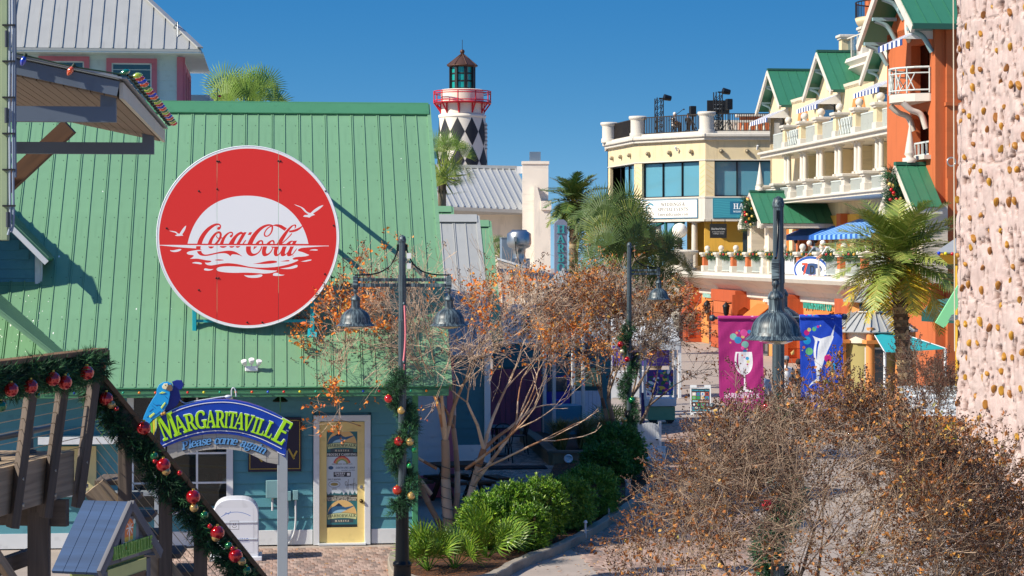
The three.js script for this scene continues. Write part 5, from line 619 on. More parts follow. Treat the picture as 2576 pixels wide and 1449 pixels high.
{ // picture board on the walk
  const o = at(1762, 1040, 65.9), t = thing('sandwich_board', 'white A-frame sandwich board covered with souvenir pictures on the walk', 'sign board', V3(o.x, 0, o.z), -0.05), w = MAT.whitePaint, map = canvasTex(360, 560, (g, W, H) => { g.fillStyle = '#5a3a35'; g.fillRect(0, 0, W, H); const R = rng(12), cs = ['#d9d2c4', '#2f8f5a', '#1d2a3a', '#3f78b5', '#c99a4a', '#e6e2da', '#b04a3a', '#7a8f9a', '#8a5aa0', '#56b04a']; for (let i = 0; i < 300; i++) { g.fillStyle = ['#c97a5a', '#8a4a3a', '#e0a890'][(R() * 3) | 0]; g.fillRect(R() * W, R() * H, 6 + R() * 14, 3); } const box = (x, y, w, h) => { g.fillStyle = cs[(R() * 10) | 0]; g.fillRect(x, y, w, h); g.fillStyle = cs[(R() * 10) | 0]; g.beginPath(); g.ellipse(x + w / 2, y + h / 2, w * 0.3, h * 0.3, 0, 0, 7); g.fill(); }; for (let r = 0; r < 2; r++) for (let c = 0; c < 4; c++) box(14 + c * 86, 90 + r * 92, 72, 78); for (let c = 0; c < 4; c++) box(14 + c * 86, 340, 70, 92); for (let c = 0; c < 6; c++) box(12 + c * 58, 440, 50, 44); g.fillStyle = '#7fc0cc'; g.beginPath(); g.moveTo(6, 300); g.lineTo(50, 274); g.lineTo(50, 286); g.lineTo(130, 286); g.lineTo(130, 316); g.lineTo(50, 316); g.lineTo(50, 326); g.fill(); g.fillStyle = '#f0d9c0'; g.font = 'italic bold 34px serif'; g.textAlign = 'center'; g.fillText('right here!', 245, 316); g.fillStyle = '#1b2a33'; g.fillRect(0, 8, W, 62); g.fillRect(0, 492, W, 60); g.fillStyle = '#54c3d8'; g.font = 'italic bold 50px serif'; g.fillText('Create your Own', W / 2, 56, 340); g.fillText('Personalized gifts', W / 2, 538, 340); });
  for (const s of [1, -1]) { const p = mesh('panel', [bx(0.64, 0.78, 0.03, 0, 0.46, 0), bx(0.2, 0.1, 0.03, -0.22, 0.88, 0), bx(0.2, 0.1, 0.03, 0.22, 0.88, 0), bx(0.1, 0.1, 0.03, -0.26, 0.04, 0), bx(0.1, 0.1, 0.03, 0.26, 0.04, 0)], w, t); p.position.z = s * 0.2; p.rotation.x = -s * 0.2; if (s > 0) part(p, 'poster', M('#ffffff', { r: 0.5, map }), printed(0.56, 0.72, 0, 0, 0.46, 0.0175)); }
}
// ---------------------------------------------------------------- lighthouse
{
  const lw = M('#ebe4d6', { r: 0.7, map: ST1 });
  const Z = 170, k = Z / F, o = at(1163, 640, Z), t = thing('lighthouse', 'white lighthouse with black diamonds, red gallery rail and copper lantern roof', 'lighthouse', V3(o.x, 0, o.z), 0.3), Y = (y) => EYE + (640 - y) * k, r = (p) => p * k;
  const yT = Y(296), rT = r(58), yB = 0, rB = r(79), rad = (y) => rT + (rB - rT) * (yT - y) / (yT - yB);
  part(t, 'tower', lw, lathe([[rB, yB], [rT, yT]], 48)); part(t, 'ring_moulding', lw, lathe([[rT, Y(297)], [r(60), Y(296)], [r(60), Y(290)], [r(55), Y(288)]], 48)); part(t, 'upper_drum', lw, lathe([[r(54), Y(290)], [r(53.5), Y(228)], [r(52), Y(226)], [0, Y(226)]], 48));
  const dkD = M('#26292d', { r: 0.6, map: P1 }), hh = r(35.6), N = 10, w = PI / N;
  for (let row = 0; row < 4; row++) for (let c = 0; c < N; c++) { const yc = yT - r(2) - hh - row * (2 * hh + r(1.5)), th0 = c * 2 * w + 0.14, P = [], pt = (a, y) => { const R = rad(y) + 0.015; return V3(Math.sin(a) * R, y, Math.cos(a) * R); }; const S = 8; for (let i = 0; i < S; i++) { const f = (q) => -1 + 2 * q / S, a0 = f(i), a1 = f(i + 1), h0 = hh * (1 - Math.abs(a0)), h1 = hh * (1 - Math.abs(a1)); const A = pt(th0 + a0 * w * 0.98, yc - h0), B = pt(th0 + a1 * w * 0.98, yc - h1), C = pt(th0 + a1 * w * 0.98, yc + h1), D = pt(th0 + a0 * w * 0.98, yc + h0); P.push(A, B, C, A, C, D); }
    const g = new THREE.BufferGeometry(); g.setAttribute('position', new THREE.BufferAttribute(new Float32Array(P.flatMap((p) => p.toArray())), 3)); g.computeVertexNormals(); part(t, 'diamond', dkD, fin(g)); }
  const red = M('#c3182c', { r: 0.45 }), gal = mesh('gallery', [lathe([[r(53), Y(258)], [r(73), Y(258)], [r(73), Y(261)], [r(53), Y(262)]], 48)], red, t);
  for (const y of [231, 236, 254]) part(gal, 'rail', red, fin(new THREE.TorusGeometry(r(72), 0.045, 6, 48)).rotateX(PI / 2).translate(0, Y(y), 0)); for (let i = 0; i < 10; i++) { const a = i / 10 * 2 * PI + 0.2, s = Math.sin(a), c = Math.cos(a); part(gal, 'rail_post', red, rod([s * r(72), Y(231), c * r(72)], [s * r(72), Y(259), c * r(72)], 0.05)); part(gal, 'bracket', red, rod([s * r(71), Y(261), c * r(71)], [s * r(54), Y(284), c * r(54)], 0.07), rod([s * r(55), Y(262), c * r(55)], [s * r(55), Y(286), c * r(55)], 0.07)); }
  const cop = M('#5a3f33', { r: 0.5, m: 0.3, map: MT1 }), dk = M('#1b1d1e', { r: 0.5 }), teal = M('#1f9a94', { r: 0.1, phys: { clearcoat: 1 } });
  const lan = mesh('lantern', [lathe([[r(29), Y(226)], [r(29), Y(166)]], 8)], teal, t); for (let i = 0; i < 8; i++) { const a = i / 8 * 2 * PI, s = Math.sin(a), c = Math.cos(a); part(lan, 'mullion', dk, bx(0.22, Y(166) - Y(226), 0.22, s * r(30), (Y(166) + Y(226)) / 2, c * r(30), 0, a)); } for (const y of [168, 186, 205, 224]) part(lan, 'glazing_bar', dk, lathe([[r(30), Y(y) - 0.06], [r(30.5), Y(y)], [r(30), Y(y) + 0.06]], 8));
  const roof = mesh('lantern_roof', [lathe([[r(31), Y(170)], [r(40), Y(167)], [r(40), Y(165)], [r(20), Y(148)], [r(3), Y(137)], [0, Y(136)]], 8)], cop, t); for (let i = 0; i < 8; i++) { const a = i / 8 * 2 * PI; part(roof, 'roof_seam', cop, rod([Math.sin(a) * r(40), Y(165), Math.cos(a) * r(40)], [Math.sin(a) * r(3), Y(136), Math.cos(a) * r(3)], 0.05)); } part(t, 'finial_ball', cop, sph(r(6), 0, Y(130), 0, 16)); part(t, 'lightning_rod', dk, rod([0, Y(124), 0], [0, Y(100), 0], 0.02)); part(t, 'vent', lw, bx(0.3, 2.2, 0.25, r(50), Y(345), r(32), 0, 1.0)); for (let i = 0; i < 7; i++) part(t, 'vent_slat', M('#8d8f90'), bx(0.34, 0.1, 0.3, r(50.5), Y(345) - 0.95 + i * 0.31, r(32.4), 0, 1.0));
}
// ---------------------------------------------------------------- beige house with grey roof and chimney
{
  const o = at(1240, 640, 120), t = thing('chimney_house', 'beige house with grey metal roof and a square stucco chimney', 'house', V3(o.x, 0, o.z), 0), P = (x, y, Z) => at(x, y, Z).sub(t.position);
  const A = P(1085, 518, 119.5), B = P(1349, 529, 119.5), C = P(1296, 425, 130), D = P(1040, 420, 130);
  part(t, 'roof_deck', MAT.greyRoof, poly([A, B, C, D], 0.2)); for (let i = 0; i <= 16; i++) { const f = i / 16; part(t, 'roof_seam', MAT.greyRoof, bar(A.clone().lerp(B, f).add(V3(0, 0.04, 0)), D.clone().lerp(C, f).add(V3(0, 0.04, 0)), 0.07, 0.08)); } part(t, 'ridge_cap', MAT.greyRoof, bar(D.clone().add(V3(0, 0.08, 0)), C.clone().add(V3(0.1, 0.08, 0)), 0.5, 0.2));
  part(t, 'rear_roof', MAT.greyRoof, poly([D, C, P(1330, 560, 141), P(1080, 560, 141)], 0.2));
  part(t, 'wall', MAT.lightStone, bx(7.6, 7.2, 0.4, -0.9, 3.6, -1.0), bx(0.4, 7.6, 18, 2.45, 3.8, -9.5)); part(t, 'gable_wall', MAT.lightStone, poly([P(1345, 690, 120.6), P(1350, 690, 132), P(1300, 428, 130), P(1345, 531, 120.6)], 0.2)); part(t, 'brick_panel', M('#8a5a48', { r: 0.9, map: CN1 }), bx(0.9, 1.2, 0.1, 2.0 - 0.55, 5.6, -0.75));
  const s = M('#efe6da', { r: 0.85, map: ST1, bump: GR1, bs: 0.003 }), ck = 120 / F, X = (x) => (x - 1240) * ck, Y = (y) => EYE + (640 - y) * ck; const ch = mesh('chimney', [bx(X(1379) - X(1314), Y(410), 1.5, (X(1379) + X(1314)) / 2, Y(410) / 2, -0.2)], s, t); part(ch, 'chimney_cap', s, bx(X(1381) - X(1312), 0.16, 1.6, (X(1379) + X(1314)) / 2, Y(410), -0.2)); part(ch, 'flue', MAT.steel, bx(X(1360) - X(1332), Y(382) - Y(408), 0.65, (X(1360) + X(1332)) / 2, (Y(382) + Y(408)) / 2, -0.2)); part(ch, 'shoulder', s, ext([[X(1343), Y(468)], [X(1343), 0], [X(1384), 0], [X(1384), Y(515)], [X(1362), Y(512)], [X(1350), Y(468)]].reverse(), 0.6).translate(0, 0, 0.6)); part(ch, 'shoulder_cap', s, bx(X(1386) - X(1360), 0.5, 0.8, (X(1386) + X(1360)) / 2, Y(518), 0.9)); part(ch, 'wall_box', MAT.whitePaint, bx(0.35, 0.4, 0.3, X(1308), Y(428), 0.3));
}
{ // vertical blade sign
  const o = at(1409, 640, 96), k = 96 / F, Y = (y) => EYE + (640 - y) * k, t = thing('blade_sign', 'tall blue blade sign with teal stacked letters behind the fan palm', 'sign', V3(o.x, 0, o.z), 0.1), h = Y(552) - Y(690); part(t, 'board', M('#7d889e', { r: 0.5 }), ext([[-0.27, Y(690)], [0.3, Y(690)], [0.3, Y(560)], [0.15, Y(553)], [-0.1, Y(553)], [-0.27, Y(562)]], 0.12, 0.01)); part(t, 'pole', MAT.iron, rod([0, 0, 0.05], [0, Y(690), 0.05], 0.08, 10)); [...'HARBOR'].forEach((c, i) => { const g = textGeo(c, 0.36, 0.04, 'serif'); g.translate(0.02, Y(584) - i * 0.43 - 0.05, 0.13); part(t, 'letter', M('#3fa3a8', { r: 0.4 }), g); });
}
// ---------------------------------------------------------------- event hall with roof deck
function bayFrame(parent, name, A, B) { const g = new THREE.Group(); g.name = name; g.position.set(A[0], 0, -A[1]); g.rotation.y = Math.atan2(B[1] - A[1], B[0] - A[0]); parent.add(g); g.len = Math.hypot(B[0] - A[0], B[1] - A[1]); return g; }
function picketRail(parent, mat, a, b, y0, y1, step = 0.13, r = 0.016) { const d = b.clone().sub(a), n = Math.round(d.length() / step), gs = []; for (let i = 0; i <= n; i++) { const p = a.clone().addScaledVector(d, i / n); gs.push(bx(r * 2, y1 - y0 - 0.06, r * 2, p.x, (y0 + y1) / 2, p.z)); } const m = part(parent, 'pickets', mat, ...gs); m.userData.kind = 'stuff'; part(parent, 'top_rail', mat, bar(a.clone().setY(y1), b.clone().setY(y1), 0.06, 0.06)); part(parent, 'bottom_rail', mat, bar(a.clone().setY(y0 + 0.06), b.clone().setY(y0 + 0.06), 0.05, 0.05)); }
{
  const t = thing('event_hall', 'cream event hall with tall glazed bays below a railed roof deck', 'building', V3(0, 0, 0)), V = [[6.27, 139], [7.7, 132.3], [11.6, 128], [16.6, 128]], names = ['bay', 'bay', 'bay'];
  const curtain = M('#7fa9b2', { r: 0.7, map: rep(T.wood, 0.15, 0.6) });
  for (let i = 0; i < 3; i++) {
    const b = bayFrame(t, i ? 'bay_00' + i : 'bay', V[i], V[i + 1]), L = b.len, w0 = i === 2 ? 0.55 : 0.5, w1 = L - (i === 2 ? 0.35 : 0.5);
    part(b, 'frieze', MAT.cream, bx(L, 1.4, 0.4, L / 2, 11.3, -0.2)); part(b, 'pier', MAT.cream, bx(w0, 2.2, 0.4, w0 / 2, 9.5, -0.2)); part(b, 'pier', MAT.cream, bx(L - w1, 2.2, 0.4, (L + w1) / 2, 9.5, -0.2)); part(b, 'sign_band', MAT.white, bx(L + 0.06, 1.32, 0.5, L / 2, 7.71, -0.18)); part(b, 'sill', MAT.white, bx(L + 0.1, 0.08, 0.56, L / 2, 8.39, -0.18)); part(b, 'cornice', MAT.white, bx(L + 0.5, 0.25, 0.9, L / 2, 12.1, -0.1, 0, 0, 0, 0.08), bx(L + 0.3, 0.2, 0.7, L / 2, 11.9, -0.12, 0, 0, 0, 0.06)); part(b, 'string_course', MAT.white, bx(L + 0.04, 0.06, 0.46, L / 2, 10.62, -0.19));
    for (let q = 0; q < 6; q++) for (const s of [0, 1]) part(b, 'pier_groove', M('#d9bf86', { r: 0.9 }), bx(w0 * 0.9, 0.035, 0.01, s ? L - (L - w1) / 2 : w0 / 2, 8.65 + q * 0.32, 0.002, 0, 0, s ? 0.6 : -0.6));
    const nP = i === 0 ? 3 : 3; for (let k = 0; k < nP; k++) part(b, 'window_pane', M('#5f99ad', { r: 0.05, phys: { clearcoat: 1 } }), bx((w1 - w0) / nP - 0.06, 2.1, 0.03, w0 + (w1 - w0) * (k + 0.5) / nP, 9.49, -0.3)); for (let k = 0; k <= nP; k++) part(b, 'mullion', MAT.iron, bx(0.07, 2.14, 0.12, w0 + (w1 - w0) * k / nP, 9.5, -0.24)); part(b, 'window_head', MAT.iron, bx(w1 - w0, 0.07, 0.12, (w0 + w1) / 2, 10.55, -0.24)); part(b, 'window_foot', MAT.iron, bx(w1 - w0, 0.07, 0.12, (w0 + w1) / 2, 8.46, -0.24));
    const nl = i === 0 ? 3 : 3; for (let k = 0; k < nl; k++) part(b, 'wall_light', M('#9a8f78', { r: 0.5, m: 0.3 }), cyl(0.13, 0.13, 0.16, L * (k + 0.6) / (nl + 0.2), 11.15, 0.08, 12, PI / 2), sph(0.1, L * (k + 0.6) / (nl + 0.2), 11.15, 0.16, 10)); if (i) { const c = part(b, 'camera', MAT.whitePaint, cyl(0.06, 0.06, 0.3, L * 0.62, 11.35, 0.2, 8, 0.6), rod([L * 0.62, 11.4, 0], [L * 0.62, 11.4, 0.15], 0.03)); }
    part(b, 'roof_rail_base', MAT.white, bx(L, 0.12, 0.4, L / 2, 12.3, -0.2)); const a = V3(0.4, 0, -0.2), e = V3(L - 0.3, 0, -0.2); picketRail(b, M('#3a332c', { r: 0.5, m: 0.3 }), a, e, 12.35, 13.4, 0.14, 0.02);
    // columns and porch below
    part(b, 'porch_beam', MAT.white, bx(L, 0.12, 0.6, L / 2, 7.0, -0.2));
    if (i === 2) { part(b, 'yellow_wall', MAT.yellowWall, bx(L, 3.1, 0.3, L / 2, 5.5, -0.7)); part(b, 'door', MAT.darkGlass, bx(1.2, 2.4, 0.1, 2.9, 5.15, -0.52)); part(b, 'door', MAT.darkGlass, bx(1.0, 2.4, 0.1, 4.2, 5.15, -0.52)); }
    if (i === 1) for (const f of [0.28, 0.55, 0.8]) part(b, 'column', MAT.white, cyl(0.2, 0.17, 3.0, L * f, 5.5, -0.3, 16), bx(0.5, 0.15, 0.5, L * f, 6.95, -0.3), bx(0.5, 0.3, 0.5, L * f, 4.1, -0.3));
    if (i === 1) for (const f of [0.12, 0.42]) part(b, 'arch_brace', M('#1f6a68', { r: 0.5 }), tube([[L * f, 5.0, -0.1], [L * f + 0.15, 5.9, -0.1], [L * f + 0.7, 6.6, -0.1], [L * f + 1.5, 6.9, -0.1]], 0.12, 14, 6), bx(1.4, 0.1, 0.1, L * f + 0.7, 6.9, -0.1), rod([L * f, 4.0, -0.1], [L * f, 6.9, -0.1], 0.1, 8));
  }
  for (const [x, z] of [[6.3, 138.6], [7.8, 132.4], [11.7, 128.2]]) part(t, 'corner_pillar', MAT.white, lathe([[0.5, 12.2], [0.5, 12.45], [0.44, 12.5], [0.44, 13.25], [0.5, 13.3], [0.56, 13.4], [0.54, 13.52], [0, 13.55]], 20, x, 0, -z));
  part(t, 'roof_slab', M('#cfc4b2', { r: 0.9, map: CN1 }), poly([[6.3, 12.25, -138.5], [7.8, 12.25, -132.5], [11.7, 12.25, -128.3], [20, 12.25, -128.3], [20, 12.25, -145], [6.3, 12.25, -145]], 0.3)); part(t, 'core', MAT.cream, ext([[6.5, 138.8], [8.0, 132.8], [11.8, 128.6], [20, 128.6], [20, 145], [6.5, 145]], 3.9).rotateX(PI / 2).translate(0, 12.1, 0).scale(1, 1, -1)); part(t, 'rear_wall', MAT.yellowWall, bx(9, 4, 0.3, 15.5, 5.5, -134));
  part(t, 'rear_parapet', MAT.white, bx(7.5, 0.9, 0.3, 16.5, 13.1, -137)); part(t, 'rear_pier', MAT.orange, bx(2.0, 1.1, 0.6, 15.6, 13.2, -136.6)); part(t, 'rear_pier_cap', MAT.white, bx(2.6, 0.22, 0.9, 15.6, 13.85, -136.6, 0, 0, 0, 0.06)); for (let i = 0; i < 16; i++) part(t, 'baluster', MAT.white, lathe([[0.08, 12.5], [0.05, 12.6], [0.12, 12.85], [0.06, 13.15], [0.08, 13.3]], 8, 12.4 + i * 0.45, 0, -135.5)); part(t, 'baluster_rail', MAT.white, bx(7.6, 0.14, 0.3, 15.8, 13.4, -135.5));
  // signs
  const F2 = (i, name, label, w, h, f, y, art, fr) => { const A = V[i], B = V[i + 1], L = Math.hypot(B[0] - A[0], B[1] - A[1]), r = Math.atan2(B[1] - A[1], B[0] - A[0]), p = V3(A[0] + (B[0] - A[0]) * f, y, -(A[1] + (B[1] - A[1]) * f)); p.add(V3(Math.sin(r), 0, Math.cos(r)).multiplyScalar(0.1)); const s = thing(name, label, 'sign', p, r); part(s, 'board', fr, bx(w + 0.12, h + 0.12, 0.06, 0, 0, 0)); part(s, 'print', M('#ffffff', { r: 0.5, map: canvasTex(1024, Math.round(1024 * h / w), art) }), printed(w, h, 0.034)); };
  F2(1, 'hall_sign', 'white framed weddings and special events sign on the event hall', 5.0, 1.05, 0.47, 7.72, (g, w, h) => { g.fillStyle = '#f4f2ec'; g.fillRect(0, 0, w, h); g.strokeStyle = '#3b8aa5'; g.lineWidth = 20; g.beginPath(); g.arc(230, h / 2, 68, 2.4, 5.6); g.stroke(); g.strokeStyle = '#6b6b68'; g.lineWidth = 9; g.beginPath(); g.moveTo(190, 60); g.lineTo(300, h - 30); g.moveTo(210, 80); g.lineTo(240, 120); g.stroke(); g.fillStyle = '#15191c'; g.textAlign = 'center'; g.font = 'bold 60px serif'; g.fillText('WEDDINGS &', 620, 72); g.fillText('SPECIAL EVENTS', 620, 136); g.font = 'bold 50px serif'; g.fillText('EmeraldGrande.com', 620, 194); }, M('#5c86a0', { r: 0.5 }));
  F2(2, 'hall_sign', 'teal sign with wave lines at the corner of the event hall', 4.3, 1.1, 0.53, 7.72, (g, w, h) => { g.fillStyle = '#3f9db0'; g.fillRect(0, 0, w, h); g.strokeStyle = '#1d6d86'; g.lineWidth = 4; for (let i = 0; i < 11; i++) { g.beginPath(); g.moveTo(0, 20 + i * 24); g.bezierCurveTo(80, 40 + i * 24, 150, i * 24, 330, 22 + i * 24); g.stroke(); } g.fillStyle = '#1a6f95'; g.fillRect(230, 34, w - 260, 186); g.fillStyle = '#ffffff'; g.font = 'bold 110px serif'; g.fillText('HARBORVIEW', 275, 142, 700); g.font = 'bold 34px serif'; g.fillText('WEDDINGS · SPECIAL EVENTS', 275, 192); }, M('#2d7f95', { r: 0.5 }));
  { const p = V3(12.3, 6.35, -127.2), s = thing('hanging_sign', 'small black sign hanging below the event hall', 'sign', p, 0); part(s, 'board', M('#1d2023', { r: 0.5 }), bx(1.0, 0.85, 0.08)); part(s, 'print', M('#ffffff', { r: 0.5, map: canvasTex(256, 216, (g) => { g.fillStyle = '#1d2023'; g.fillRect(0, 0, 256, 216); g.fillStyle = '#e6e6e6'; g.textAlign = 'center'; g.font = '44px serif'; g.fillText('HarborView', 128, 90, 230); g.font = '22px serif'; g.fillText('at Emerald Grande', 128, 130, 200); g.fillText('weddings · events', 128, 160, 180); }) }), printed(0.94, 0.8, 0.043)); part(s, 'hanger', MAT.iron, rod([-0.4, 0.42, 0], [-0.4, 0.7, 0], 0.02), rod([0.4, 0.42, 0], [0.4, 0.7, 0], 0.02)); }
  // band gear on the deck
  const truss = (X, Z, h, label) => { const t = thing('light_truss', label, 'truss', V3(X, 12.25, -Z), 0.3, 'stage trusses on the roof deck'); for (const [x, z] of [[0.2, 0.2], [-0.2, 0.2], [0.2, -0.2], [-0.2, -0.2]]) part(t, 'chord', MAT.black, rod([x, 0, z], [x, h, z], 0.035)); const gs = []; for (let y = 0; y < h - 0.3; y += 0.4) for (const s of [1, -1]) gs.push(rod([-0.2, y, 0.2 * s], [0.2, y + 0.4, 0.2 * s], 0.02), rod([0.2 * s, y, -0.2], [0.2 * s, y + 0.4, 0.2], 0.02)); part(t, 'lacing', MAT.black, ...gs); part(t, 'spot_head', MAT.black, cyl(0.16, 0.2, 0.45, 0.55, h + 0.05, 0, 12, 0, 0, 1.4), bx(0.5, 0.08, 0.1, 0.25, h, 0)); };
  truss(9.1, 132, 2.35, 'black lighting truss with a spot head at the deck corner pillar'); truss(12.5, 129.5, 2.55, 'black lighting truss standing in front of the screen');
  { const s = thing('stage_screen', 'large dark video screen seen from behind on the roof deck', 'screen', V3(12.6, 12.25, -130.5), 0); part(s, 'panel', MAT.black, bx(1.35, 0.85, 0.1, 0, 1.7, 0, 0, 0, 0, 0.02)); part(s, 'mount', MAT.greySteel, bx(0.5, 0.05, 0.05, 0, 1.6, 0.08), bx(0.5, 0.05, 0.05, 0, 1.85, 0.08)); part(s, 'stand', MAT.iron, rod([0, 0, -0.1], [0, 1.6, -0.1], 0.05)); }
  const spk = (X, Z, h, label) => { const s = thing('loudspeaker', label, 'speaker', V3(X, 12.25, -Z), 0.2, 'loudspeakers on the roof deck'); part(s, 'cabinet', MAT.black, bx(0.38, 0.65, 0.36, 0, h, 0, 0, 0, 0, 0.04)); part(s, 'pole', MAT.iron, rod([0, 0.3, 0], [0, h - 0.3, 0], 0.03)); for (let i = 0; i < 3; i++) part(s, 'leg', MAT.iron, rod([0, 0.9, 0], [0.6 * Math.sin(i * 2.1), 0, 0.6 * Math.cos(i * 2.1)], 0.025)); };
  spk(13.05 + 0.1, 129.3, 1.8, 'black loudspeaker on a tripod right of the screen'); spk(11.05, 130.5, 1.45, 'black loudspeaker on a tall stand left of the screen');
  { const s = thing('microphone_stand', 'thin boom microphone stand before the seated guitarist', 'microphone stand', V3(10.0, 12.25, -130.6)); part(s, 'pole', MAT.iron, rod([0, 0, 0], [-0.1, 1.1, 0], 0.025)); part(s, 'boom', MAT.iron, rod([-0.4, 0.9, 0], [0.5, 1.6, 0], 0.02)); part(s, 'microphone', MAT.black, sph(0.05, 0.52, 1.58, 0, 8)); }
}
// ---------------------------------------------------------------- cream hotel wing with green gables
// frame: x = u - 28 (facade plane 0, faces -x), z = 90 - v
const HO = vil(28, 0, 90), hz = (v) => 90 - v;
function gable(t, v, x0, x1, hw, eave, apex, roofMat, barge, wallMat, o = {}) {
  const z = hz(v), sl = Math.atan2(apex - eave, hw), L = Math.hypot(apex - eave, hw) + 0.25, W = x1 - x0;
  part(t, 'gable_wall', wallMat, ext([[-hw + 0.3, eave - 0.4], [hw - 0.3, eave - 0.4], [hw - 0.3, eave], [0, apex - 0.25], [-hw + 0.3, eave]], 0.3).rotateY(-PI / 2).translate(x0 + 0.95, 0, z));
  const dy = 0.25 * Math.sin(sl), dz = 0.25 * Math.cos(sl);
  const r1 = cutPanels(t, 'gable_roof', roofMat, x0, x1, 0.5, () => L, [0, eave - dy, z + hw + dz], sl), r2 = cutPanels(t, 'gable_roof', roofMat, -x1, -x0, 0.5, () => L, [0, eave - dy, z - hw - dz], sl, PI);
  part(t, 'roof_edge', M('#27584a', { r: 0.5 }), bx(W, 0.14, 0.1, (x0 + x1) / 2, eave - dy - 0.05, z + hw + dz - 0.02), bx(W, 0.12, 0.3, (x0 + x1) / 2, apex + 0.02, z));
  for (const s of [1, -1]) { part(t, 'barge_board', barge, bar([x0 + 0.03, apex - 0.14, z], [x0 + 0.03, eave - dy - 0.14, z + s * (hw + dz)], 0.12, 0.24)); for (const f of [0.3, 0.72]) { const p = V3(x0, apex - (apex - eave) * f - 0.25, z + s * hw * f); part(t, 'bracket', MAT.bracket, bx(0.8, 0.1, 0.14, x0 + 0.5, p.y - 0.02, p.z), tube([[x0 + 0.15, p.y - 0.08, p.z], [x0 + 0.55, p.y - 0.25, p.z], [x0 + 0.85, p.y - 0.7, p.z]], 0.07, 8, 6)); } }
  part(t, 'oval_vent', MAT.white, fin(new THREE.TorusGeometry(0.32, 0.06, 8, 24)).scale(1, 1.7, 1).rotateY(PI / 2).translate(x0 + 0.62, eave + (apex - eave) * 0.32, z), bx(0.06, 0.08, 0.7, x0 + 0.63, eave + (apex - eave) * 0.32, z), bx(0.06, 1.0, 0.07, x0 + 0.63, eave + (apex - eave) * 0.32, z));
}
function awning(t, v0, v1, x, y, proj, drop, cA, cB, n, name = 'awning') { const a = new THREE.Group(); a.name = name; t.add(a); const A = M(cA, { r: 0.8 }), B = M(cB, { r: 0.8 }), w = (v1 - v0) / n; for (let i = 0; i < n; i++) { const z0 = hz(v0 + i * w), z1 = hz(v0 + (i + 1) * w - 0.004); part(a, 'stripe', i % 2 ? A : B, poly([[x, y, z1], [x - proj, y - drop, z1], [x - proj, y - drop, z0], [x, y, z0]], 0.02), bx(0.02, 0.22, Math.abs(z1 - z0), x - proj, y - drop - 0.11, (z0 + z1) / 2)); } for (const v of [v0, v1]) part(a, 'side_flap', A, poly([[x, y, hz(v)], [x, y - drop, hz(v)], [x - proj, y - drop, hz(v)]], 0.02)); }
function pillar(t, v, x, y0, y1, mat, ball, w = 0.5) { const z = hz(v); part(t, 'pillar', mat, bx(w, y1 - y0, w, x, (y0 + y1) / 2, z)); part(t, 'pillar_base', MAT.white, bx(w + 0.12, 0.35, w + 0.12, x, y0 + 0.175, z, 0, 0, 0, 0.02)); part(t, 'pillar_cap', MAT.white, bx(w + 0.3, 0.14, w + 0.3, x, y1 + 0.05, z, 0, 0, 0, 0.03), bx(w + 0.15, 0.1, w + 0.15, x, y1 - 0.06, z)); if (ball) part(t, 'ball_finial', MAT.white, sph(ball, x, y1 + 0.2 + ball * 0.9, z, 16), cyl(0.12, 0.1, 0.15, x, y1 + 0.18, z, 12)); }
const railW = M('#c9d2d0', { r: 0.5, map: P1 });
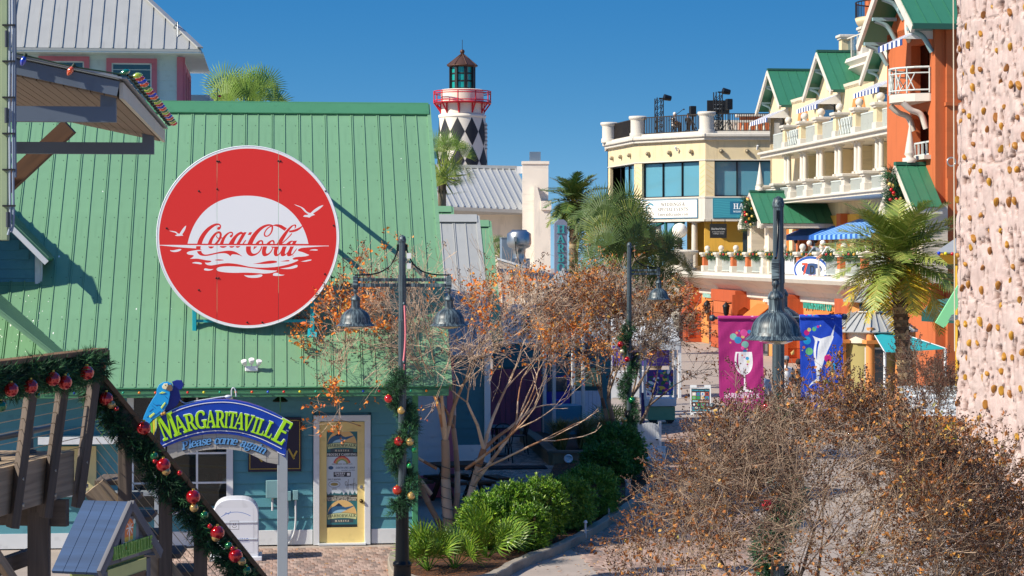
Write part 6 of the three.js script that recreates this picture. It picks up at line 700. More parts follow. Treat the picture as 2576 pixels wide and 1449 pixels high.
{
  const t = thing('hotel_wing', 'cream hotel wing with green gables, striped awnings and white balconies', 'building', HO, TH), PV = [108, 104.65, 101.4, 98, 94.6, 91.2, 87.95, 84.6];
  part(t, 'wall', MAT.cream, bx(0.4, 13.2, 40.4, 0.2, 6.6, hz(98.2)), bx(14, 13.2, 0.4, 7, 6.6, hz(118.2))); part(t, 'roof_slab', M('#cfc4b2', { r: 0.9 }), bx(14, 0.3, 40.4, 7, 13.2, hz(98.2)));
  for (const v of [116.2, 105.4, 94.6]) { gable(t, v, -0.7, v === 105.4 ? 1.6 : 4.5, 2.65, 13.2, 15.2, MAT.hotelGreen, MAT.white, MAT.cream); awning(t, v - 2.1, v + 2.1, 0, 12.95, 1.2, 0.55, '#e6e6e4', '#2f4a86', 16); part(t, 'tall_window', MAT.darkGlass, bx(0.1, 2.0, 2.0, -0.02, 11.5, hz(v))); part(t, 'gable_block', MAT.cream, bx(4.0, 2.6, 4.6, 2.0, 11.9, hz(v))); }
  for (const v of [110.8, 100]) { part(t, 'arched_recess', MAT.orangeLight, ext([[-1.1, 10.4], [1.1, 10.4], [1.1, 12.0], [0.8, 12.5], [0.3, 12.75], [-0.3, 12.75], [-0.8, 12.5], [-1.1, 12.0]], 0.05).rotateY(-PI / 2).translate(-0.02, 0, hz(v))); part(t, 'balcony_door', MAT.darkGlass, bx(0.08, 2.0, 0.9, -0.06, 11.4, hz(v - 0.2))); }
  // rooftop terrace with curved front, set back
  part(t, 'curved_cornice', MAT.white, ext([[1.0, 13.9], [0.6, 14.2], [0.75, 14.35], [0.55, 14.55], [0.7, 14.75], [2.6, 14.75], [2.6, 13.6], [1.4, 13.6]], 8.4, 0.03).translate(0, 0, hz(106.4))); part(t, 'terrace_block', MAT.cream, bx(6, 3.4, 8.2, 5.0, 13.0, hz(102.2))); picketRail(t, MAT.white, V3(1.0, 0, hz(106.1)), V3(1.0, 0, hz(98.3)), 14.75, 15.9, 1.1, 0.03); part(t, 'glass_screen', M('#bcd3da', { r: 0.04, phys: { transmission: 0.9, thickness: 0 } }), bx(0.02, 0.85, 7.6, 1.06, 15.35, hz(102.2))); for (const v of [106.1, 102.2, 98.3]) pillar(t, v, 1.0, 14.75, 16.0, MAT.cream, 0, 0.55);
  // upper balcony
  part(t, 'balcony_slab', MAT.white, bx(2.0, 0.3, 30, -0.95, 10.25, hz(97.5)), bx(2.3, 0.14, 30.2, -0.95, 10.35, hz(97.5), 0, 0, 0, 0.04)); part(t, 'balcony_slab', MAT.white, bx(2.4, 0.16, 30, -1.1, 7.62, hz(97.5)), bx(2.6, 0.1, 30.2, -1.1, 7.71, hz(97.5), 0, 0, 0, 0.03));
  PV.forEach((v, i) => { pillar(t, v, -1.5, 10.4, 11.5, MAT.cream, 0.19); pillar(t, v, -2.0, 7.75, 8.5, MAT.white, 0, 0.55); for (const d of [0.3, -0.3]) part(t, 'column', MAT.white, cyl(0.13, 0.11, 1.35, -1.55, 9.38, hz(v + d), 14), bx(0.36, 0.12, 0.36, -1.55, 10.08, hz(v + d)), bx(0.36, 0.14, 0.36, -1.55, 8.66, hz(v + d))); part(t, 'inner_pier', MAT.cream, bx(0.5, 2.3, 0.5, -0.25, 8.9, hz(v)));
    if (i < 7) { const n = PV[i + 1]; picketRail(t, railW, V3(-1.5, 0, hz(v - 0.3)), V3(-1.5, 0, hz(n + 0.3)), 10.4, 11.3); picketRail(t, railW, V3(-2.0, 0, hz(v - 0.3)), V3(-2.0, 0, hz(n + 0.3)), 7.76, 8.35); part(t, 'balcony_door', i % 2 ? MAT.darkGlass : MAT.yellowWall, bx(0.08, 2.1, 1.1, -0.03, 8.8, hz(v - 1.6))); } });
  picketRail(t, railW, V3(-1.5, 0, hz(111.3)), V3(-1.5, 0, hz(108.3)), 10.4, 11.3); picketRail(t, railW, V3(-2.0, 0, hz(111.3)), V3(-2.0, 0, hz(108.3)), 7.76, 8.35); for (const v of [111.2]) pillar(t, v, -2.0, 7.75, 8.5, MAT.white, 0, 0.55);
  for (const v of [106.2, 96.2]) { const gs = []; for (let i = 0; i < 5; i++) { const a = v + 1.1 - i * 0.45; gs.push(rod([-1.75, 10.5, hz(a)], [-1.75, 11.25, hz(a - 0.45)], 0.025), rod([-1.75, 11.25, hz(a)], [-1.75, 10.5, hz(a - 0.45)], 0.025)); } part(t, 'lattice_panel', railW, ...gs); }
  // terrace storey
  for (let i = 0; i < 9; i++) { const v = 116.5 - i * 4.1; part(t, 'door', MAT.darkGlass, bx(0.08, 2.3, 1.2, -0.03, 5.15, hz(v))); part(t, 'orange_pier', i % 2 ? MAT.orange : MAT.orangeLight, bx(0.5, 3.0, 0.8, -0.2, 5.45, hz(v - 2.1))); part(t, 'wall_lantern', MAT.iron, lathe([[0.02, 0.5], [0.16, 0.32], [0.12, 0.28], [0.1, 0.0], [0.03, -0.08]], 10, -0.55, 5.6, hz(v - 2.1)), bx(0.3, 0.05, 0.05, -0.4, 5.95, hz(v - 2.1))); }
  part(t, 'ochre_band', MAT.yellowWall, bx(0.1, 1.2, 30, -0.06, 6.3, hz(97.5))); awning(t, 88.5, 98.5, -0.1, 6.75, 2.6, 0.9, '#1d5fb8', '#7fb2dd', 24, 'blue_awning'); awning(t, 104, 110, -0.1, 6.4, 1.2, 0.5, '#1f63bf', '#1f63bf', 6, 'blue_awning');
}
// ---------------------------------------------------------------- terrace above the arcade
{
  const t = thing('arcade_terrace', 'orange arcade with a white balustraded terrace on top', 'building', HO, TH), PV = [120, 116.2, 112.4, 108.8, 105.2, 101.6, 97.9, 94.3, 90.6, 86.9, 83.2, 79.5];
  part(t, 'terrace_slab', MAT.white, bx(4.2, 0.4, 46, -1.9, 3.72, hz(100))); part(t, 'cornice', MAT.white, ext([[-4.2, 3.1], [-4.35, 3.3], [-4.7, 3.55], [-5.0, 3.7], [-5.08, 3.85], [-4.98, 3.98], [-3.6, 3.98], [-3.6, 3.1]], 45, 0.02, 6).translate(0, 0, hz(122.5)), ext([[-3.9, 2.7], [-4.05, 2.8], [-4.05, 3.08], [-3.6, 3.08], [-3.6, 2.7]], 45, 0.01).translate(0, 0, hz(122.5)));
  PV.forEach((v, i) => { const m = i % 3 === 1 ? MAT.white : MAT.orange; pillar(t, v, -3.3, 3.97, 4.95, m, 0.16, 0.5); if (i < PV.length - 1) { const mid = (v + PV[i + 1]) / 2; picketRail(t, railW, V3(-3.3, 0, hz(v - 0.3)), V3(-3.3, 0, hz(PV[i + 1] + 0.3)), 4.0, 4.85); } });
  part(t, 'wall', MAT.orangeLight, bx(0.4, 3.2, 45, -3.7, 1.6, hz(100))); part(t, 'far_wall', MAT.yellowWall, bx(5, 3.2, 0.4, -1.0, 1.6, hz(122.8)));
  for (const [v0, v1] of [[118.8, 121.5], [106.5, 112.5], [95.5, 97.6], [84.5, 87.2], [76.5, 78.6]]) { const c = (v0 + v1) / 2, w = v1 - v0; for (let k = 0; k < 5; k++) part(t, 'rusticated_block', k % 2 ? MAT.orange : MAT.orangeDark, bx(0.9, 0.6, w, -4.2, 0.32 + k * 0.62, hz(c), 0, 0, 0, 0.015)); const a = 0.42; part(t, 'niche', MAT.orangeDark, ext(shapeOf([[-a - 0.2, 0], [a + 0.2, 0], [a + 0.2, 2.9], [-a - 0.2, 2.9]], [[[-a, 0.2], [a, 0.2], [a, 1.7], [a * 0.7, 2.1], [0, 2.28], [-a * 0.7, 2.1], [-a, 1.7]].reverse()]), 0.12).translate(-4.2, 0, hz(v0) + 0.02)); for (const d of [0.6, w - 0.6]) part(t, 'wall_lantern', MAT.iron, lathe([[0.02, 0.62], [0.2, 0.42], [0.17, 0.36], [0.13, 0.0], [0.04, -0.12]], 10, -4.98, 1.9, hz(v0 + d)), bx(0.35, 0.06, 0.06, -4.8, 2.45, hz(v0 + d))); }
  for (const v of [115.5, 103, 91.5, 81]) { part(t, 'shop_door', MAT.darkGlass, bx(0.1, 2.2, 1.6, -3.92, 1.1, hz(v))); part(t, 'door_canopy', M('#c4702f', { r: 0.8 }), poly([[-3.95, 2.5, hz(v + 1.5)], [-3.95, 2.5, hz(v - 1.5)], [-4.7, 1.9, hz(v - 1.5)], [-4.7, 1.9, hz(v + 1.5)]].reverse(), 0.04)); }
  const S = (txt, v, y, size, col, name, label) => { const g = textGeo(txt, size, 0.06, 'sans'); g.rotateY(-PI / 2); const p = vil(25 - 0.08 - 0.0, y, v); const s = solo(name, label, 'sign', M(col, { r: 0.4 }), g, vil(24.02, y, v), TH); };
  S('Sunglass World', 100.8, 2.62, 0.42, '#f2f4f2', 'shop_lettering', 'white sunglass shop lettering on the orange arcade wall'); S('Beach Style', 115.8, 2.55, 0.5, '#9fd6d0', 'shop_lettering', 'pale teal shop lettering on the far end of the orange arcade'); S('DUTCH SUPPLY CO', 92.5, 2.5, 0.4, '#35a89a', 'shop_lettering', 'green shop lettering on the orange arcade behind the date palm');
}
// garlands on the terrace rail, globe lamp, balcony posters
{
  const R = rng(61); const G = [118.1, 114.3, 110.6, 107, 103.4, 99.8, 96.1, 92.5, 88.8]; const gm = [['wide evergreen swag on the terrace rail'], ['evergreen swag on the terrace rail between two ball topped pillars']];
  G.forEach((v, i) => { const g = garlandGeo([vil(24.62, 4.9, v - 1.1), vil(24.6, 4.86, v), vil(24.62, 4.9, v + 1.1)], 0.24, 90, 70 + i, 0.16); const t = thing('rail_swag', `evergreen swag on the white terrace rail, ${['first', 'second', 'third', 'fourth', 'fifth', 'sixth', 'seventh', 'eighth', 'ninth'][i]} from the globe lamp pier`, 'garland', V3(0, 0, 0), 0, 'swags on the terrace rail'); part(t, 'needles', MAT.vc, g).userData.kind = 'stuff'; for (let k = 0; k < 3; k++) part(t, 'berry_ball', M(k % 2 ? '#b3121c' : '#c79a3a', { r: 0.25 }), sph(0.07, ...vil(24.42, 4.95, v - 0.8 + k * 0.8).toArray(), 8)); });
  const o = at(1710, 640, 126), t = thing('globe_lamp', 'white globe lamp on the round terrace pier', 'lamp', V3(o.x, 0, o.z)); part(t, 'pier', MAT.white, lathe([[0.85, 0], [0.85, 3.9], [1.0, 4.0], [1.0, 4.15], [0.8, 4.2], [0.8, 4.9], [1.1, 5.05], [1.1, 5.2], [0, 5.25]], 24)); part(t, 'stem', MAT.iron, lathe([[0.25, 5.2], [0.12, 5.4], [0.18, 5.7], [0.1, 5.95]], 12)); part(t, 'globe', M('#f4f1e6', { r: 0.3 }), sph(0.45, 0, 6.35, 0, 20));
  const pp = vil(24.55, 4.5, 99.9), po = thing('rail_poster', 'printed souvenir poster hung on the terrace rail', 'poster', pp, TH - PI / 2); part(po, 'sheet', M('#ffffff', { r: 0.5, map: canvasTex(256, 256, (g) => { g.fillStyle = '#dfe0e4'; g.fillRect(0, 0, 256, 256); const R = rng(5); for (let i = 0; i < 40; i++) { g.fillStyle = ['#2a2f45', '#7fa05a', '#c8384a', '#5a3a80', '#f0f0f0'][(R() * 5) | 0]; g.fillRect(10 + R() * 150, 40 + R() * 140, 10 + R() * 20, 14 + R() * 40); } g.fillStyle = '#d2357a'; g.fillRect(170, 70, 80, 110); g.fillStyle = '#5a2f8a'; g.fillRect(0, 200, 256, 56); }) }), bx(1.9, 0.95, 0.03)); 
  const q = vil(24.3, 4.25, 94.6), sg = thing('oval_sign', 'white oval attraction sign with a red seven and glasses on the terrace', 'sign', q, TH - PI / 2 + 0.5); const g = ext(new THREE.Shape().absellipse(0, 0, 1.15, 0.62, 0, 2 * PI), 0.08, 0, 24); const p = g.attributes.position, uv = g.attributes.uv; for (let i = 0; i < p.count; i++) uv.setXY(i, p.getX(i) / 2.3 + 0.5, p.getY(i) / 1.24 + 0.5); part(sg, 'oval', M('#ffffff', { r: 0.4, map: canvasTex(512, 276, (g, w, h) => { g.fillStyle = '#f2f4f7'; g.fillRect(0, 0, w, h); g.strokeStyle = '#2a4f9a'; g.lineWidth = 26; g.beginPath(); g.ellipse(w / 2, h / 2, 236, 124, 0, 0, 7); g.stroke(); g.fillStyle = '#31486f'; g.beginPath(); g.ellipse(270, 130, 150, 60, 0, 0, 7); g.fill(); g.fillStyle = '#e0452a'; g.font = 'bold 170px sans-serif'; g.fillText('7', 120, 190); g.fillStyle = '#23262b'; g.font = 'bold 120px sans-serif'; g.fillText('D', 235, 180); g.fillStyle = '#c8302a'; g.fillRect(220, 190, 50, 26); g.fillRect(290, 190, 50, 26); g.fillStyle = '#23262b'; g.font = 'bold 30px sans-serif'; g.fillText('Virtual Experience', 130, 246); }) }), g);
}
// ---------------------------------------------------------------- terrace pavilions
function pavilion(u, v, hw, eave, apex, len, label) {
  const o = vil(u, 0, v), t = thing('gable_pavilion', label, 'pavilion', o, TH, 'green roofed pavilions on the terrace'), sl = Math.atan2(apex - eave, hw), L = Math.hypot(apex - eave, hw) + 0.2, dy = 0.2 * Math.sin(sl), dz = 0.2 * Math.cos(sl);
  cutPanels(t, 'front_slope', MAT.hotelGreen, 0, len, 0.42, () => L, [0, eave - dy, hw + dz], sl); cutPanels(t, 'rear_slope', MAT.hotelGreen, -len, 0, 0.42, () => L, [0, eave - dy, -hw - dz], sl, PI); part(t, 'ridge_cap', M('#2d6650', { r: 0.5 }), bx(len, 0.12, 0.3, len / 2, apex + 0.02, 0)); part(t, 'eave_board', MAT.white, bx(len, 0.22, 0.1, len / 2, eave - dy - 0.12, hw + dz - 0.1));
  for (const s of [1, -1]) part(t, 'barge_board', MAT.white, bar([0.05, apex - 0.14, 0], [0.05, eave - dy - 0.16, s * (hw + dz)], 0.1, 0.26)); for (const s of [1, -1]) { part(t, 'pier', MAT.lightStone, bx(0.9, eave - 3.95, 0.9, 0.9, (eave + 3.95) / 2, s * (hw - 0.55))); part(t, 'beam', MAT.white, bx(len, 0.35, 0.5, len / 2, eave - 0.15, s * (hw - 0.45))); } part(t, 'tie_beam', MAT.white, bx(0.3, 0.2, hw * 2, 0.5, eave - 0.1, 0)); part(t, 'finial', MAT.white, lathe([[0.22, 0], [0.24, 0.12], [0.12, 0.2], [0.2, 0.3], [0.17, 0.38], [0.17, 0.42], [0, 1.5]], 10, 0.55, apex + 0.05, 0));
  const w = thing('wreath', label.includes('event') ? 'evergreen wreath swag in the gable of the pavilion beside the event hall' : 'evergreen wreath swag in the gable of the pavilion at the orange block', 'wreath', V3(0, 0, 0), 0, 'wreaths in the pavilion gables'); const c = vil(u - 0.05, eave + 0.35, v); part(w, 'needles', MAT.vc, garlandGeo([c.clone().add(V3(0, 0.9, 0)), c.clone().add(V3(0, 0.1, 0)), c.clone().add(V3(0, -0.7, 0))], 0.42, 190, 90 + u, 0.2)).userData.kind = 'stuff'; const R = rng(u | 0); for (let i = 0; i < 12; i++) part(w, 'bauble', M(['#c79a3a', '#b3121c', '#d9c06a'][i % 3], { r: 0.25 }), sph(0.07, c.x - 0.25 + R() * 0.5, c.y - 0.7 + R() * 1.6, c.z + 0.3 + 0.1 * R(), 8)); return t;
}
pavilion(24.2, 107, 2.5, 6.6, 8.15, 4.6, 'green roofed gable pavilion on the terrace beside the event hall'); pavilion(21.9, 73.6, 1.9, 6.7, 8.15, 1.1, 'green roofed gable pavilion against the orange block');
// ---------------------------------------------------------------- orange gabled block and the tower behind
{
  const t = thing('orange_block', 'tall orange gabled block with recessed balconies', 'building', vil(23, 0, 72.4), TH), z = (v) => 72.4 - v;
  // left face with two openings: profile in (v, y)
  const face = shapeOf([[0, 0], [0, 13.2], [5.9, 13.2], [5.9, 0]].map(([a, b]) => [-a, b]), [[[-0.65, 10.6], [-0.65, 12.5], [-2.85, 12.5], [-2.85, 10.6]], [[-0.75, 8.4], [-0.75, 9.85], [-1.2, 10.1], [-2.5, 10.1], [-2.85, 9.85], [-2.85, 8.4]]]);
  part(t, 'left_wall', MAT.orange, ext(face, 0.35).rotateY(-PI / 2).translate(0.35, 0, 0)); 
  part(t, 'front_wall', MAT.orange, bx(10, 13.2, 0.35, 5.36, 6.6, -0.02)); part(t, 'front_base', MAT.orange, bx(10, 7.6, 0.1, 5.36, 3.8, 0.2)); part(t, 'rear_wall', MAT.orange, bx(10, 13.2, 0.35, 5.36, 6.6, z(78.3))); part(t, 'recess_wall', MAT.orange, bx(0.2, 13, 5.4, 1.6, 6.5, z(75.3))); part(t, 'recess_floor', MAT.orange, bx(1.4, 0.2, 5.4, 0.9, 10.45, z(75.3)), bx(1.4, 0.2, 5.4, 0.9, 8.3, z(75.3))); part(t, 'string_course', MAT.orange, bx(10.1, 0.12, 0.2, 5.36, 10.2, 0.12));
  const g = new THREE.Group(); const keep = hz; part(t, 'gable_end', MAT.orange, ext([[-0.1, 13.0], [-5.9, 13.0], [-2.95, 15.1]].reverse(), 0.35).rotateY(-PI / 2).translate(0.35, 0, 0));
  const sl = Math.atan2(2.05, 2.95), L = 4.0; cutPanels(t, 'front_slope', MAT.hotelGreen, -1.0, 6, 0.5, () => L, [0, 12.9, 0.65], sl); cutPanels(t, 'rear_slope', MAT.hotelGreen, -6, 1.0, 0.5, () => L, [0, 12.9, -6.55], sl, PI); part(t, 'roof_edge', M('#27584a', { r: 0.5 }), bx(7, 0.2, 0.14, 2.5, 12.85, 0.6)); for (const s of [1, -1]) { part(t, 'barge_board', MAT.white, bar([-0.97, 15.2, -2.95], [-0.97, 12.75, -2.95 + s * 3.5], 0.12, 0.28)); for (const f of [0.2, 0.5, 0.85]) { const y = 15 - f * 2.3, zz = -2.95 + s * 3.2 * f; part(t, 'bracket', MAT.bracket, bx(0.9, 0.12, 0.16, -0.5, y - 0.2, zz), tube([[-0.85, y - 0.25, zz], [-0.4, y - 0.45, zz], [-0.05, y - 1.0, zz]], 0.09, 8, 6)); } } part(t, 'oval_vent', MAT.white, fin(new THREE.TorusGeometry(0.34, 0.07, 8, 24)).scale(1, 1.8, 1).rotateY(PI / 2).translate(-0.05, 13.35, -2.95), bx(0.06, 0.08, 0.7, -0.05, 13.35, -2.95), bx(0.06, 1.1, 0.08, -0.05, 13.35, -2.95));
  { const a = new THREE.Group(); a.name = 'awning'; t.add(a); const A = M('#e6e6e4', { r: 0.8 }), B = M('#2f4a86', { r: 0.8 }); for (let i = 0; i < 11; i++) { const z0 = -0.3 - i * 0.27, z1 = z0 - 0.266; part(a, 'stripe', i % 2 ? A : B, poly([[0, 13.0, z1], [-1.1, 12.5, z1], [-1.1, 12.5, z0], [0, 13.0, z0]], 0.02), bx(0.02, 0.22, 0.266, -1.1, 12.39, (z0 + z1) / 2)); } part(a, 'side_flap', A, poly([[0, 13.0, -0.3], [0, 12.5, -0.3], [-1.1, 12.5, -0.3]], 0.02)); }
  // curved balcony
  const bal = new THREE.Group(); bal.name = 'balcony'; t.add(bal); const arc = (f, r = 1) => V3(-1.05 * Math.sin(PI * f) ** 0.6 * r - 0.05, 0, -0.5 - 2.5 * f); const pts = Array.from({ length: 13 }, (_, i) => arc(i / 12)); const sh = [[0.1, -0.5], ...pts.map((p) => [p.x, p.z]), [0.1, -3.0]]; part(bal, 'slab', MAT.white, ext(sh.map(([x, y]) => [x, -y]).reverse(), 0.28).rotateX(-PI / 2).translate(0, 10.35, 0)); for (let i = 0; i < 12; i++) { const p = pts[i], q = pts[i + 1]; part(bal, 'top_rail', railW, rod([p.x, 11.55, p.z], [q.x, 11.55, q.z], 0.04)); part(bal, 'mid_rail', railW, rod([p.x, 11.35, p.z], [q.x, 11.35, q.z], 0.025)); part(bal, 'foot_rail', railW, rod([p.x, 10.75, p.z], [q.x, 10.75, q.z], 0.03)); if (i % 2) part(bal, 'lattice_bar', railW, rod([p.x, 10.75, p.z], [q.x, 11.35, q.z], 0.022), rod([p.x, 11.35, p.z], [q.x, 10.75, q.z], 0.022)); else part(bal, 'upright', railW, rod([p.x, 10.65, p.z], [p.x, 11.55, p.z], 0.03)); } for (const zz of [-0.9, -2.4]) part(bal, 'scroll_bracket', MAT.white, tube([[-0.9, 10.3, zz], [-0.6, 10.05, zz], [-0.25, 9.9, zz], [-0.05, 9.4, zz]], 0.11, 12, 6));
  part(t, 'opening_sill', MAT.white, bx(0.3, 0.14, 2.6, -0.1, 8.38, -1.8)); picketRail(t, railW, V3(0.1, 0, -0.9), V3(0.1, 0, -2.7), 8.45, 8.95, 0.5, 0.03);
  solo('wall_lamp', 'small green lamp box on the dark orange wall', 'lamp', M('#1f8a62', { r: 0.4 }), [bx(0.45, 0.6, 0.3, 0, 0, 0, 0, 0, 0, 0.03), cyl(0.12, 0.16, 0.12, 0, 0.35, 0, 10)], vil(25.6, 6.2, 72.0), TH);
}
{
  const o = at(2215, 640, 150), t = thing('hotel_tower', 'tall orange hotel tower with rounded balconies behind the gables', 'building', V3(o.x, 0, o.z), TH), k = 150 / F, Y = (y) => EYE + (640 - y) * k; part(t, 'shaft', MAT.orange, bx(5, 26, 5, 2.9, 13, -3.0));
  for (const y of [80, 175]) { part(t, 'balcony_slab', MAT.cream, lathe([[0, Y(y) - 0.1], [2.0, Y(y)], [2.45, Y(y) + 0.7], [2.55, Y(y) + 1.0], [0, Y(y) + 1.0]], 32, 0.9, 0, -0.4)); const gs = []; for (let i = 0; i < 40; i++) { const a = i / 40 * 2 * PI; gs.push(rod([0.9 + 2.5 * Math.sin(a), Y(y) + 1.0, -0.4 + 2.5 * Math.cos(a)], [0.9 + 2.5 * Math.sin(a), Y(y) + 2.1, -0.4 + 2.5 * Math.cos(a)], 0.025, 4)); } const pk = part(t, 'pickets', MAT.iron, ...gs); pk.userData.kind = 'stuff'; part(t, 'balcony_rail', MAT.iron, fin(new THREE.TorusGeometry(2.5, 0.05, 6, 40)).rotateX(PI / 2).translate(0.9, Y(y) + 2.1, -0.4)); }
  const u = at(2222, 82, 108), s = thing('folded_parasol', 'folded yellow parasol on the rooftop terrace', 'parasol', V3(u.x, 14.76, u.z)); part(s, 'canopy', M('#e0a21c', { r: 0.8 }), lathe([[0.02, 2.0], [0.14, 1.7], [0.3, 0.9], [0.34, 0.35], [0.26, 0.3], [0.05, 0.9]], 9)); part(s, 'pole', MAT.whitePaint, rod([0, -0.05, 0], [0, 2.15, 0], 0.04));
}
// ---------------------------------------------------------------- booths and awnings in front of the arcade
{
  const Z = 72, o = at(2192, 640, Z), t = thing('octagon_kiosk', 'olive octagonal kiosk with two tier grey metal roof', 'kiosk', V3(o.x, 0, o.z), 0.2), k = Z / F, Y = (y) => EYE + (640 - y) * k;
  const oct = (r0, y0, r1, y1, name, step) => { for (let i = 0; i < 8; i++) { const a = (i - 0.5) / 8 * 2 * PI, b = (i + 0.5) / 8 * 2 * PI, p = (r, y, q) => V3(r * Math.sin(q), y, r * Math.cos(q)); const f = mesh(name, poly([p(r0, y0, a), p(r0, y0, b), p(r1, y1, b), p(r1, y1, a)], 0.04), MAT.greyRoof, t); for (let s = 0; s < 4; s++) { const q = s / 4; part(f, 'roof_seam', MAT.greyRoof, bar(p(r0, y0, a).lerp(p(r0, y0, b), q).add(V3(0, 0.03, 0)), p(r1, y1, a).lerp(p(r1, y1, b), q).add(V3(0, 0.03, 0)), 0.03, 0.04)); } } };
  oct(1.55, Y(832), 0.62, Y(783), 'roof_facet'); oct(0.95, Y(757), 0.1, Y(722), 'cupola_roof'); part(t, 'cupola', MAT.orangeLight, lathe([[0.7, Y(785)], [0.7, Y(756)]], 8)); for (const a of [0.15, 0.95, -0.7]) part(t, 'cupola_window', MAT.darkGlass, bx(0.36, 0.28, 0.05, 0.68 * Math.sin(a), Y(771), 0.68 * Math.cos(a), 0, a)); for (const a of [0.15, 0.95, -0.7]) part(t, 'cupola_window_frame', MAT.whitePaint, bx(0.44, 0.04, 0.06, 0.68 * Math.sin(a), Y(771) + 0.16, 0.68 * Math.cos(a), 0, a), bx(0.44, 0.04, 0.06, 0.68 * Math.sin(a), Y(771) - 0.16, 0.68 * Math.cos(a), 0, a));
  part(t, 'wall', M('#a69a63', { r: 0.85, map: ST1 }), lathe([[1.2, 0], [1.2, Y(830)]], 8)); part(t, 'arch_band', MAT.lightStone, lathe([[1.28, Y(860)], [1.28, Y(832)], [1.2, Y(831)]], 8)); for (let i = 0; i < 8; i++) { const a = (i + 0.5) / 8 * 2 * PI; part(t, 'corner_column', MAT.orangeLight, cyl(0.16, 0.14, 2.0, 1.34 * Math.sin(a), 1.0, 1.34 * Math.cos(a), 12), bx(0.42, 0.12, 0.42, 1.34 * Math.sin(a), 2.05, 1.34 * Math.cos(a)), cyl(0.13, 0.13, 0.45, 1.34 * Math.sin(a), 2.3, 1.34 * Math.cos(a), 12)); } const w = part(t, 'window', MAT.darkGlass, bx(0.62, 1.2, 0.05, -0.3, 1.2, 1.16, 0, -0.25)); part(t, 'window_frame', MAT.whitePaint, bx(0.06, 1.3, 0.08, -0.62, 1.2, 1.10, 0, -0.25), bx(0.06, 1.3, 0.08, 0.02, 1.2, 1.2, 0, -0.25), bx(0.7, 0.06, 0.08, -0.3, 1.83, 1.16, 0, -0.25), bx(0.7, 0.06, 0.08, -0.3, 0.57, 1.16, 0, -0.25));
}
{ const P = (x, y, Z) => at(x, y, Z), t = thing('teal_awning', 'teal canvas awning stretched from the kiosk', 'awning', V3(0, 0, 0)); const q = [P(2196, 836, 71), P(2226, 886, 68.2), P(2378, 876, 67.6), P(2286, 845, 71)]; part(t, 'canvas', M('#199aa4', { r: 0.75, map: P1 }), poly(q, 0.03)); part(t, 'rope_edge', MAT.whitePaint, rod(q[0], q[1], 0.02), rod(q[2], q[3], 0.02)); part(t, 'post', MAT.whitePaint, rod(q[1], q[1].clone().setY(0), 0.05)); part(t, 'post', MAT.whitePaint, rod(q[2], q[2].clone().setY(0), 0.05)); }
{ const P = (x, y, Z) => at(x, y, Z), t = thing('green_awning', 'dark green shop awning on the orange block', 'awning', V3(0, 0, 0)), m = M('#2f6f6a', { r: 0.8, map: P1 }); part(t, 'canvas', m, poly([P(2318, 786, 66), P(2440, 786, 66), P(2440, 745, 70), P(2345, 755, 70)], 0.03)); part(t, 'valance', m, poly([P(2318, 786, 66), P(2318, 808, 66), P(2440, 816, 66), P(2440, 786, 66)].reverse(), 0.03)); part(t, 'side', m, poly([P(2318, 786, 66), P(2345, 755, 70), P(2345, 800, 70), P(2318, 808, 66)], 0.03)); }
{ const P = (x, y, Z) => at(x, y, Z), t = thing('ride_arm', 'pale green sloping beam of a ride beside the climbing wall', 'ride beam', V3(0, 0, 0)), m = M('#8fe0a0', { r: 0.45 }); part(t, 'beam', m, bar(P(2363, 818, 44), P(2440, 690, 44), 0.08, 0.2)); part(t, 'beam', m, bar(P(2372, 818, 44.6), P(2446, 700, 44.6), 0.06, 0.12)); for (let i = 0; i < 4; i++) part(t, 'rod', MAT.greySteel, rod(P(2385, 792 + i * 4, 44.3), P(2450, 800 + i * 4, 44.3), 0.022)); part(t, 'mast', m, bar(P(2446, 690, 44.3), P(2446, 690, 44.3).setY(0), 0.2, 0.2)); }
{ const P = (x, y, Z) => at(x, y, Z), t = thing('yellow_hut', 'hut corner with grey metal roof and yellow soffit beside the climbing wall', 'hut', V3(0, 0, 0)); part(t, 'roof', MAT.greyRoof, poly([P(2355, 633, 46), P(2460, 640, 46), P(2460, 560, 48)], 0.03)); part(t, 'soffit', M('#e2b02f', { r: 0.7, map: P1 }), poly([P(2358, 640, 46.2), P(2460, 648, 46.2), P(2460, 668, 46.6), P(2385, 664, 46.6)].reverse(), 0.05)); part(t, 'wall', M('#e2b02f', { r: 0.7, map: P1 }), bx(2, 4.7, 0.2, P(2440, 640, 47).x + 0.7, 2.35, -47)); for (let i = 0; i < 4; i++) part(t, 'bulb', M(['#1f3fc4', '#d8d12e', '#c4161c', '#0f7a4a'][i], { r: 0.2 }), sph(0.04, ...P(2362 + i * 17, 637 + i, 45.9).toArray(), 8)); }
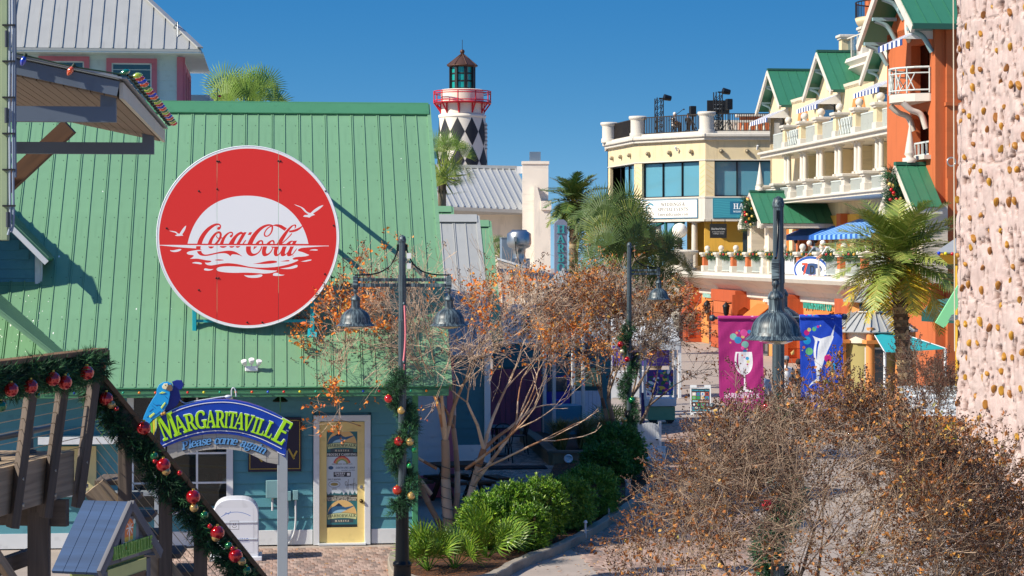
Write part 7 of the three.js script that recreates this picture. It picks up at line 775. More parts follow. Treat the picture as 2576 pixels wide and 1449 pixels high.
{ const Z = 44, k = Z / F, o = at(2345, 640, Z), Y = (y) => EYE + (640 - y) * k, t = thing('ticket_booth', 'white roofed ticket booth with a yellow sign board', 'booth', V3(o.x, 0, o.z), 0.05), X = (x) => (x - 2345) * k; part(t, 'roof', MAT.whitePaint, poly([[X(2268), Y(1040), 0.6], [X(2425), Y(1040), 0.6], [X(2425), Y(975), -0.6], [X(2290), Y(975), -0.6]], 0.04)); for (let i = 0; i < 6; i++) part(t, 'roof_batten', MAT.whiteSiding, bar([X(2270), Y(1036 - i * 11) + 0.03, 0.55 - i * 0.2], [X(2425), Y(1036 - i * 11) + 0.03, 0.55 - i * 0.2], 0.03, 0.03)); part(t, 'fascia', M('#e08a1e', { r: 0.5 }), bx(X(2425) - X(2272), 0.09, 0.06, (X(2425) + X(2272)) / 2, Y(1050), 0.62)); part(t, 'sign_board', M('#ffffff', { r: 0.5, map: canvasTex(512, 96, (g) => { g.fillStyle = '#f2d90f'; g.fillRect(0, 0, 512, 96); const R = rng(8); g.fillStyle = '#fff39a'; for (let i = 0; i < 9; i++) { g.beginPath(); g.ellipse(30 + i * 56, 48 + R() * 8, 20 + R() * 8, 26 + R() * 10, R(), 0, 7); g.fill(); } }) }), printed(X(2425) - X(2268), 0.36, 0, (X(2425) + X(2268)) / 2, Y(1082) , 0.66)); part(t, 'body', M('#e9d98a', { r: 0.7, map: P1 }), bx(X(2420) - X(2280), Y(1060), 0.9, (X(2420) + X(2280)) / 2, Y(1060) / 2, 0)); }
{ const t = thing('white_panel_fence', 'white panel fence at the foot of the climbing wall', 'fence', V3(0, 0, 0)); for (let i = 0; i < 4; i++) { const p = at(2374 + i * 13, 1340, 34 + i * 0.0); part(t, 'panel', MAT.whitePaint, bx(0.076, 0.75, 0.03, p.x, 0.68 + (i % 2) * 0.01, p.z)); } part(t, 'rail', MAT.whitePaint, bx(0.34, 0.06, 0.03, at(2394, 1340, 34).x, 0.9, -34.03)); part(t, 'rail', MAT.whitePaint, bx(0.34, 0.34, 0.05, at(2394, 1340, 34).x, 0.17, -34.03)); }
// ---------------------------------------------------------------- street lamps
const tex2 = M('#ffffff', { r: 0.42, m: 0.1, map: rep(T.patina, 4, 0.5) }), tex3 = M('#ffffff', { r: 0.45, m: 0.1, map: rep(T.patina, 0.9, 0.5) }), baseBlk = M('#0f1317', { r: 0.28, m: 0.4 });
function streetLamp(label, pos, turn, arms, lift = 0) {
  const t = thing('street_lamp', label, 'street lamp', pos, turn, 'village street lamps');
  if (lift) part(t, 'footing', MAT.concrete, cyl(0.3, 0.3, lift, 0, lift / 2, 0, 20));
  const g = new THREE.Group(); const Y = (y) => y + lift;
  part(t, 'upper_post', tex2, lathe([[0.062, Y(1.2)], [0.058, Y(3.95)], [0.062, Y(3.96)], [0.062, Y(3.99)], [0.057, Y(4.0)], [0.056, Y(4.4)], [0.062, Y(4.41)], [0.062, Y(4.64)], [0.052, Y(4.65)], [0.05, Y(5.16)], [0.045, Y(5.19)], [0.03, Y(5.22)], [0, Y(5.23)]], 20)); part(t, 'cap', tex3, lathe([[0.056, Y(5.13)], [0.058, Y(5.17)], [0.045, Y(5.215)], [0, Y(5.24)]], 16));
  const fl = []; for (let i = 0; i < 12; i++) { const a = i / 12 * 2 * PI; fl.push(cyl(0.018, 0.014, 0.74, 0.082 * Math.sin(a), Y(0.8), 0.082 * Math.cos(a), 6)); }
  part(t, 'fluted_base', baseBlk, lathe([[0.16, Y(0)], [0.16, Y(0.12)], [0.135, Y(0.16)], [0.125, Y(0.34)], [0.14, Y(0.36)], [0.14, Y(0.4)], [0.105, Y(0.44)], [0.09, Y(1.14)], [0.098, Y(1.16)], [0.098, Y(1.2)], [0.07, Y(1.24)], [0.062, Y(1.3)]], 24), ...fl);
  for (const s of arms) {
    const a = mesh('arm', [bx(0.66, 0.05, 0.035, s * 0.36, Y(4.575), 0, 0, 0, 0, 0.006), bx(0.66, 0.05, 0.035, s * 0.36, Y(4.495), 0, 0, 0, 0, 0.006), bx(0.075, 0.19, 0.075, s * 0.69, Y(4.54), 0, 0, 0, 0, 0.01)], tex3, t);
    part(a, 'scroll', baseBlk, tube([[s * 0.06, Y(5.06), 0], [s * 0.09, Y(4.95), 0], [s * 0.17, Y(4.80), 0], [s * 0.3, Y(4.70), 0], [s * 0.46, Y(4.655), 0], [s * 0.70, Y(4.645), 0]], 0.011, 28, 8), bx(0.03, 0.1, 0.03, s * 0.065, Y(5.05), 0));
    part(a, 'neck', tex3, lathe([[0.02, 4.45], [0.035, 4.42], [0.035, 4.395], [0.018, 4.37], [0.018, 4.345], [0.05, 4.335], [0.07, 4.30], [0.074, 4.285], [0.076, 4.27], [0.066, 4.265], [0.066, 4.165], [0.085, 4.155], [0.09, 4.145]].reverse().map(([r, y]) => [r, Y(y)]), 20, s * 0.69));
    part(a, 'shade', tex2, lathe([[0.28, 3.89], [0.29, 3.897], [0.25, 3.925], [0.238, 3.935], [0.238, 3.955], [0.228, 3.962], [0.224, 4.0], [0.207, 4.045], [0.175, 4.09], [0.13, 4.125], [0.09, 4.145], [0.08, 4.15]].map(([r, y]) => [r, Y(y)]), 36, s * 0.69)); part(a, 'lens', M('#cfc2a6', { r: 0.15, phys: { clearcoat: 1 } }), lathe([[0, 3.845], [0.1, 3.855], [0.16, 3.88], [0.19, 3.9]].map(([r, y]) => [r, Y(y)]), 24, s * 0.69));
  }
  return t;
}
const lamp1 = streetLamp('twin shade street lamp with garland standing in front of the green roofed shop', at(1012, 1483, 31.5).setY(0), 0.0, [1, -1]);
part(lamp1, 'camera_box', MAT.whitePaint, bx(0.06, 0.08, 0.05, 0.1, 4.93, 0.02), bx(0.06, 0.08, 0.05, 0.1, 4.78, 0.02)); part(lamp1, 'ribbon', M('#e2808a', { r: 0.7 }), tube([[0.035, 4.22, 0.06], [0.045, 4.0, 0.065], [0.05, 3.75, 0.065], [0.035, 3.5, 0.06], [0.02, 3.38, 0.06]], 0.014, 20, 5), bx(0.02, 0.12, 0.01, 0.03, 3.3, 0.06)); part(lamp1, 'clamp', tex3, sph(0.03, 0.03, 4.22, 0.05, 10), sph(0.03, 0.03, 3.36, 0.05, 10));
const lamp2 = streetLamp('single shade street lamp with garland rising from the round shrub', at(1583, 1171, 50).setY(0), 0.05, [1]);
const L3 = at(1958, 640, 20.4).setY(0), lamp3 = streetLamp('street lamp carrying the purple and blue banners', L3, PI / 2 - 0.16, [1, -1], 0.27);
function poleGarland(label, base, y0, y1, seed, n, Z, balls) {
  const t = thing('garland', label, 'garland', V3(0, 0, 0), 0, 'garlands wound round the lamp posts'), P = []; for (let i = 0; i <= 24; i++) { const f = i / 24, a = f * n * 2 * PI + 1.2; P.push(base.clone().add(V3(0.13 * Math.cos(a), y1 + (y0 - y1) * f, 0.13 * Math.sin(a)))); }
  part(t, 'needles', MAT.vc, garlandGeo(P, 0.155, 520, seed, 0.085)).userData.kind = 'stuff'; const gl = (h) => M(h, { r: 0.14, m: 0.4, phys: { clearcoat: 1, clearcoatRoughness: 0.05 } });
  balls.forEach(([x, y, d, c, lab]) => { const r = d / 2 * Z / F, b = thing('ball_ornament', lab, 'ornament', at(x, y, Z), 0, 'balls on the lamp post garlands'); part(b, 'ball', gl(c), sph(r, 0, 0, 0, 18)); part(b, 'cap', M('#c9a94c', { r: 0.3, m: 0.9 }), cyl(r * 0.22, r * 0.2, r * 0.25, 0, r * 1.05, 0, 8)); });
}
poleGarland('evergreen garland spiralling round the post of the twin shade lamp', lamp1.position, 1.15, 3.2, 31, 2.2, 31.3, [[977, 1003, 21, '#c81414', 'red ball at the top of the garland on the twin shade lamp'], [1003, 1110, 24, '#c81414', 'red ball midway down the garland on the twin shade lamp'], [999, 1233, 24, '#c2341a', 'red ball at the foot of the garland on the twin shade lamp'], [1009, 1033, 19, '#c8a45c', 'upper gold ball on the twin shade lamp garland'], [1031, 1112, 20, '#c8a45c', 'gold ball level with the middle red one on the twin shade lamp'], [1034, 1248, 20, '#c8a45c', 'lowest gold ball on the twin shade lamp garland'], [1042, 1132, 15, '#0f8a45', 'green ball at the side of the twin shade lamp garland'], [1030, 1172, 14, '#0f8a45', 'lower green ball on the twin shade lamp garland']]);
poleGarland('evergreen garland spiralling round the single shade lamp', lamp2.position, 0.8, 3.3, 32, 2.2, 49.8, [[1561, 866, 16, '#b3121c', 'red ball high on the single shade lamp garland'], [1578, 904, 14, '#b3121c', 'second red ball on the single shade lamp garland'], [1565, 884, 11, '#e6dcb0', 'pale gold ball high on the single shade lamp garland'], [1590, 1007, 19, '#0d6a35', 'green ball low on the single shade lamp garland'], [1570, 1056, 17, '#c8a45c', 'gold ball at the foot of the single shade lamp garland']]);
poleGarland('evergreen garland on the banner lamp behind the brown tree', lamp3.position, 1.4, 3.5, 33, 2, 20.2, [[1930, 1026, 34, '#b3121c', 'red ball beside the purple banner behind the brown twigs'], [1932, 1270, 34, '#b3121c', 'red ball low on the banner lamp behind the brown twigs']]);
// ---------------------------------------------------------------- banners
function banner(name, label, x0, x1, yTop, yBot, tip, Z, map, seed) {
  const o = at((x0 + x1) / 2, yTop, Z), k = Z / F, w = (x1 - x0) * k, h = (yBot - yTop) * k, tp = (tip - yTop) * k, t = thing(name, label, 'banner', o, 0, 'banners on the street lamp'), NX = 16, NY = 34, B = [], UV = [];
  const pt = (i, j, zo) => { const u = i / NX, f = j / NY, bot = h + (tp - h) * (1 - Math.abs(u - 0.52) * 2), y = -bot * f, x = (u - 0.5) * w * (1 + 0.02 * f) + f * 0.018; const z = 0.006 * Math.sin(f * 6 + u * 4 + seed) * f * (1 - 0.5 * f) + 0.003 * Math.sin(u * 13 + f * 5) * Math.sin(f * 3) + 0.0012 * Math.sin(f * 31 + u * 19 + seed) + zo; return [x, y, z, u, 1 - (bot * f) / tp]; };
  const quad = (zo, flip) => { for (let j = 0; j < NY; j++) for (let i = 0; i < NX; i++) { const a = pt(i, j, zo), b = pt(i, j + 1, zo), c = pt(i + 1, j + 1, zo), d = pt(i + 1, j, zo); for (const q of flip ? [a, c, b, a, d, c] : [a, b, c, a, c, d]) { B.push(q[0], q[1], q[2]); UV.push(q[3], q[4]); } } };
  quad(0.002, false); quad(-0.002, true); const g = new THREE.BufferGeometry(); g.setAttribute('position', new THREE.BufferAttribute(new Float32Array(B), 3)); g.setAttribute('uv', new THREE.BufferAttribute(new Float32Array(UV), 2)); g.computeVertexNormals();
  part(t, 'cloth', M('#ffffff', { r: 0.75, map, bump: GR1, bs: 0.0005 }), g); part(t, 'top_sleeve', M('#ffffff', { r: 0.75, map }), tr(fin(new THREE.CylinderGeometry(0.022, 0.022, w, 14), true), 0, 0.0, -0.004, 0, 0, PI / 2)); return t;
}
function bannerArt(bg, glass) { return canvasTex(440, 1020, (g, w, h) => {
  g.fillStyle = bg; g.fillRect(0, 0, w, h); g.strokeStyle = 'rgba(255,255,255,0.35)'; g.setLineDash([6, 5]); g.lineWidth = 2; g.strokeRect(10, 14, w - 20, h - 30); g.setLineDash([]);
  const C = (x, y, r, c) => { g.globalAlpha = 0.9; g.fillStyle = c; g.beginPath(); g.arc(x, y, r, 0, 7); g.fill(); g.globalAlpha = 1; };
  if (glass) { for (const a of [[150, 190, 34, '#79cdb8'], [196, 225, 36, '#2a9ad0'], [245, 190, 18, '#f4d77a'], [255, 150, 36, '#ee5aa8'], [310, 140, 20, '#2a9ad0'], [265, 270, 36, '#79cdb8'], [240, 305, 18, '#ee5aa8'], [262, 340, 20, '#1a7fc0'], [285, 320, 9, '#f4d77a'], [120, 250, 10, '#f4a06a'], [130, 215, 7, '#ee5aa8'], [185, 150, 13, '#f48a6a'], [210, 130, 8, '#2a9ad0']]) C(...a); g.fillStyle = '#f4f1f4'; g.beginPath(); g.moveTo(170, 345); g.lineTo(330, 345); g.bezierCurveTo(350, 480, 330, 560, 262, 580); g.bezierCurveTo(258, 640, 262, 700, 275, 725); g.bezierCurveTo(320, 735, 330, 748, 330, 755); g.lineTo(190, 755); g.bezierCurveTo(200, 740, 230, 735, 240, 722); g.bezierCurveTo(250, 690, 250, 620, 244, 580); g.bezierCurveTo(170, 560, 140, 470, 170, 345); g.fill(); g.fillStyle = bg; g.beginPath(); g.moveTo(185, 360); g.bezierCurveTo(170, 450, 180, 510, 215, 545); g.bezierCurveTo(195, 500, 190, 430, 200, 360); g.fill(); for (const a of [[235, 380, 10, '#f48a6a'], [255, 400, 7, '#ee5aa8'], [285, 412, 17, '#2a9ad0'], [292, 445, 16, '#e8df8a'], [285, 472, 9, '#d2357a'], [285, 490, 5, '#f4d77a']]) C(...a); }
  else { for (const a of [[75, 240, 40, '#12a5d8'], [72, 160, 28, '#e8177a'], [98, 130, 20, '#f4e27a'], [150, 125, 22, '#6ac26a'], [165, 108, 14, '#2a9ad0'], [190, 100, 13, '#e8177a'], [215, 90, 8, '#f4e27a'], [95, 350, 38, '#6ac26a'], [40, 310, 15, '#f4724a'], [25, 340, 7, '#f4d77a']]) C(...a); g.fillStyle = '#f1f4f6'; g.beginPath(); g.moveTo(130, 190); g.quadraticCurveTo(180, 215, 220, 220); g.quadraticCurveTo(280, 200, 320, 190); g.lineTo(370, 70); g.lineTo(345, 185); g.quadraticCurveTo(345, 195, 350, 200); g.bezierCurveTo(320, 290, 270, 360, 245, 440); g.bezierCurveTo(230, 520, 190, 560, 190, 640); g.lineTo(270, 700); g.quadraticCurveTo(200, 665, 170, 670); g.quadraticCurveTo(110, 670, 80, 720); g.quadraticCurveTo(100, 660, 165, 630); g.bezierCurveTo(170, 520, 140, 470, 140, 350); g.bezierCurveTo(145, 280, 175, 250, 130, 190); g.fill(); g.fillStyle = bg; g.beginPath(); g.moveTo(185, 240); g.bezierCurveTo(160, 320, 160, 400, 172, 440); g.bezierCurveTo(178, 380, 180, 300, 205, 250); g.fill(); for (const a of [[285, 420, 38, '#e8177a'], [295, 475, 28, '#f4d23a'], [335, 500, 32, '#12a5d8'], [330, 550, 22, '#5ab86a'], [285, 590, 22, '#f4724a'], [300, 640, 10, '#e8177a'], [250, 660, 24, '#e8d24a'], [288, 650, 18, '#1aa5d0']]) C(...a); }
  g.fillStyle = '#f3eff3'; g.textAlign = 'center'; g.font = 'bold 70px serif'; g.fillText('HARBORWALK', w / 2, 815, 350); g.font = '54px serif'; g.fillText('– VILLAGE –', w / 2, 872, 330); g.strokeStyle = 'rgba(255,255,255,0.3)'; g.lineWidth = 3; g.beginPath(); g.moveTo(0, 905); g.lineTo(w, 900); g.stroke();
}); }
banner('street_banner', 'purple banner with a white wine glass and bubbles', 1806, 1917, 800, 1008, 1052, 20.35, bannerArt('#ac2476', true), 0); banner('street_banner', 'royal blue banner with a white leaping marlin', 2011, 2118, 797, 1003, 1050, 20.35, bannerArt('#1447c2', false), 2);
for (const [y, z] of [[800, 0], [1022, 0]]) { const a = at(1792, y, 20.38), b = at(2124, y - 3, 20.38); for (const [p, q] of [[a, at(1951, y, 20.38)], [at(1966, y, 20.38), b]]) part(lamp3, 'banner_arm', tex3, rod(lamp3.worldToLocal(p.clone()), lamp3.worldToLocal(q.clone()), 0.014, 10)); for (const p of [a, b]) { const q = lamp3.worldToLocal(p.clone()); part(lamp3, 'arm_knob', tex3, sph(0.032, q.x, q.y, q.z, 12)); } }
// ---------------------------------------------------------------- climbing wall
{
  const U = 9.62, o = vil(U, 0, 29.1), t = thing('climbing_wall', 'pale pink artificial rock climbing wall with amber holds', 'climbing wall', o, TH), L = 4.6, y0 = 0.75, y1 = 9.2, NX = 150, NY = 420, P = [], UV = [];
  // local: x = u - U, z = 29.1 - v (0 at the far edge, grows towards the camera); the face looks to -x
  const rock = (z, y) => { const a = nA(z * 0.11 + 0.3, y * 0.09, 0, 5), b = nB(z * 0.22, y * 0.16 + 0.2, 1, 5), c = nC(z * 0.35, y * 0.22, 2, 5); let d = 0.06 * (a - 0.5) + 0.035 * Math.abs(b - 0.5) + 0.04 * (c - 0.5); d += 0.02 * sm(b, 0.62, 0.70) + 0.045 * sm(c, 0.63, 0.67); for (const s of [2.35, 4.3, 6.2, 8.15]) { const q = Math.abs(y - s - 0.04 * Math.sin(z * 3)); if (q < 0.012) d += 0.03 * (1 - q / 0.012); } const vq = Math.abs(z - 1.72); if (vq < 0.016) d += 0.02; return d; };
  const pt = (i, j) => { const z = i / NX * L, y = y0 + (y1 - y0) * j / NY; const e = i === 0 ? 0.09 * nB(0.3, y * 0.3, 1, 5) : 0; return V3(rock(z, y) - 0.08, y, z + (i === 0 ? e : 0)); };
  let rows = []; for (let i = 0; i <= NX; i++) { const r = []; for (let j = 0; j <= NY; j++) r.push(pt(i, j)); rows.push(r); }
  const pos = new Float32Array((NX + 1) * (NY + 1) * 3), uv = new Float32Array((NX + 1) * (NY + 1) * 2), col = new Float32Array((NX + 1) * (NY + 1) * 3), idx = []; rows.forEach((r, i) => r.forEach((p, j) => { const k = i * (NY + 1) + j; p.toArray(pos, k * 3); uv[k * 2] = p.z; uv[k * 2 + 1] = p.y; const n = nC(p.z * 0.5, p.y * 0.45, 0, 5), m = nA(p.z * 0.3 + 0.2, p.y * 0.5, 1, 4), q = 0.86 + 0.28 * n; const st = nB(p.z * 0.6, p.y * 0.12, 2, 5), cr = sm(nC(p.z * 0.35, p.y * 0.22, 2, 5), 0.63, 0.67) * 0.8, w = 0.86 + 0.28 * st; col[k * 3] = 0.535 * q * w * (1 - cr) + 0.13 * cr; col[k * 3 + 1] = (0.445 - 0.05 * m) * q * w * (1 - cr) + 0.06 * cr; col[k * 3 + 2] = (0.415 - 0.05 * m) * q * w * (1 - cr) + 0.04 * cr; if (i < NX && j < NY) { const a = k, b = k + 1, c = k + NY + 2, d = k + NY + 1; idx.push(a, c, b, a, d, c); } }));
  const g = new THREE.BufferGeometry(); g.setAttribute('position', new THREE.BufferAttribute(pos, 3)); g.setAttribute('uv', new THREE.BufferAttribute(uv, 2)); g.setAttribute('color', new THREE.BufferAttribute(col, 3)); g.setIndex(idx); g.computeVertexNormals(); { const n = g.attributes.normal; if (n.getX(500) > 0) { const I = g.index.array; for (let i = 0; i < I.length; i += 3) { const q = I[i]; I[i] = I[i + 1]; I[i + 1] = q; } g.computeVertexNormals(); } }
  part(t, 'rock_face', M('#ffffff', { vc: true, r: 0.9, bump: rep(T.grain, 3.2, 1.3), bs: 0.014 }), g); part(t, 'core', M('#b79a8e', { r: 0.9, map: CN1 }), bx(1.6, y1 - y0, L - 0.05, 0.95, (y0 + y1) / 2, L / 2 + 0.05)); part(t, 'trailer', M('#3a3f44', { r: 0.6, m: 0.3 }), bx(1.4, 0.3, L, 0.9, 0.5, L / 2)); for (const z of [0.8, 3.6]) part(t, 'jack', MAT.steel, cyl(0.05, 0.05, 0.7, 0.4, 0.35, z, 10), bx(0.25, 0.03, 0.25, 0.4, 0.015, z)); part(t, 'rope', M('#cfc7b4', { r: 0.8 }), rod([-0.2, y1, 0.25], [-0.16, 3.6, 0.2], 0.009)); part(t, 'pivot_hook', MAT.steel, fin(new THREE.TorusGeometry(0.06, 0.012, 6, 16)).translate(-0.15, 6.25, 0.02));
  const R = rng(88), hs = [0, 1, 2].map((k) => { const q = fin(new THREE.SphereGeometry(0.06, 12, 10)), p = q.attributes.position; for (let i = 0; i < p.count; i++) { let x = p.getX(i), y = p.getY(i), z = p.getZ(i); const f = (y + 0.06) / 0.12; const w = [0.12 + 1.1 * f, 1.2 - 1.05 * f, 0.75 + 0.4 * Math.sin(f * 2.6)][k]; p.setXYZ(i, (x - 0.02) * (0.55 + 0.35 * f), y * [1.15, 1.15, 0.85][k] + 0.012 * Math.sin(z * 60 + k), z * w * 0.72); } q.computeVertexNormals(); return q; });
  const hm = ['#a8752e', '#b88a2a', '#9a6630', '#b5822a'].map((c) => M(c, { r: 0.45, map: P1 })); const pts = []; let tries = 0; while (pts.length < 215 && tries++ < 6000) { const z = 0.08 + R() * (L - 0.2), y = y0 + 0.2 + R() * (y1 - y0 - 0.3); if (pts.some(([a, b]) => Math.hypot(a - z, b - y) < 0.25)) continue; pts.push([z, y]); }
  pts.forEach(([z, y], i) => { const m = mesh(i ? 'climbing_hold_' + String(i).padStart(3, '0') : 'climbing_hold', hs[(R() * 3) | 0], hm[(R() * 4) | 0], t); m.position.set(rock(z, y) - 0.095, y, z); m.rotation.x = (R() - 0.5) * 1.2 + (R() < 0.25 ? PI : 0); m.scale.setScalar(0.6 + 0.36 * R()); });
}
// ---------------------------------------------------------------- people
function bodyGeo(bones, res = 56) {   // bones: [ax, ay, az, bx, by, bz, ra, rb, colour]
  const lo = V3(1e9, 1e9, 1e9), hi = V3(-1e9, -1e9, -1e9); for (const b of bones) for (const [p, r] of [[V3(b[0], b[1], b[2]), b[6]], [V3(b[3], b[4], b[5]), b[7]]]) { lo.min(p.clone().subScalar(r + 0.03)); hi.max(p.clone().addScalar(r + 0.03)); }
  const c = lo.clone().add(hi).multiplyScalar(0.5), s = Math.max(hi.x - lo.x, hi.y - lo.y, hi.z - lo.z) / 2 * 1.04, mc = new MarchingCubes(res, new THREE.MeshBasicMaterial(), false, false, 60000); mc.isolation = 0;
  const sd = (b, x, y, z) => { const dx = b[3] - b[0], dy = b[4] - b[1], dz = b[5] - b[2], px = x - b[0], py = y - b[1], pz = z - b[2], q = Math.min(1, Math.max(0, (px * dx + py * dy + pz * dz) / (dx * dx + dy * dy + dz * dz + 1e-9))); return Math.hypot(px - dx * q, py - dy * q, pz - dz * q) - (b[6] + (b[7] - b[6]) * q); };
  for (let k = 0; k < res; k++) for (let j = 0; j < res; j++) for (let i = 0; i < res; i++) { const x = c.x + (i - res / 2) / (res / 2) * s, y = c.y + (j - res / 2) / (res / 2) * s, z = c.z + (k - res / 2) / (res / 2) * s; let d = 1; for (const b of bones) { const e = sd(b, x, y, z), h = Math.max(0, 1 - Math.abs(d - e) / 0.035); d = Math.min(d, e) - h * h * 0.25 * 0.035; } mc.field[i + j * res + k * res * res] = -d; }
  mc.update(); const n = mc.count, P = new Float32Array(mc.positionArray.slice(0, n * 3)), N = new Float32Array(mc.normalArray.slice(0, n * 3)), C = new Float32Array(n * 3); for (let i = 0; i < n; i++) { const x = c.x + P[i * 3] * s, y = c.y + P[i * 3 + 1] * s, z = c.z + P[i * 3 + 2] * s; P[i * 3] = x; P[i * 3 + 1] = y; P[i * 3 + 2] = z; let best = 9, bc = null; for (const b of bones) { const e = sd(b, x, y, z); if (e < best) { best = e; bc = b[8]; } } C.set(bc, i * 3); }
  const g = new THREE.BufferGeometry(); g.setAttribute('position', new THREE.BufferAttribute(P, 3)); g.setAttribute('normal', new THREE.BufferAttribute(N, 3)); g.setAttribute('color', new THREE.BufferAttribute(C, 3)); g.computeVertexNormals(); return g;
}
const skin = hexc('#c99072');
function standing(top, sleeve, low, shoe, stride = 0.1, o = {}) { const B = []; const S = hexc(top), SL = hexc(sleeve), Lw = hexc(low), SH = hexc(shoe);
  B.push([0, 0.98, 0, 0, 1.2, 0, 0.13, 0.14, S], [-0.09, 1.36, 0, 0.09, 1.36, 0, 0.095, 0.095, S], [0, 1.2, 0, 0, 1.36, 0, 0.14, 0.13, S], [0, 1.44, 0, 0, 1.54, 0.01, 0.05, 0.05, skin], [0, 1.6, 0.01, 0, 1.67, 0.01, 0.085, 0.095, skin], [0, 1.6, 0.09, 0, 1.585, 0.105, 0.014, 0.016, skin], [-0.07, 0.94, 0, 0.07, 0.94, 0, 0.12, 0.12, Lw]);
  for (const s of [1, -1]) { const k = s * stride; B.push([s * 0.09, 0.9, 0, s * 0.1, 0.5, k * 0.7, 0.085, 0.06, o.shorts && true ? Lw : Lw], [s * 0.1, 0.5, k * 0.7, s * 0.1, 0.1, k - 0.04, 0.055, 0.04, o.shorts ? skin : Lw], [s * 0.1, 0.05, k - 0.07, s * 0.11, 0.035, k + 0.14, 0.045, 0.035, SH], [s * 0.19, 1.38, 0, s * 0.25, 1.1, -k * 0.4, 0.055, 0.045, SL], [s * 0.25, 1.1, -k * 0.4, s * 0.25, 0.87, -k * 0.4 + 0.08, 0.042, 0.032, o.bare ? skin : SL], [s * 0.25, 0.85, -k * 0.4 + 0.09, s * 0.24, 0.76, -k * 0.4 + 0.1, 0.03, 0.022, skin], [s * 0.23, 0.82, -k * 0.4 + 0.11, s * 0.22, 0.77, -k * 0.4 + 0.14, 0.014, 0.011, skin]); for (let f = 0; f < 3; f++) B.push([s * 0.24, 0.77, -k * 0.4 + 0.085 + f * 0.018, s * 0.235, 0.70 + f * 0.006, -k * 0.4 + 0.10 + f * 0.02, 0.010, 0.009, skin]); }
  return B; }
const scalp = (cap, x, y, z, r) => sph(r, x, y, z, 16, 0.95);
{ // walker in the street, back view
  const t = thing('person', 'person in grey cap, white shirt with dark sleeves, walking away along the walk', 'person', at(1977, 640, 66.5).setY(0), PI + 0.1); part(t, 'body', MAT.vc, bodyGeo(standing('#e4e4e6', '#2d2f38', '#3d3f48', '#8a8a8e', 0.16, { bare: true, shorts: true }), 60)); part(t, 'hair', M('#5a3a28', { r: 0.8 }), sph(0.1, 0, 1.655, -0.01, 14), tube([[0, 1.66, -0.1], [0, 1.58, -0.15], [0.01, 1.42, -0.14]], 0.03, 10, 6)); part(t, 'cap', M('#8e959c', { r: 0.8 }), lathe([[0.112, 1.68], [0.112, 1.72], [0.09, 1.78], [0, 1.795]], 16), bx(0.15, 0.012, 0.1, 0, 1.69, 0.15)); part(t, 'shorts_hem', M('#dcdfe6', { r: 0.8 }), cyl(0.15, 0.14, 0.2, 0, 0.88, 0, 14)); }
{ const t = thing('person', 'person in a pale blue checked shirt half behind the purple banner', 'person', at(1919, 640, 60).setY(0), 0.4); part(t, 'body', MAT.vc, bodyGeo(standing('#8d9db5', '#8d9db5', '#b9ab92', '#4a4038', 0.1, { bare: true }), 56)); part(t, 'hair', M('#3a2a20', { r: 0.8 }), sph(0.102, 0, 1.68, -0.015, 14)); }
{ const t = thing('person', 'person in a dark top half behind the blue banner', 'person', at(2010, 640, 65).setY(0), 2.6); part(t, 'body', MAT.vc, bodyGeo(standing('#2d3038', '#2d3038', '#7a6a5a', '#3a3a3a', 0.12, { bare: true, shorts: true }), 56)); part(t, 'hair', M('#2a201a', { r: 0.8 }), sph(0.102, 0, 1.68, -0.015, 14)); }
function seated(top, low) { const S = hexc(top), Lw = hexc(low), B = []; B.push([0, 0.55, 0, 0, 0.85, 0.02, 0.15, 0.14, S], [-0.09, 1.0, 0.03, 0.09, 1.0, 0.03, 0.09, 0.09, S], [0, 0.85, 0.02, 0, 1.0, 0.03, 0.14, 0.12, S], [0, 1.06, 0.03, 0, 1.16, 0.05, 0.05, 0.05, skin], [0, 1.22, 0.06, 0, 1.29, 0.06, 0.085, 0.095, skin], [0, 1.22, 0.14, 0, 1.205, 0.155, 0.014, 0.015, skin]); for (const s of [1, -1]) B.push([s * 0.09, 0.52, 0, s * 0.11, 0.52, 0.4, 0.085, 0.065, Lw], [s * 0.11, 0.52, 0.4, s * 0.11, 0.1, 0.42, 0.06, 0.04, Lw], [s * 0.11, 0.05, 0.4, s * 0.12, 0.035, 0.58, 0.045, 0.035, hexc('#2a2a2a')], [s * 0.19, 1.0, 0.03, s * 0.26, 0.76, 0.05, 0.05, 0.043, S], [s * 0.26, 0.76, 0.05, s * 0.1, 0.7, 0.27, 0.04, 0.032, skin], [s * 0.1, 0.7, 0.27, s * 0.05, 0.69, 0.34, 0.03, 0.02, skin], [s * 0.06, 0.72, 0.31, s * 0.03, 0.74, 0.35, 0.012, 0.01, skin]); return B; }
{ const t = thing('person', 'guitarist in a white shirt seated on the roof deck', 'person', V3(9.95, 12.27, -131), 0.9); part(t, 'body', MAT.vc, bodyGeo(seated('#e8e6e2', '#3a3a44'), 50)); part(t, 'cap', M('#d9d6d0', { r: 0.8 }), sph(0.11, 0, 1.31, 0.05, 12)); const g = thing('guitar', 'brown guitar held by the seated player on the roof deck', 'guitar', V3(9.95, 12.27, -131), 0.9); part(g, 'guitar_body', M('#8a5a2e', { r: 0.4 }), sph(0.2, 0.05, 0.66, 0.3, 14, 0.8), sph(0.15, -0.15, 0.74, 0.3, 14, 0.8)); part(g, 'neck', M('#4a3222', { r: 0.5 }), rod([-0.2, 0.76, 0.32], [-0.8, 0.98, 0.3], 0.03)); const s = thing('stool', 'dark stool under the guitarist on the roof deck', 'stool', V3(9.95, 12.25, -131), 0.9); part(s, 'seat', MAT.black, cyl(0.2, 0.2, 0.05, 0, 0.4, -0.02, 14)); for (let i = 0; i < 3; i++) part(s, 'leg', MAT.iron, rod([0.1 * Math.sin(i * 2.1), 0.38, 0.1 * Math.cos(i * 2.1)], [0.2 * Math.sin(i * 2.1), 0, 0.2 * Math.cos(i * 2.1)], 0.02)); }
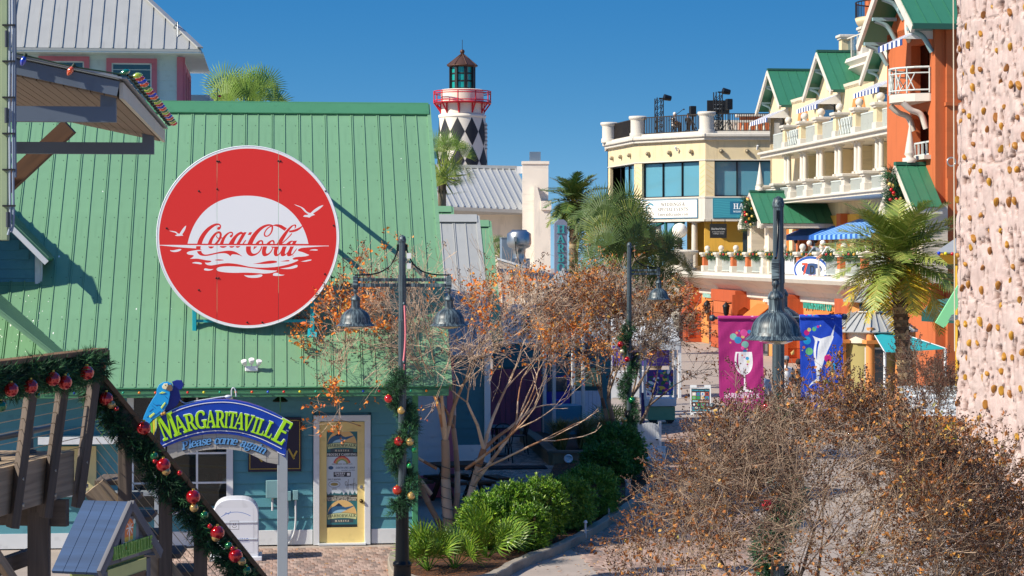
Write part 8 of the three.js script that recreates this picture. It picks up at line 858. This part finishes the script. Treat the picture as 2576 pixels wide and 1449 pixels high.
{ const t = thing('person', 'musician in black clothes and hat standing on the roof deck', 'person', V3(10.75, 12.25, -130.2), -0.4); part(t, 'body', MAT.vc, bodyGeo(standing('#1e2024', '#1e2024', '#202226', '#181818', 0.05), 50)); part(t, 'hat', MAT.black, lathe([[0.16, 1.7], [0.1, 1.71], [0.1, 1.82], [0, 1.84]], 14)); t.scale.setScalar(0.72); }
for (const [v, dz, top, lab, hairC] of [[95.6, 0, '#8f97a3', 'figure in grey leaning over the white terrace rail', '#d9d6d0'], [93.2, 0.1, '#e2e4e6', 'figure in white leaning over the white terrace rail', '#eceae4']]) { const S = hexc(top), L = hexc('#d6d8da'), t = thing('person', lab, 'person', vil(25.1, 3.95, v), TH - PI / 2 - 0.5); const B = [[0, 0.95, 0, 0, 1.12, 0.2, 0.13, 0.13, S], [0, 1.12, 0.2, 0, 1.25, 0.42, 0.13, 0.12, S], [-0.1, 1.27, 0.45, 0.1, 1.27, 0.45, 0.09, 0.09, S], [0, 1.33, 0.55, 0, 1.4, 0.62, 0.05, 0.05, skin], [0, 1.44, 0.68, 0, 1.5, 0.7, 0.09, 0.1, skin], [-0.07, 0.92, -0.02, 0.07, 0.92, -0.02, 0.12, 0.12, L]]; for (const s of [1, -1]) B.push([s * 0.09, 0.88, -0.02, s * 0.1, 0.48, 0.02, 0.085, 0.06, L], [s * 0.1, 0.48, 0.02, s * 0.1, 0.1, -0.1, 0.055, 0.04, L], [s * 0.1, 0.05, -0.1, s * 0.1, 0.035, 0.08, 0.045, 0.035, L], [s * 0.2, 1.26, 0.46, s * 0.28, 1.02, 0.62, 0.05, 0.042, S], [s * 0.28, 1.02, 0.62, s * 0.2, 0.86, 0.85, 0.04, 0.03, skin], [s * 0.2, 0.86, 0.85, s * 0.19, 0.8, 0.92, 0.028, 0.02, skin]); part(t, 'body', MAT.vc, bodyGeo(B, 52)); part(t, 'hair', M(hairC, { r: 0.9 }), sph(0.125, 0, 1.52, 0.67, 14)); }
{ // woman on the deck
  const out = V3(-rd.z, 0, rd.x).normalize(); if (out.x < 0) out.negate(); const p = railR.clone().addScaledVector(rd, 0.95).addScaledVector(out, -0.85).setY(DKY - 0.35), t = thing('person', 'woman with long blond hair in a dark top seated on the deck', 'person', p, -2.0); part(t, 'body', MAT.vc, bodyGeo(seated('#23304a', '#2a2f3a'), 56)); const gs = [], R = rng(6); for (let i = 0; i < 26; i++) { const a = (i / 26) * 2 * PI, r = 0.09; if (Math.cos(a) > 0.72) continue; gs.push(tube([[0.04 * Math.sin(a), 1.38, 0.06 + 0.03 * Math.cos(a)], [r * Math.sin(a) * 1.2, 1.27, 0.05 + r * 1.2 * Math.cos(a)], [r * Math.sin(a) * 1.4, 1.1, 0.0 + r * Math.cos(a) + 0.02 * R()], [r * Math.sin(a) * 1.5 + 0.02 * R(), 0.86 - 0.06 * R(), -0.06 + r * Math.cos(a)]], 0.024, 10, 5)); } part(t, 'hair', M('#b8966a', { r: 0.6 }), sph(0.105, 0, 1.3, 0.05, 14), ...gs); const c = thing('deck_stool', 'wooden stool under the woman on the deck', 'stool', p.clone().setY(DKY), 0); part(c, 'seat', MAT.railWood, cyl(0.2, 0.2, 0.04, 0, 0.06, 0, 16)); part(c, 'block', MAT.deckWood, cyl(0.12, 0.12, 0.05, 0, 0.02, 0, 12)); p.y = DKY - 0.3; }
// ---------------------------------------------------------------- crape myrtles in autumn
function myrtle(name, label, base, o) {
  const R = rng(o.seed), t = thing(name, label, 'tree', V3(0, 0, 0)), trunk = new Buf(), twig = new Buf(), leaf = new Buf(), pods = new Buf(), bark = o.bark.map(hexc), twc = o.twig.map(hexc), lc = o.leafCols.map(hexc), pc = o.podCols.map(hexc), tips = [], nodes = [];
  const fits = (p) => { const q = p.clone().sub(o.centre); return (q.x / o.rx) ** 2 + (q.y / o.ry) ** 2 + (q.z / o.rz) ** 2; };
  const rnd = () => V3(R() - 0.5, R() - 0.5, R() - 0.5).multiplyScalar(2);
  function grow(p, d, len, r, lev, lim = 1) {
    if (lev === 1 || lev === 3) lim *= 0.78 + 0.4 * R();
    const S = lev === 0 ? 5 : lev < 3 ? 4 : 3, st = len / S; let q = p.clone(), dir = d.clone(), rr = r;
    for (let i = 0; i < S; i++) {
      dir.addScaledVector(rnd(), lev === 0 ? 0.10 : 0.16).addScaledVector(V3(0, 1, 0), lev < 2 ? 0.04 : o.lift).normalize(); const n = q.clone().addScaledVector(dir, st), r1 = Math.max(o.rmin, rr * (lev === 0 ? 0.93 : 0.84)), col = vary(lev < 2 ? bark[(R() * bark.length) | 0] : twc[(R() * twc.length) | 0], R, 0.15);
      (lev < 2 ? trunk : twig).tube(q, n, rr, r1, lev < 2 ? 8 : lev < 4 ? 5 : 3, col); q = n; rr = r1; if (lev >= 2) nodes.push([q.clone(), dir.clone(), rr]); const f = fits(q); if (lev > 1 && f > lim * (1.0 + 0.25 * R())) { tips.push([q.clone(), dir.clone(), lev]); return; }
      if (lev >= 2 && lev < o.depth && R() < o.side) grow(q, dir.clone().addScaledVector(rnd(), 0.9).normalize(), len * (0.45 + 0.3 * R()), rr * 0.55, Math.min(o.depth, lev + 2), lim);
    }
    tips.push([q.clone(), dir.clone(), lev]); if (lev >= o.depth) return;
    const nC = lev === 0 ? 3 : 2 + (R() < 0.45 ? 1 : 0); for (let k = 0; k < nC; k++) { const nd = dir.clone().addScaledVector(rnd(), o.spread).addScaledVector(V3(q.x - o.axis.x, 0, q.z - o.axis.z).normalize(), 0.10).normalize(); grow(q, nd, len * (0.62 + 0.2 * R()), rr * (nC === 2 ? 0.78 : 0.68), lev + 1, lim); }
  }
  for (const [dx, dz, tx, tz, L, r, dy = 0] of o.trunks) grow(base.clone().add(V3(dx, dy, dz)), V3(tx, 1, tz).normalize(), L, r, 0);
  { const N0 = nodes.length; for (let i = 0; i < (o.extra || 0); i++) { const [q, d, r] = nodes[(R() * N0) | 0]; grow(q, d.clone().addScaledVector(rnd(), 0.9).normalize(), (0.28 + 0.3 * R()) * o.size, Math.min(r, 0.006 * o.size), o.depth - (R() < 0.4 ? 1 : 0)); } }
  for (const [q, d, lev] of tips) {
    if (lev < 3) continue; const f = fits(q), cl = nA(q.x * 0.11 + 0.3 * q.z * 0.11, q.y * 0.13 + 0.2, 0, 3), n = R() < sm(cl, o.c0 ?? 0.38, o.c1 ?? 0.56) ? o.leafN(f, R, q) : 0; for (let k = 0; k < n; k++) { const ld = d.clone().addScaledVector(rnd(), 1.1).addScaledVector(V3(0, -1, 0), 0.35).normalize(), p = q.clone().addScaledVector(rnd(), 0.05 * o.size); leaf.leaf(p, ld, rnd().normalize(), (0.026 + 0.06 * R() * R()) * o.size * (o.lf || 1), (0.02 + 0.022 * R()) * o.size * (o.lf || 1), vary(lc[(R() * R() * lc.length) | 0], R, 0.28)); }
    if (R() < o.podP) { const n2 = 4 + (R() * 8) | 0, L = (0.10 + 0.10 * R()) * o.size; for (let k = 0; k < n2; k++) { const s = (0.25 + 0.75 * k / n2) * L, a = q.clone().addScaledVector(d, s), b = a.clone().addScaledVector(d.clone().addScaledVector(rnd(), 0.9).normalize(), 0.035 * o.size); twig.tube(a, b, 0.0016 * o.size, 0.001 * o.size, 3, twc[0]); pods.blob(b, (0.0075 + 0.004 * R()) * o.size, vary(pc[(R() * pc.length) | 0], R, 0.25)); } twig.tube(q, q.clone().addScaledVector(d, L), 0.002 * o.size, 0.001 * o.size, 3, twc[0]); }
  }
  part(t, 'trunk', o.barkMat || MAT.vc, trunk.geo()); part(t, 'branches', MAT.vc, twig.geo()).userData.kind = 'stuff'; part(t, 'leaves', M('#ffffff', { vc: true, r: 0.6, phys: { transmission: 0.22, thickness: 0 } }), leaf.geo()).userData.kind = 'stuff'; if (pods.p.length) part(t, 'seed_pods', MAT.vc, pods.geo()).userData.kind = 'stuff';
  return t;
}
{
  const b1 = at(1128, 1355, 36.9).setY(0.05);
  const T1 = myrtle('crape_myrtle', 'pale barked crape myrtle with orange leaves and wire wound trunks', b1, { seed: 4, lf: 1.35, c0: 0.36, c1: 0.54, centre: V3(-1.3, 2.95, -36.9), rx: 2.35, ry: 2.35, rz: 1.8, axis: b1, depth: 7, spread: 0.55, lift: 0.03, side: 0.36, rmin: 0.003, size: 1.1, bark: ['#c9ab8e', '#b8967a', '#d6bca2', '#a87a58'], twig: ['#c9ae94', '#b59a80', '#d8c0a8'], leafCols: ['#e8861c', '#f0992e', '#d66c16', '#e8ab42', '#c45a1a', '#a8a63e'], podCols: ['#4a2f22', '#5a3a28', '#3a251c'], trunks: [[0, 0, -0.10, 0.02, 1.7, 0.10], [0.14, 0.02, 0.30, -0.05, 1.6, 0.08], [-0.02, -0.05, -0.5, -0.05, 1.75, 0.06], [-0.3, 0.0, -0.8, 0.15, 1.5, 0.04, 0.75], [0.1, -0.06, 0.06, -0.2, 1.9, 0.06], [0.42, 0.0, 0.85, 0.15, 1.3, 0.036, 0.9], [0.5, 0.1, 2.2, 0.3, 1.3, 0.022, 1.15], [-0.2, 0.05, -2.0, 0.4, 1.3, 0.028, 1.2], [0.3, 0.1, 1.5, 0.8, 1.2, 0.028, 1.2]], extra: 700, leafN: (f, R, q) => R() < (q.x < -0.9 || q.y > 3.6 ? 0.8 : 0.4) ? 1 + (R() * (q.x < -0.6 ? 4 : 3)) | 0 : 0, podP: 0.1 });
  const wire = []; for (const [tx, ph, h] of [[-0.05, 0, 1.15], [0.32, 1, 1.25]]) { const pts = []; for (let i = 0; i <= 60; i++) { const f = i / 60, y = 0.12 + f * h, a = f * 26 * PI / 2 + ph, r = 0.108 - 0.02 * f; pts.push(b1.clone().add(V3((ph ? 0.14 : 0) + tx * y * 0.93 + r * Math.cos(a), y, r * Math.sin(a)))); } wire.push(tube(pts, 0.006, 240, 4)); } part(T1, 'light_wire', M('#1d4a4f', { r: 0.5 }), ...wire);
  const b2 = at(1556, 1175, 51.8).setY(0.2);
  myrtle('crape_myrtle', 'many stemmed brown crape myrtle behind the single shade lamp', b2, { seed: 23, lf: 1.25, c0: 0.26, c1: 0.44, centre: V3(2.35, 2.9, -51.8), rx: 2.35, ry: 2.2, rz: 1.9, axis: b2, depth: 7, spread: 0.58, lift: 0.015, side: 0.34, rmin: 0.004, size: 1.35, bark: ['#8a7462', '#6f5c4e', '#a38d78'], twig: ['#b8a48e', '#a38e7a', '#c8b49e'], leafCols: ['#bd7022', '#cc842e', '#a35a1e', '#c89a40', '#9a6426', '#a8963e'], podCols: ['#5a2f20', '#6b3a26', '#4a2a1e'], trunks: [[0, 0, -0.1, 0, 1.3, 0.07], [0.1, 0.05, 0.2, 0.05, 1.3, 0.07], [-0.1, -0.05, -0.35, -0.05, 1.3, 0.06], [0.2, -0.1, 0.5, -0.1, 1.2, 0.055], [0.05, 0.1, 0.0, 0.2, 1.2, 0.06]], extra: 250, leafN: (f, R) => R() < 0.6 ? 1 + (R() * 3) | 0 : 0, podP: 0.1 });
  const b3 = V3(1.9, 0, -16.8);
  myrtle('crape_myrtle', 'bushy brown crape myrtle full of seed pods in front of the banner lamp', b3, { seed: 41, lf: 1.25, c0: 0.22, c1: 0.42, centre: V3(2.5, 1.98, -16.9), rx: 1.62, ry: 1.78, rz: 1.3, axis: b3, depth: 7, spread: 0.58, lift: 0.035, side: 0.46, rmin: 0.0018, size: 0.72, bark: ['#6a5848', '#7d6a58', '#54463a'], twig: ['#a08a74', '#b59c84', '#84705e'], leafCols: ['#9a5e2a', '#b47632', '#c88a3a', '#804c24', '#d4a852', '#968f3e'], podCols: ['#4a2f22', '#5c3a28', '#3a251c', '#6b4630'], trunks: [[0, 0, -0.02, 0, 1.6, 0.05], [-0.06, 0, -0.42, 0.1, 1.35, 0.042], [0.08, 0, 0.35, -0.05, 1.6, 0.045], [0.05, 0.05, 0.75, 0.1, 1.5, 0.042], [0, 0.06, 0.25, 0.4, 1.4, 0.04], [0, -0.06, 0.1, -0.4, 1.5, 0.04], [0.1, 0, 0.55, -0.3, 1.55, 0.04], [-0.08, 0, -0.75, 0, 1.1, 0.035], [-0.05, 0.1, -0.85, 0.4, 1.3, 0.032], [-0.05, 0, -0.6, -0.3, 1.3, 0.035], [-0.08, 0, -1.0, 0.0, 1.25, 0.032], [0, 0, -0.25, 0.25, 1.45, 0.04]], extra: 4000, leafN: (f, R) => R() < 0.7 ? 1 + (R() * 3) | 0 : 0, podP: 0.4 });
  const b4 = V3(4.35, 0, -17.6);
  myrtle('crape_myrtle', 'bare twiggy crape myrtle with dark pods in front of the climbing wall', b4, { seed: 57, centre: V3(4.2, 1.75, -17.6), rx: 1.1, ry: 1.55, rz: 0.9, axis: b4, depth: 6, spread: 0.6, lift: 0.01, side: 0.4, rmin: 0.0018, size: 0.62, bark: ['#6a5848', '#7d6a58'], twig: ['#7a6858', '#8f7d6c'], leafCols: ['#7a4a22', '#8f5a26', '#6a4020'], podCols: ['#3f2a20', '#4f3426', '#33221a'], trunks: [[0, 0, -0.15, 0, 1.0, 0.04], [0.05, 0, 0.2, 0.1, 1.0, 0.035], [-0.05, 0, -0.5, 0.1, 1.0, 0.035]], extra: 1200, leafN: (f, R) => R() < 0.3 ? 1 : 0, podP: 0.5 });
  const b5 = at(2345, 1200, 40).setY(0);
  myrtle('crape_myrtle', 'thin brown crape myrtle between the kiosk and the climbing wall', b5, { seed: 71, centre: V3(b5.x + 0.1, 2.2, -40), rx: 0.95, ry: 1.5, rz: 0.9, axis: b5, depth: 6, spread: 0.55, lift: 0.02, side: 0.38, rmin: 0.0035, size: 1.1, bark: ['#6a5848', '#7d6a58'], twig: ['#7a6858', '#8f7d6c'], leafCols: ['#7a4422', '#8f5426', '#6a3a20'], podCols: ['#4f2f22', '#5f3a28'], trunks: [[0, 0, -0.1, 0, 1.0, 0.05], [0.05, 0, 0.25, 0.1, 1.0, 0.04], [-0.05, 0, -0.35, 0.1, 1.0, 0.04]], leafN: (f, R) => R() < 0.5 ? 1 + (R() * 2) | 0 : 0, podP: 0.6 });
}
// ---------------------------------------------------------------- shrubs, hedge, palmettos, grass
function shrub(label, parts, n, cols, L, seed, stemC = '#5a4a38') {
  const R = rng(seed), t = thing('shrub', label, 'shrub', V3(0, 0, 0), 0, 'evergreen shrubs in the kerbed bed'), B = new Buf(), S = new Buf(), cc = cols.map(hexc), vol = parts.reduce((a, p) => a + p[3] * p[4] + p[4] * p[5], 0);
  for (const [x, y, z, rx, ry, rz] of parts) { const k = Math.round(n * (rx * ry + ry * rz) / vol); for (let i = 0; i < k; i++) { const d = V3(R() - 0.5, R() - 0.42, R() - 0.5).normalize(), f = 0.72 + 0.34 * R() * R() + 0.10 * nA(d.x * 0.5 + x, d.y * 0.5 + d.z * 0.4, 0, 4), p = V3(x + d.x * rx * f, y + d.y * ry * f, z + d.z * rz * f); if (p.y < 0.08) continue; const col = cc[(R() * cc.length) | 0]; for (let j = 0; j < 5; j++) { const ld = d.clone().multiplyScalar(0.7).add(V3(0, 0.5, 0)).addScaledVector(V3(R() - 0.5, R() - 0.5, R() - 0.5), 2.0).normalize(); B.leaf(p, ld, V3(R() - 0.5, R(), R() - 0.5).normalize(), L * (0.7 + 0.6 * R()), L * 0.32, vary(col, R, 0.22)); } }
    for (let i = 0; i < 14; i++) { const d = V3(R() - 0.5, 0.2 + R(), R() - 0.5).normalize(); S.tube(V3(x + (R() - 0.5) * 0.1, 0.04, z + (R() - 0.5) * 0.1), V3(x + d.x * rx * 0.8, y + d.y * ry * 0.75, z + d.z * rz * 0.8), 0.012, 0.005, 4, hexc(stemC)); } }
  part(t, 'foliage', M('#ffffff', { vc: true, r: 0.45, phys: { transmission: 0.18, thickness: 0 } }), B.geo()).userData.kind = 'stuff'; part(t, 'stems', MAT.vc, S.geo()).userData.kind = 'stuff';
}
const bright = ['#5c8a1e', '#7aa52a', '#4c7a1c', '#96b83a', '#3f661a'], mid = ['#5f9030', '#709e38', '#4d7a28', '#82ac44'], deep = ['#4c7a32', '#5c8c3a', '#3f6a2c', '#6a9a44'];
shrub('sunlit yellow green pittosporum hedge behind the palmettos', [[-0.42, 0.5, -35.5, 0.5, 0.5, 0.5], [0.05, 0.58, -35.8, 0.55, 0.56, 0.5], [0.5, 0.6, -36.3, 0.5, 0.56, 0.5], [0.3, 0.42, -35.2, 0.4, 0.42, 0.35]], 7000, bright, 0.07, 101); shrub('mid green pittosporum hedge between the sunlit hedge and the round shrub', [[0.95, 0.5, -37.9, 0.55, 0.5, 0.6], [1.45, 0.48, -39.9, 0.6, 0.5, 0.7]], 5200, mid, 0.07, 102); shrub('tall round dark green shrub beside the white gate', [[2.25, 0.62, -46.4, 0.72, 0.64, 0.72], [2.0, 0.45, -45.7, 0.6, 0.45, 0.5]], 4600, deep, 0.085, 103);
function fanBlade(n, L, spread, droop, R, cA, cB, fold = 0.12, ww = 0.034) { const B = new Buf(); for (let i = 0; i < n; i++) { const a = (i / (n - 1) - 0.5) * spread, d = V3(Math.sin(a), Math.cos(a), 0), s = V3(Math.cos(a), -Math.sin(a), 0), l = L * (0.82 + 0.18 * Math.cos(a)) * (0.92 + 0.16 * R()), w = l * ww, c = vary(i % 3 ? cA : cB, R, 0.18), zf = (i % 2 ? 1 : -1) * 0.006, P = (f, dz) => d.clone().multiplyScalar(l * f).add(V3(0, 0, -droop * l * f * f * f + Math.abs(Math.sin(a)) * l * f * fold + dz)); const p0 = P(0.02, 0), m = P(0.45, zf), m2 = P(0.75, zf), e = P(1, -droop * l * 0.25), o = (p, k) => p.clone().addScaledVector(s, w * k); B.tri(p0, o(m, 1), o(m, -1), c); B.quad(o(m, 1), o(m2, 0.7), o(m2, -0.7), o(m, -1), c); B.tri(o(m2, 0.7), e, o(m2, -0.7), c); } return B; }
function palmetto(label, pos, n, size, seed) { const R = rng(seed), t = thing('palmetto', label, 'palmetto', pos, 0, 'palmettos at the bed corner'), cA = hexc('#5f8420'), cB = hexc('#86a030'), stem = hexc('#5f8a24'), gs = [0, 1, 2, 3].map(() => { const B = fanBlade(15, 0.46 * size, 2.6, 0.3, R, cA, cB); return B.geo(); }), mt = M('#ffffff', { vc: true, r: 0.4, phys: { transmission: 0.25, thickness: 0 } }); for (let i = 0; i < n; i++) { const az = R() * 2 * PI, tl = 0.25 + 0.75 * R(), L = (0.3 + 0.35 * R()) * size, d = V3(Math.sin(tl) * Math.cos(az), Math.cos(tl), Math.sin(tl) * Math.sin(az)), f = mesh('frond', gs[i % 4], mt, t); f.position.copy(d.clone().multiplyScalar(L)); f.quaternion.setFromUnitVectors(V3(0, 1, 0), d.clone().addScaledVector(V3(0, 1, 0), 0.2).normalize()); f.rotateY(R() * 6.28); const S = new Buf(); S.tube(V3(0, 0, 0), d.clone().multiplyScalar(L), 0.008, 0.005, 4, stem); mesh('stalk', S.geo(), MAT.vc, t); } }
palmetto('sunlit low palmetto at the bed corner by the lamp base', V3(-1.3, 0.05, -33.0), 22, 0.8, 201); palmetto('taller palmetto in front of the sunlit hedge', V3(-0.4, 0.05, -34.4), 20, 0.95, 202); palmetto('spiky palmetto between the lamp and the tree trunk', V3(-0.9, 0.05, -33.2), 16, 0.75, 203); palmetto('young palmetto in the planter by the pale blue boards', V3(2.45, 0.26, -54.5), 9, 1.1, 204); palmetto('strap leaved palmetto below the climbing wall', V3(5.0, 0.35, -20.5), 12, 0.9, 205);
{ const R = rng(301), B = new Buf(), t = thing('grass_clump', 'tall tan and green ornamental grass in the planter', 'grass', V3(0, 0, 0)), cs = ['#8a8456', '#6f7a3a', '#a3976a', '#56662e'].map(hexc); for (let i = 0; i < 2600; i++) { const k = (i % 3), c = V3([1.15, 1.75, 2.3][k], 0.26, [-51.2, -51.6, -52][k]), a = R() * 6.28, s = 0.15 + 0.5 * R(), h = 0.55 + 0.35 * R(), p = c.clone().add(V3((R() - 0.5) * 0.25, 0, (R() - 0.5) * 0.25)), m = p.clone().add(V3(Math.cos(a) * s * 0.4, h * 0.7, Math.sin(a) * s * 0.4)), e = p.clone().add(V3(Math.cos(a) * s, h * (0.75 + 0.2 * R()), Math.sin(a) * s)), w = V3(-Math.sin(a), 0, Math.cos(a)).multiplyScalar(0.006), col = vary(cs[(R() * 4) | 0], R, 0.2); B.tri(p.clone().add(w), p.clone().sub(w), m, col); B.tri(m.clone().add(w), m.clone().sub(w), e, col); } part(t, 'blades', MAT.vc, B.geo()).userData.kind = 'stuff'; }
// ---------------------------------------------------------------- palms
function palmTrunk(B, pts, r0, r1, cols, R, boots) { for (let i = 0; i < pts.length - 1; i++) { const f = i / (pts.length - 1); B.tube(pts[i], pts[i + 1], r0 + (r1 - r0) * f, (r0 + (r1 - r0) * f) * 0.94, 12, vary(cols[i % cols.length], R, 0.15)); if (boots) for (let k = 0; k < 9; k++) { const a = k / 9 * 2 * PI + i * 0.35, rr = r0 + (r1 - r0) * f, c = V3(Math.cos(a), 0, Math.sin(a)), p = pts[i].clone().addScaledVector(c, rr * 0.95), u = V3(0, 0.09, 0), s = V3(-Math.sin(a), 0, Math.cos(a)).multiplyScalar(rr * 0.28), col = vary(cols[(k + i) % cols.length], R, 0.3); B.quad(p.clone().sub(s), p.clone().add(s), p.clone().addScaledVector(s, 0.6).add(u).addScaledVector(c, rr * 0.22), p.clone().addScaledVector(s, -0.6).add(u).addScaledVector(c, rr * 0.22), col); B.tri(p.clone().sub(s), p.clone().addScaledVector(s, -0.6).add(u).addScaledVector(c, rr * 0.22), p.clone().add(u).addScaledVector(c, -0.02), col); } } }
function fanPalm(label, pos, h, rad, n, seed, cA, cB, droop, trunkR = 0.16, low = -0.9) {
  const R = rng(seed), t = thing('fan_palm', label, 'palm', pos, 0, 'fan palms of the village'), A = hexc(cA), Bc = hexc(cB), gs = [0, 1, 2, 3, 4].map((q) => fanBlade(24, rad * 0.46, 2.7, droop, R, q % 2 ? Bc : A, q === 3 ? hexc('#8f8440') : A, 0.4, 0.021).geo()), mt = M('#ffffff', { vc: true, r: 0.62, phys: { transmission: 0.25, thickness: 0 } }), TB = new Buf(), pts = []; for (let i = 0; i <= 12; i++) pts.push(V3(0, h * i / 12, 0)); palmTrunk(TB, pts, trunkR * 1.1, trunkR, ['#7a6a58', '#8a7a66', '#5f5244'].map(hexc), R, true); part(t, 'trunk', MAT.vc, TB.geo()); const SB = new Buf();
  for (let i = 0; i < n; i++) { const az = i * 2.39996 + R() * 0.4, el = low + (1.3 - low) * ((i + 0.5) / n), L = rad * (0.35 + 0.4 * R()), d = V3(Math.cos(el) * Math.cos(az), Math.sin(el), Math.cos(el) * Math.sin(az)), e = d.clone().multiplyScalar(L).add(V3(0, h - 0.08 * L, 0)), f = mesh('frond', gs[i % 5], mt, t); SB.tube(V3(0, h - 0.15, 0), e, 0.025, 0.014, 5, vary(hexc('#8a9a3a'), R, 0.2)); f.position.copy(e); const out = d.clone().addScaledVector(V3(0, 1, 0), -0.25).normalize(), right = V3(-Math.sin(az), 0, Math.cos(az)), up = right.clone().cross(out); f.quaternion.setFromRotationMatrix(new THREE.Matrix4().makeBasis(right.clone().negate(), out, up.negate().multiplyScalar(-1))); f.rotateX(0.25 * (R() - 0.3)); f.rotateY((R() - 0.5) * 0.7); }
  part(t, 'stalks', MAT.vc, SB.geo()); return t;
}
function datePalm(label, pos, h, rad, n, seed, cols, lean = V3(0, 0, 0), trunkR = 0.2, low = -0.75) {
  const R = rng(seed), t = thing('date_palm', label, 'palm', pos, 0, 'feather palms of the village'), TB = new Buf(), pts = []; for (let i = 0; i <= 26; i++) pts.push(V3(0, h * i / 26, 0).addScaledVector(lean, (i / 26) - 1)); palmTrunk(TB, pts, trunkR * 1.05, trunkR, ['#8a7458', '#6a5540', '#a3906f', '#5a4634'].map(hexc), R, true); part(t, 'trunk', MAT.vc, TB.geo());
  const mk = (cu, dr, c1, c2) => { const B = new Buf(), N = 40, P = (f) => V3(0, rad * f * (1 - dr * 0.25 * f), -dr * rad * f * f * 0.75); let prev = P(0); for (let i = 1; i <= 10; i++) { const q = P(i / 10); B.tube(prev, q, 0.022 * (1 - i / 12), 0.022 * (1 - (i + 1) / 12), 4, hexc('#a8a452')); prev = q; } for (let i = 4; i < N; i++) { const f = i / N, p = P(f), tg = P(Math.min(1, f + 0.02)).sub(p).normalize(), L = rad * 0.30 * Math.sin(PI * (0.12 + 0.84 * f)) * (0.85 + 0.3 * R()) + 0.06; for (const s of [1, -1]) { const d = V3(s * 0.85, 0, 0).addScaledVector(tg, 0.75).add(V3(0, 0, 0.32 - 0.5 * R())).normalize(), sd = d.clone().cross(tg).cross(d).normalize().multiplyScalar(0.021), e = p.clone().addScaledVector(d, L).add(V3(0, 0, -0.06 * L)), m = p.clone().addScaledVector(d, L * 0.45), c = vary(R() < 0.6 ? c1 : c2, R, 0.25); B.tri(p.clone().add(sd), p.clone().sub(sd), m.clone().add(sd), c); B.tri(m.clone().add(sd), p.clone().sub(sd), m.clone().sub(sd), c); B.tri(m.clone().add(sd), m.clone().sub(sd), e, c); } } return B.geo(); };
  const C = cols.map(hexc), gUp = [0, 1, 2].map((k) => mk(0, 0.4 + 0.15 * k, C[0], C[1])), gLow = [0, 1, 2].map((k) => mk(0, 0.55 + 0.15 * k, C[2], C[3])), mt = M('#ffffff', { vc: true, r: 0.45, phys: { transmission: 0.2, thickness: 0 } });
  for (let i = 0; i < n; i++) { const az = i * 2.39996 + R() * 0.3, k = (i + 0.5) / n, el = low + (1.4 - low) * k, d = V3(Math.cos(el) * Math.cos(az), Math.sin(el), Math.cos(el) * Math.sin(az)), right = V3(-Math.sin(az), 0, Math.cos(az)), up = right.clone().cross(d); if (up.y < 0) up.negate(); const x = d.clone().cross(up), f = mesh('frond', (k < 0.2 ? gLow : gUp)[i % 3], mt, t); f.quaternion.setFromRotationMatrix(new THREE.Matrix4().makeBasis(x, d, up)); f.position.set(0, h - 0.05 + 0.1 * k, 0).addScaledVector(d, 0.06); f.scale.setScalar(0.85 + 0.25 * R()); f.rotateY((R() - 0.5) * 0.5); }
  const bs = new Buf(); for (let i = 0; i < 40; i++) { const a = R() * 6.28, y = h - 0.5 + 0.5 * R(); bs.tube(V3(Math.cos(a) * trunkR * 0.8, y - 0.1, Math.sin(a) * trunkR * 0.8), V3(Math.cos(a) * trunkR * 1.5, y + 0.12, Math.sin(a) * trunkR * 1.5), 0.03, 0.015, 4, vary(hexc(R() < 0.5 ? '#a3762e' : '#6a5540'), R)); } part(t, 'frond_bases', MAT.vc, bs.geo()); return t;
}
datePalm('full crowned date palm with yellowing lower fronds before the octagonal kiosk', at(2256, 640, 60).setY(0), 4.75, 2.2, 60, 401, ['#7f9240', '#a5ac58', '#d4b42c', '#b4ae3c'], V3(-0.35, 0, 0), 0.21, -0.5);
datePalm('date palm behind the beige chimney house', at(1443, 640, 104).setY(0), 7.5, 1.75, 48, 402, ['#4f6a34', '#647c3a', '#7d8434', '#6a7a34'], V3(0, 0, 0), 0.22);
fanPalm('broad shaggy fan palm in front of the event hall', at(1545, 640, 78).setY(0), 5.2, 2.35, 88, 403, '#46601f', '#6b7a2a', 0.5, 0.2, -0.9); fanPalm('lower shaggy fan palm beside the terrace end', at(1650, 640, 80).setY(0), 4.2, 1.9, 56, 404, '#415a20', '#5f7028', 0.6, 0.2, -1.0);
fanPalm('slim fan palm rising beside the green roof edge', at(1112, 640, 61).setY(0), 7.3, 1.25, 30, 405, '#6a8a2e', '#8fa03a', 0.45, 0.12, -1.1); fanPalm('fan palm top showing over the green roof ridge', at(608, 640, 55).setY(0), 8.3, 1.7, 40, 406, '#6f8f2a', '#94a83a', 0.35, 0.14, -0.4); fanPalm('small palm behind the narrow green roofed shop', at(1262, 640, 68).setY(0), 5.0, 0.7, 18, 407, '#4f6a2e', '#647c3a', 0.5, 0.1, -1.0);
renderer.render(scene, camera);
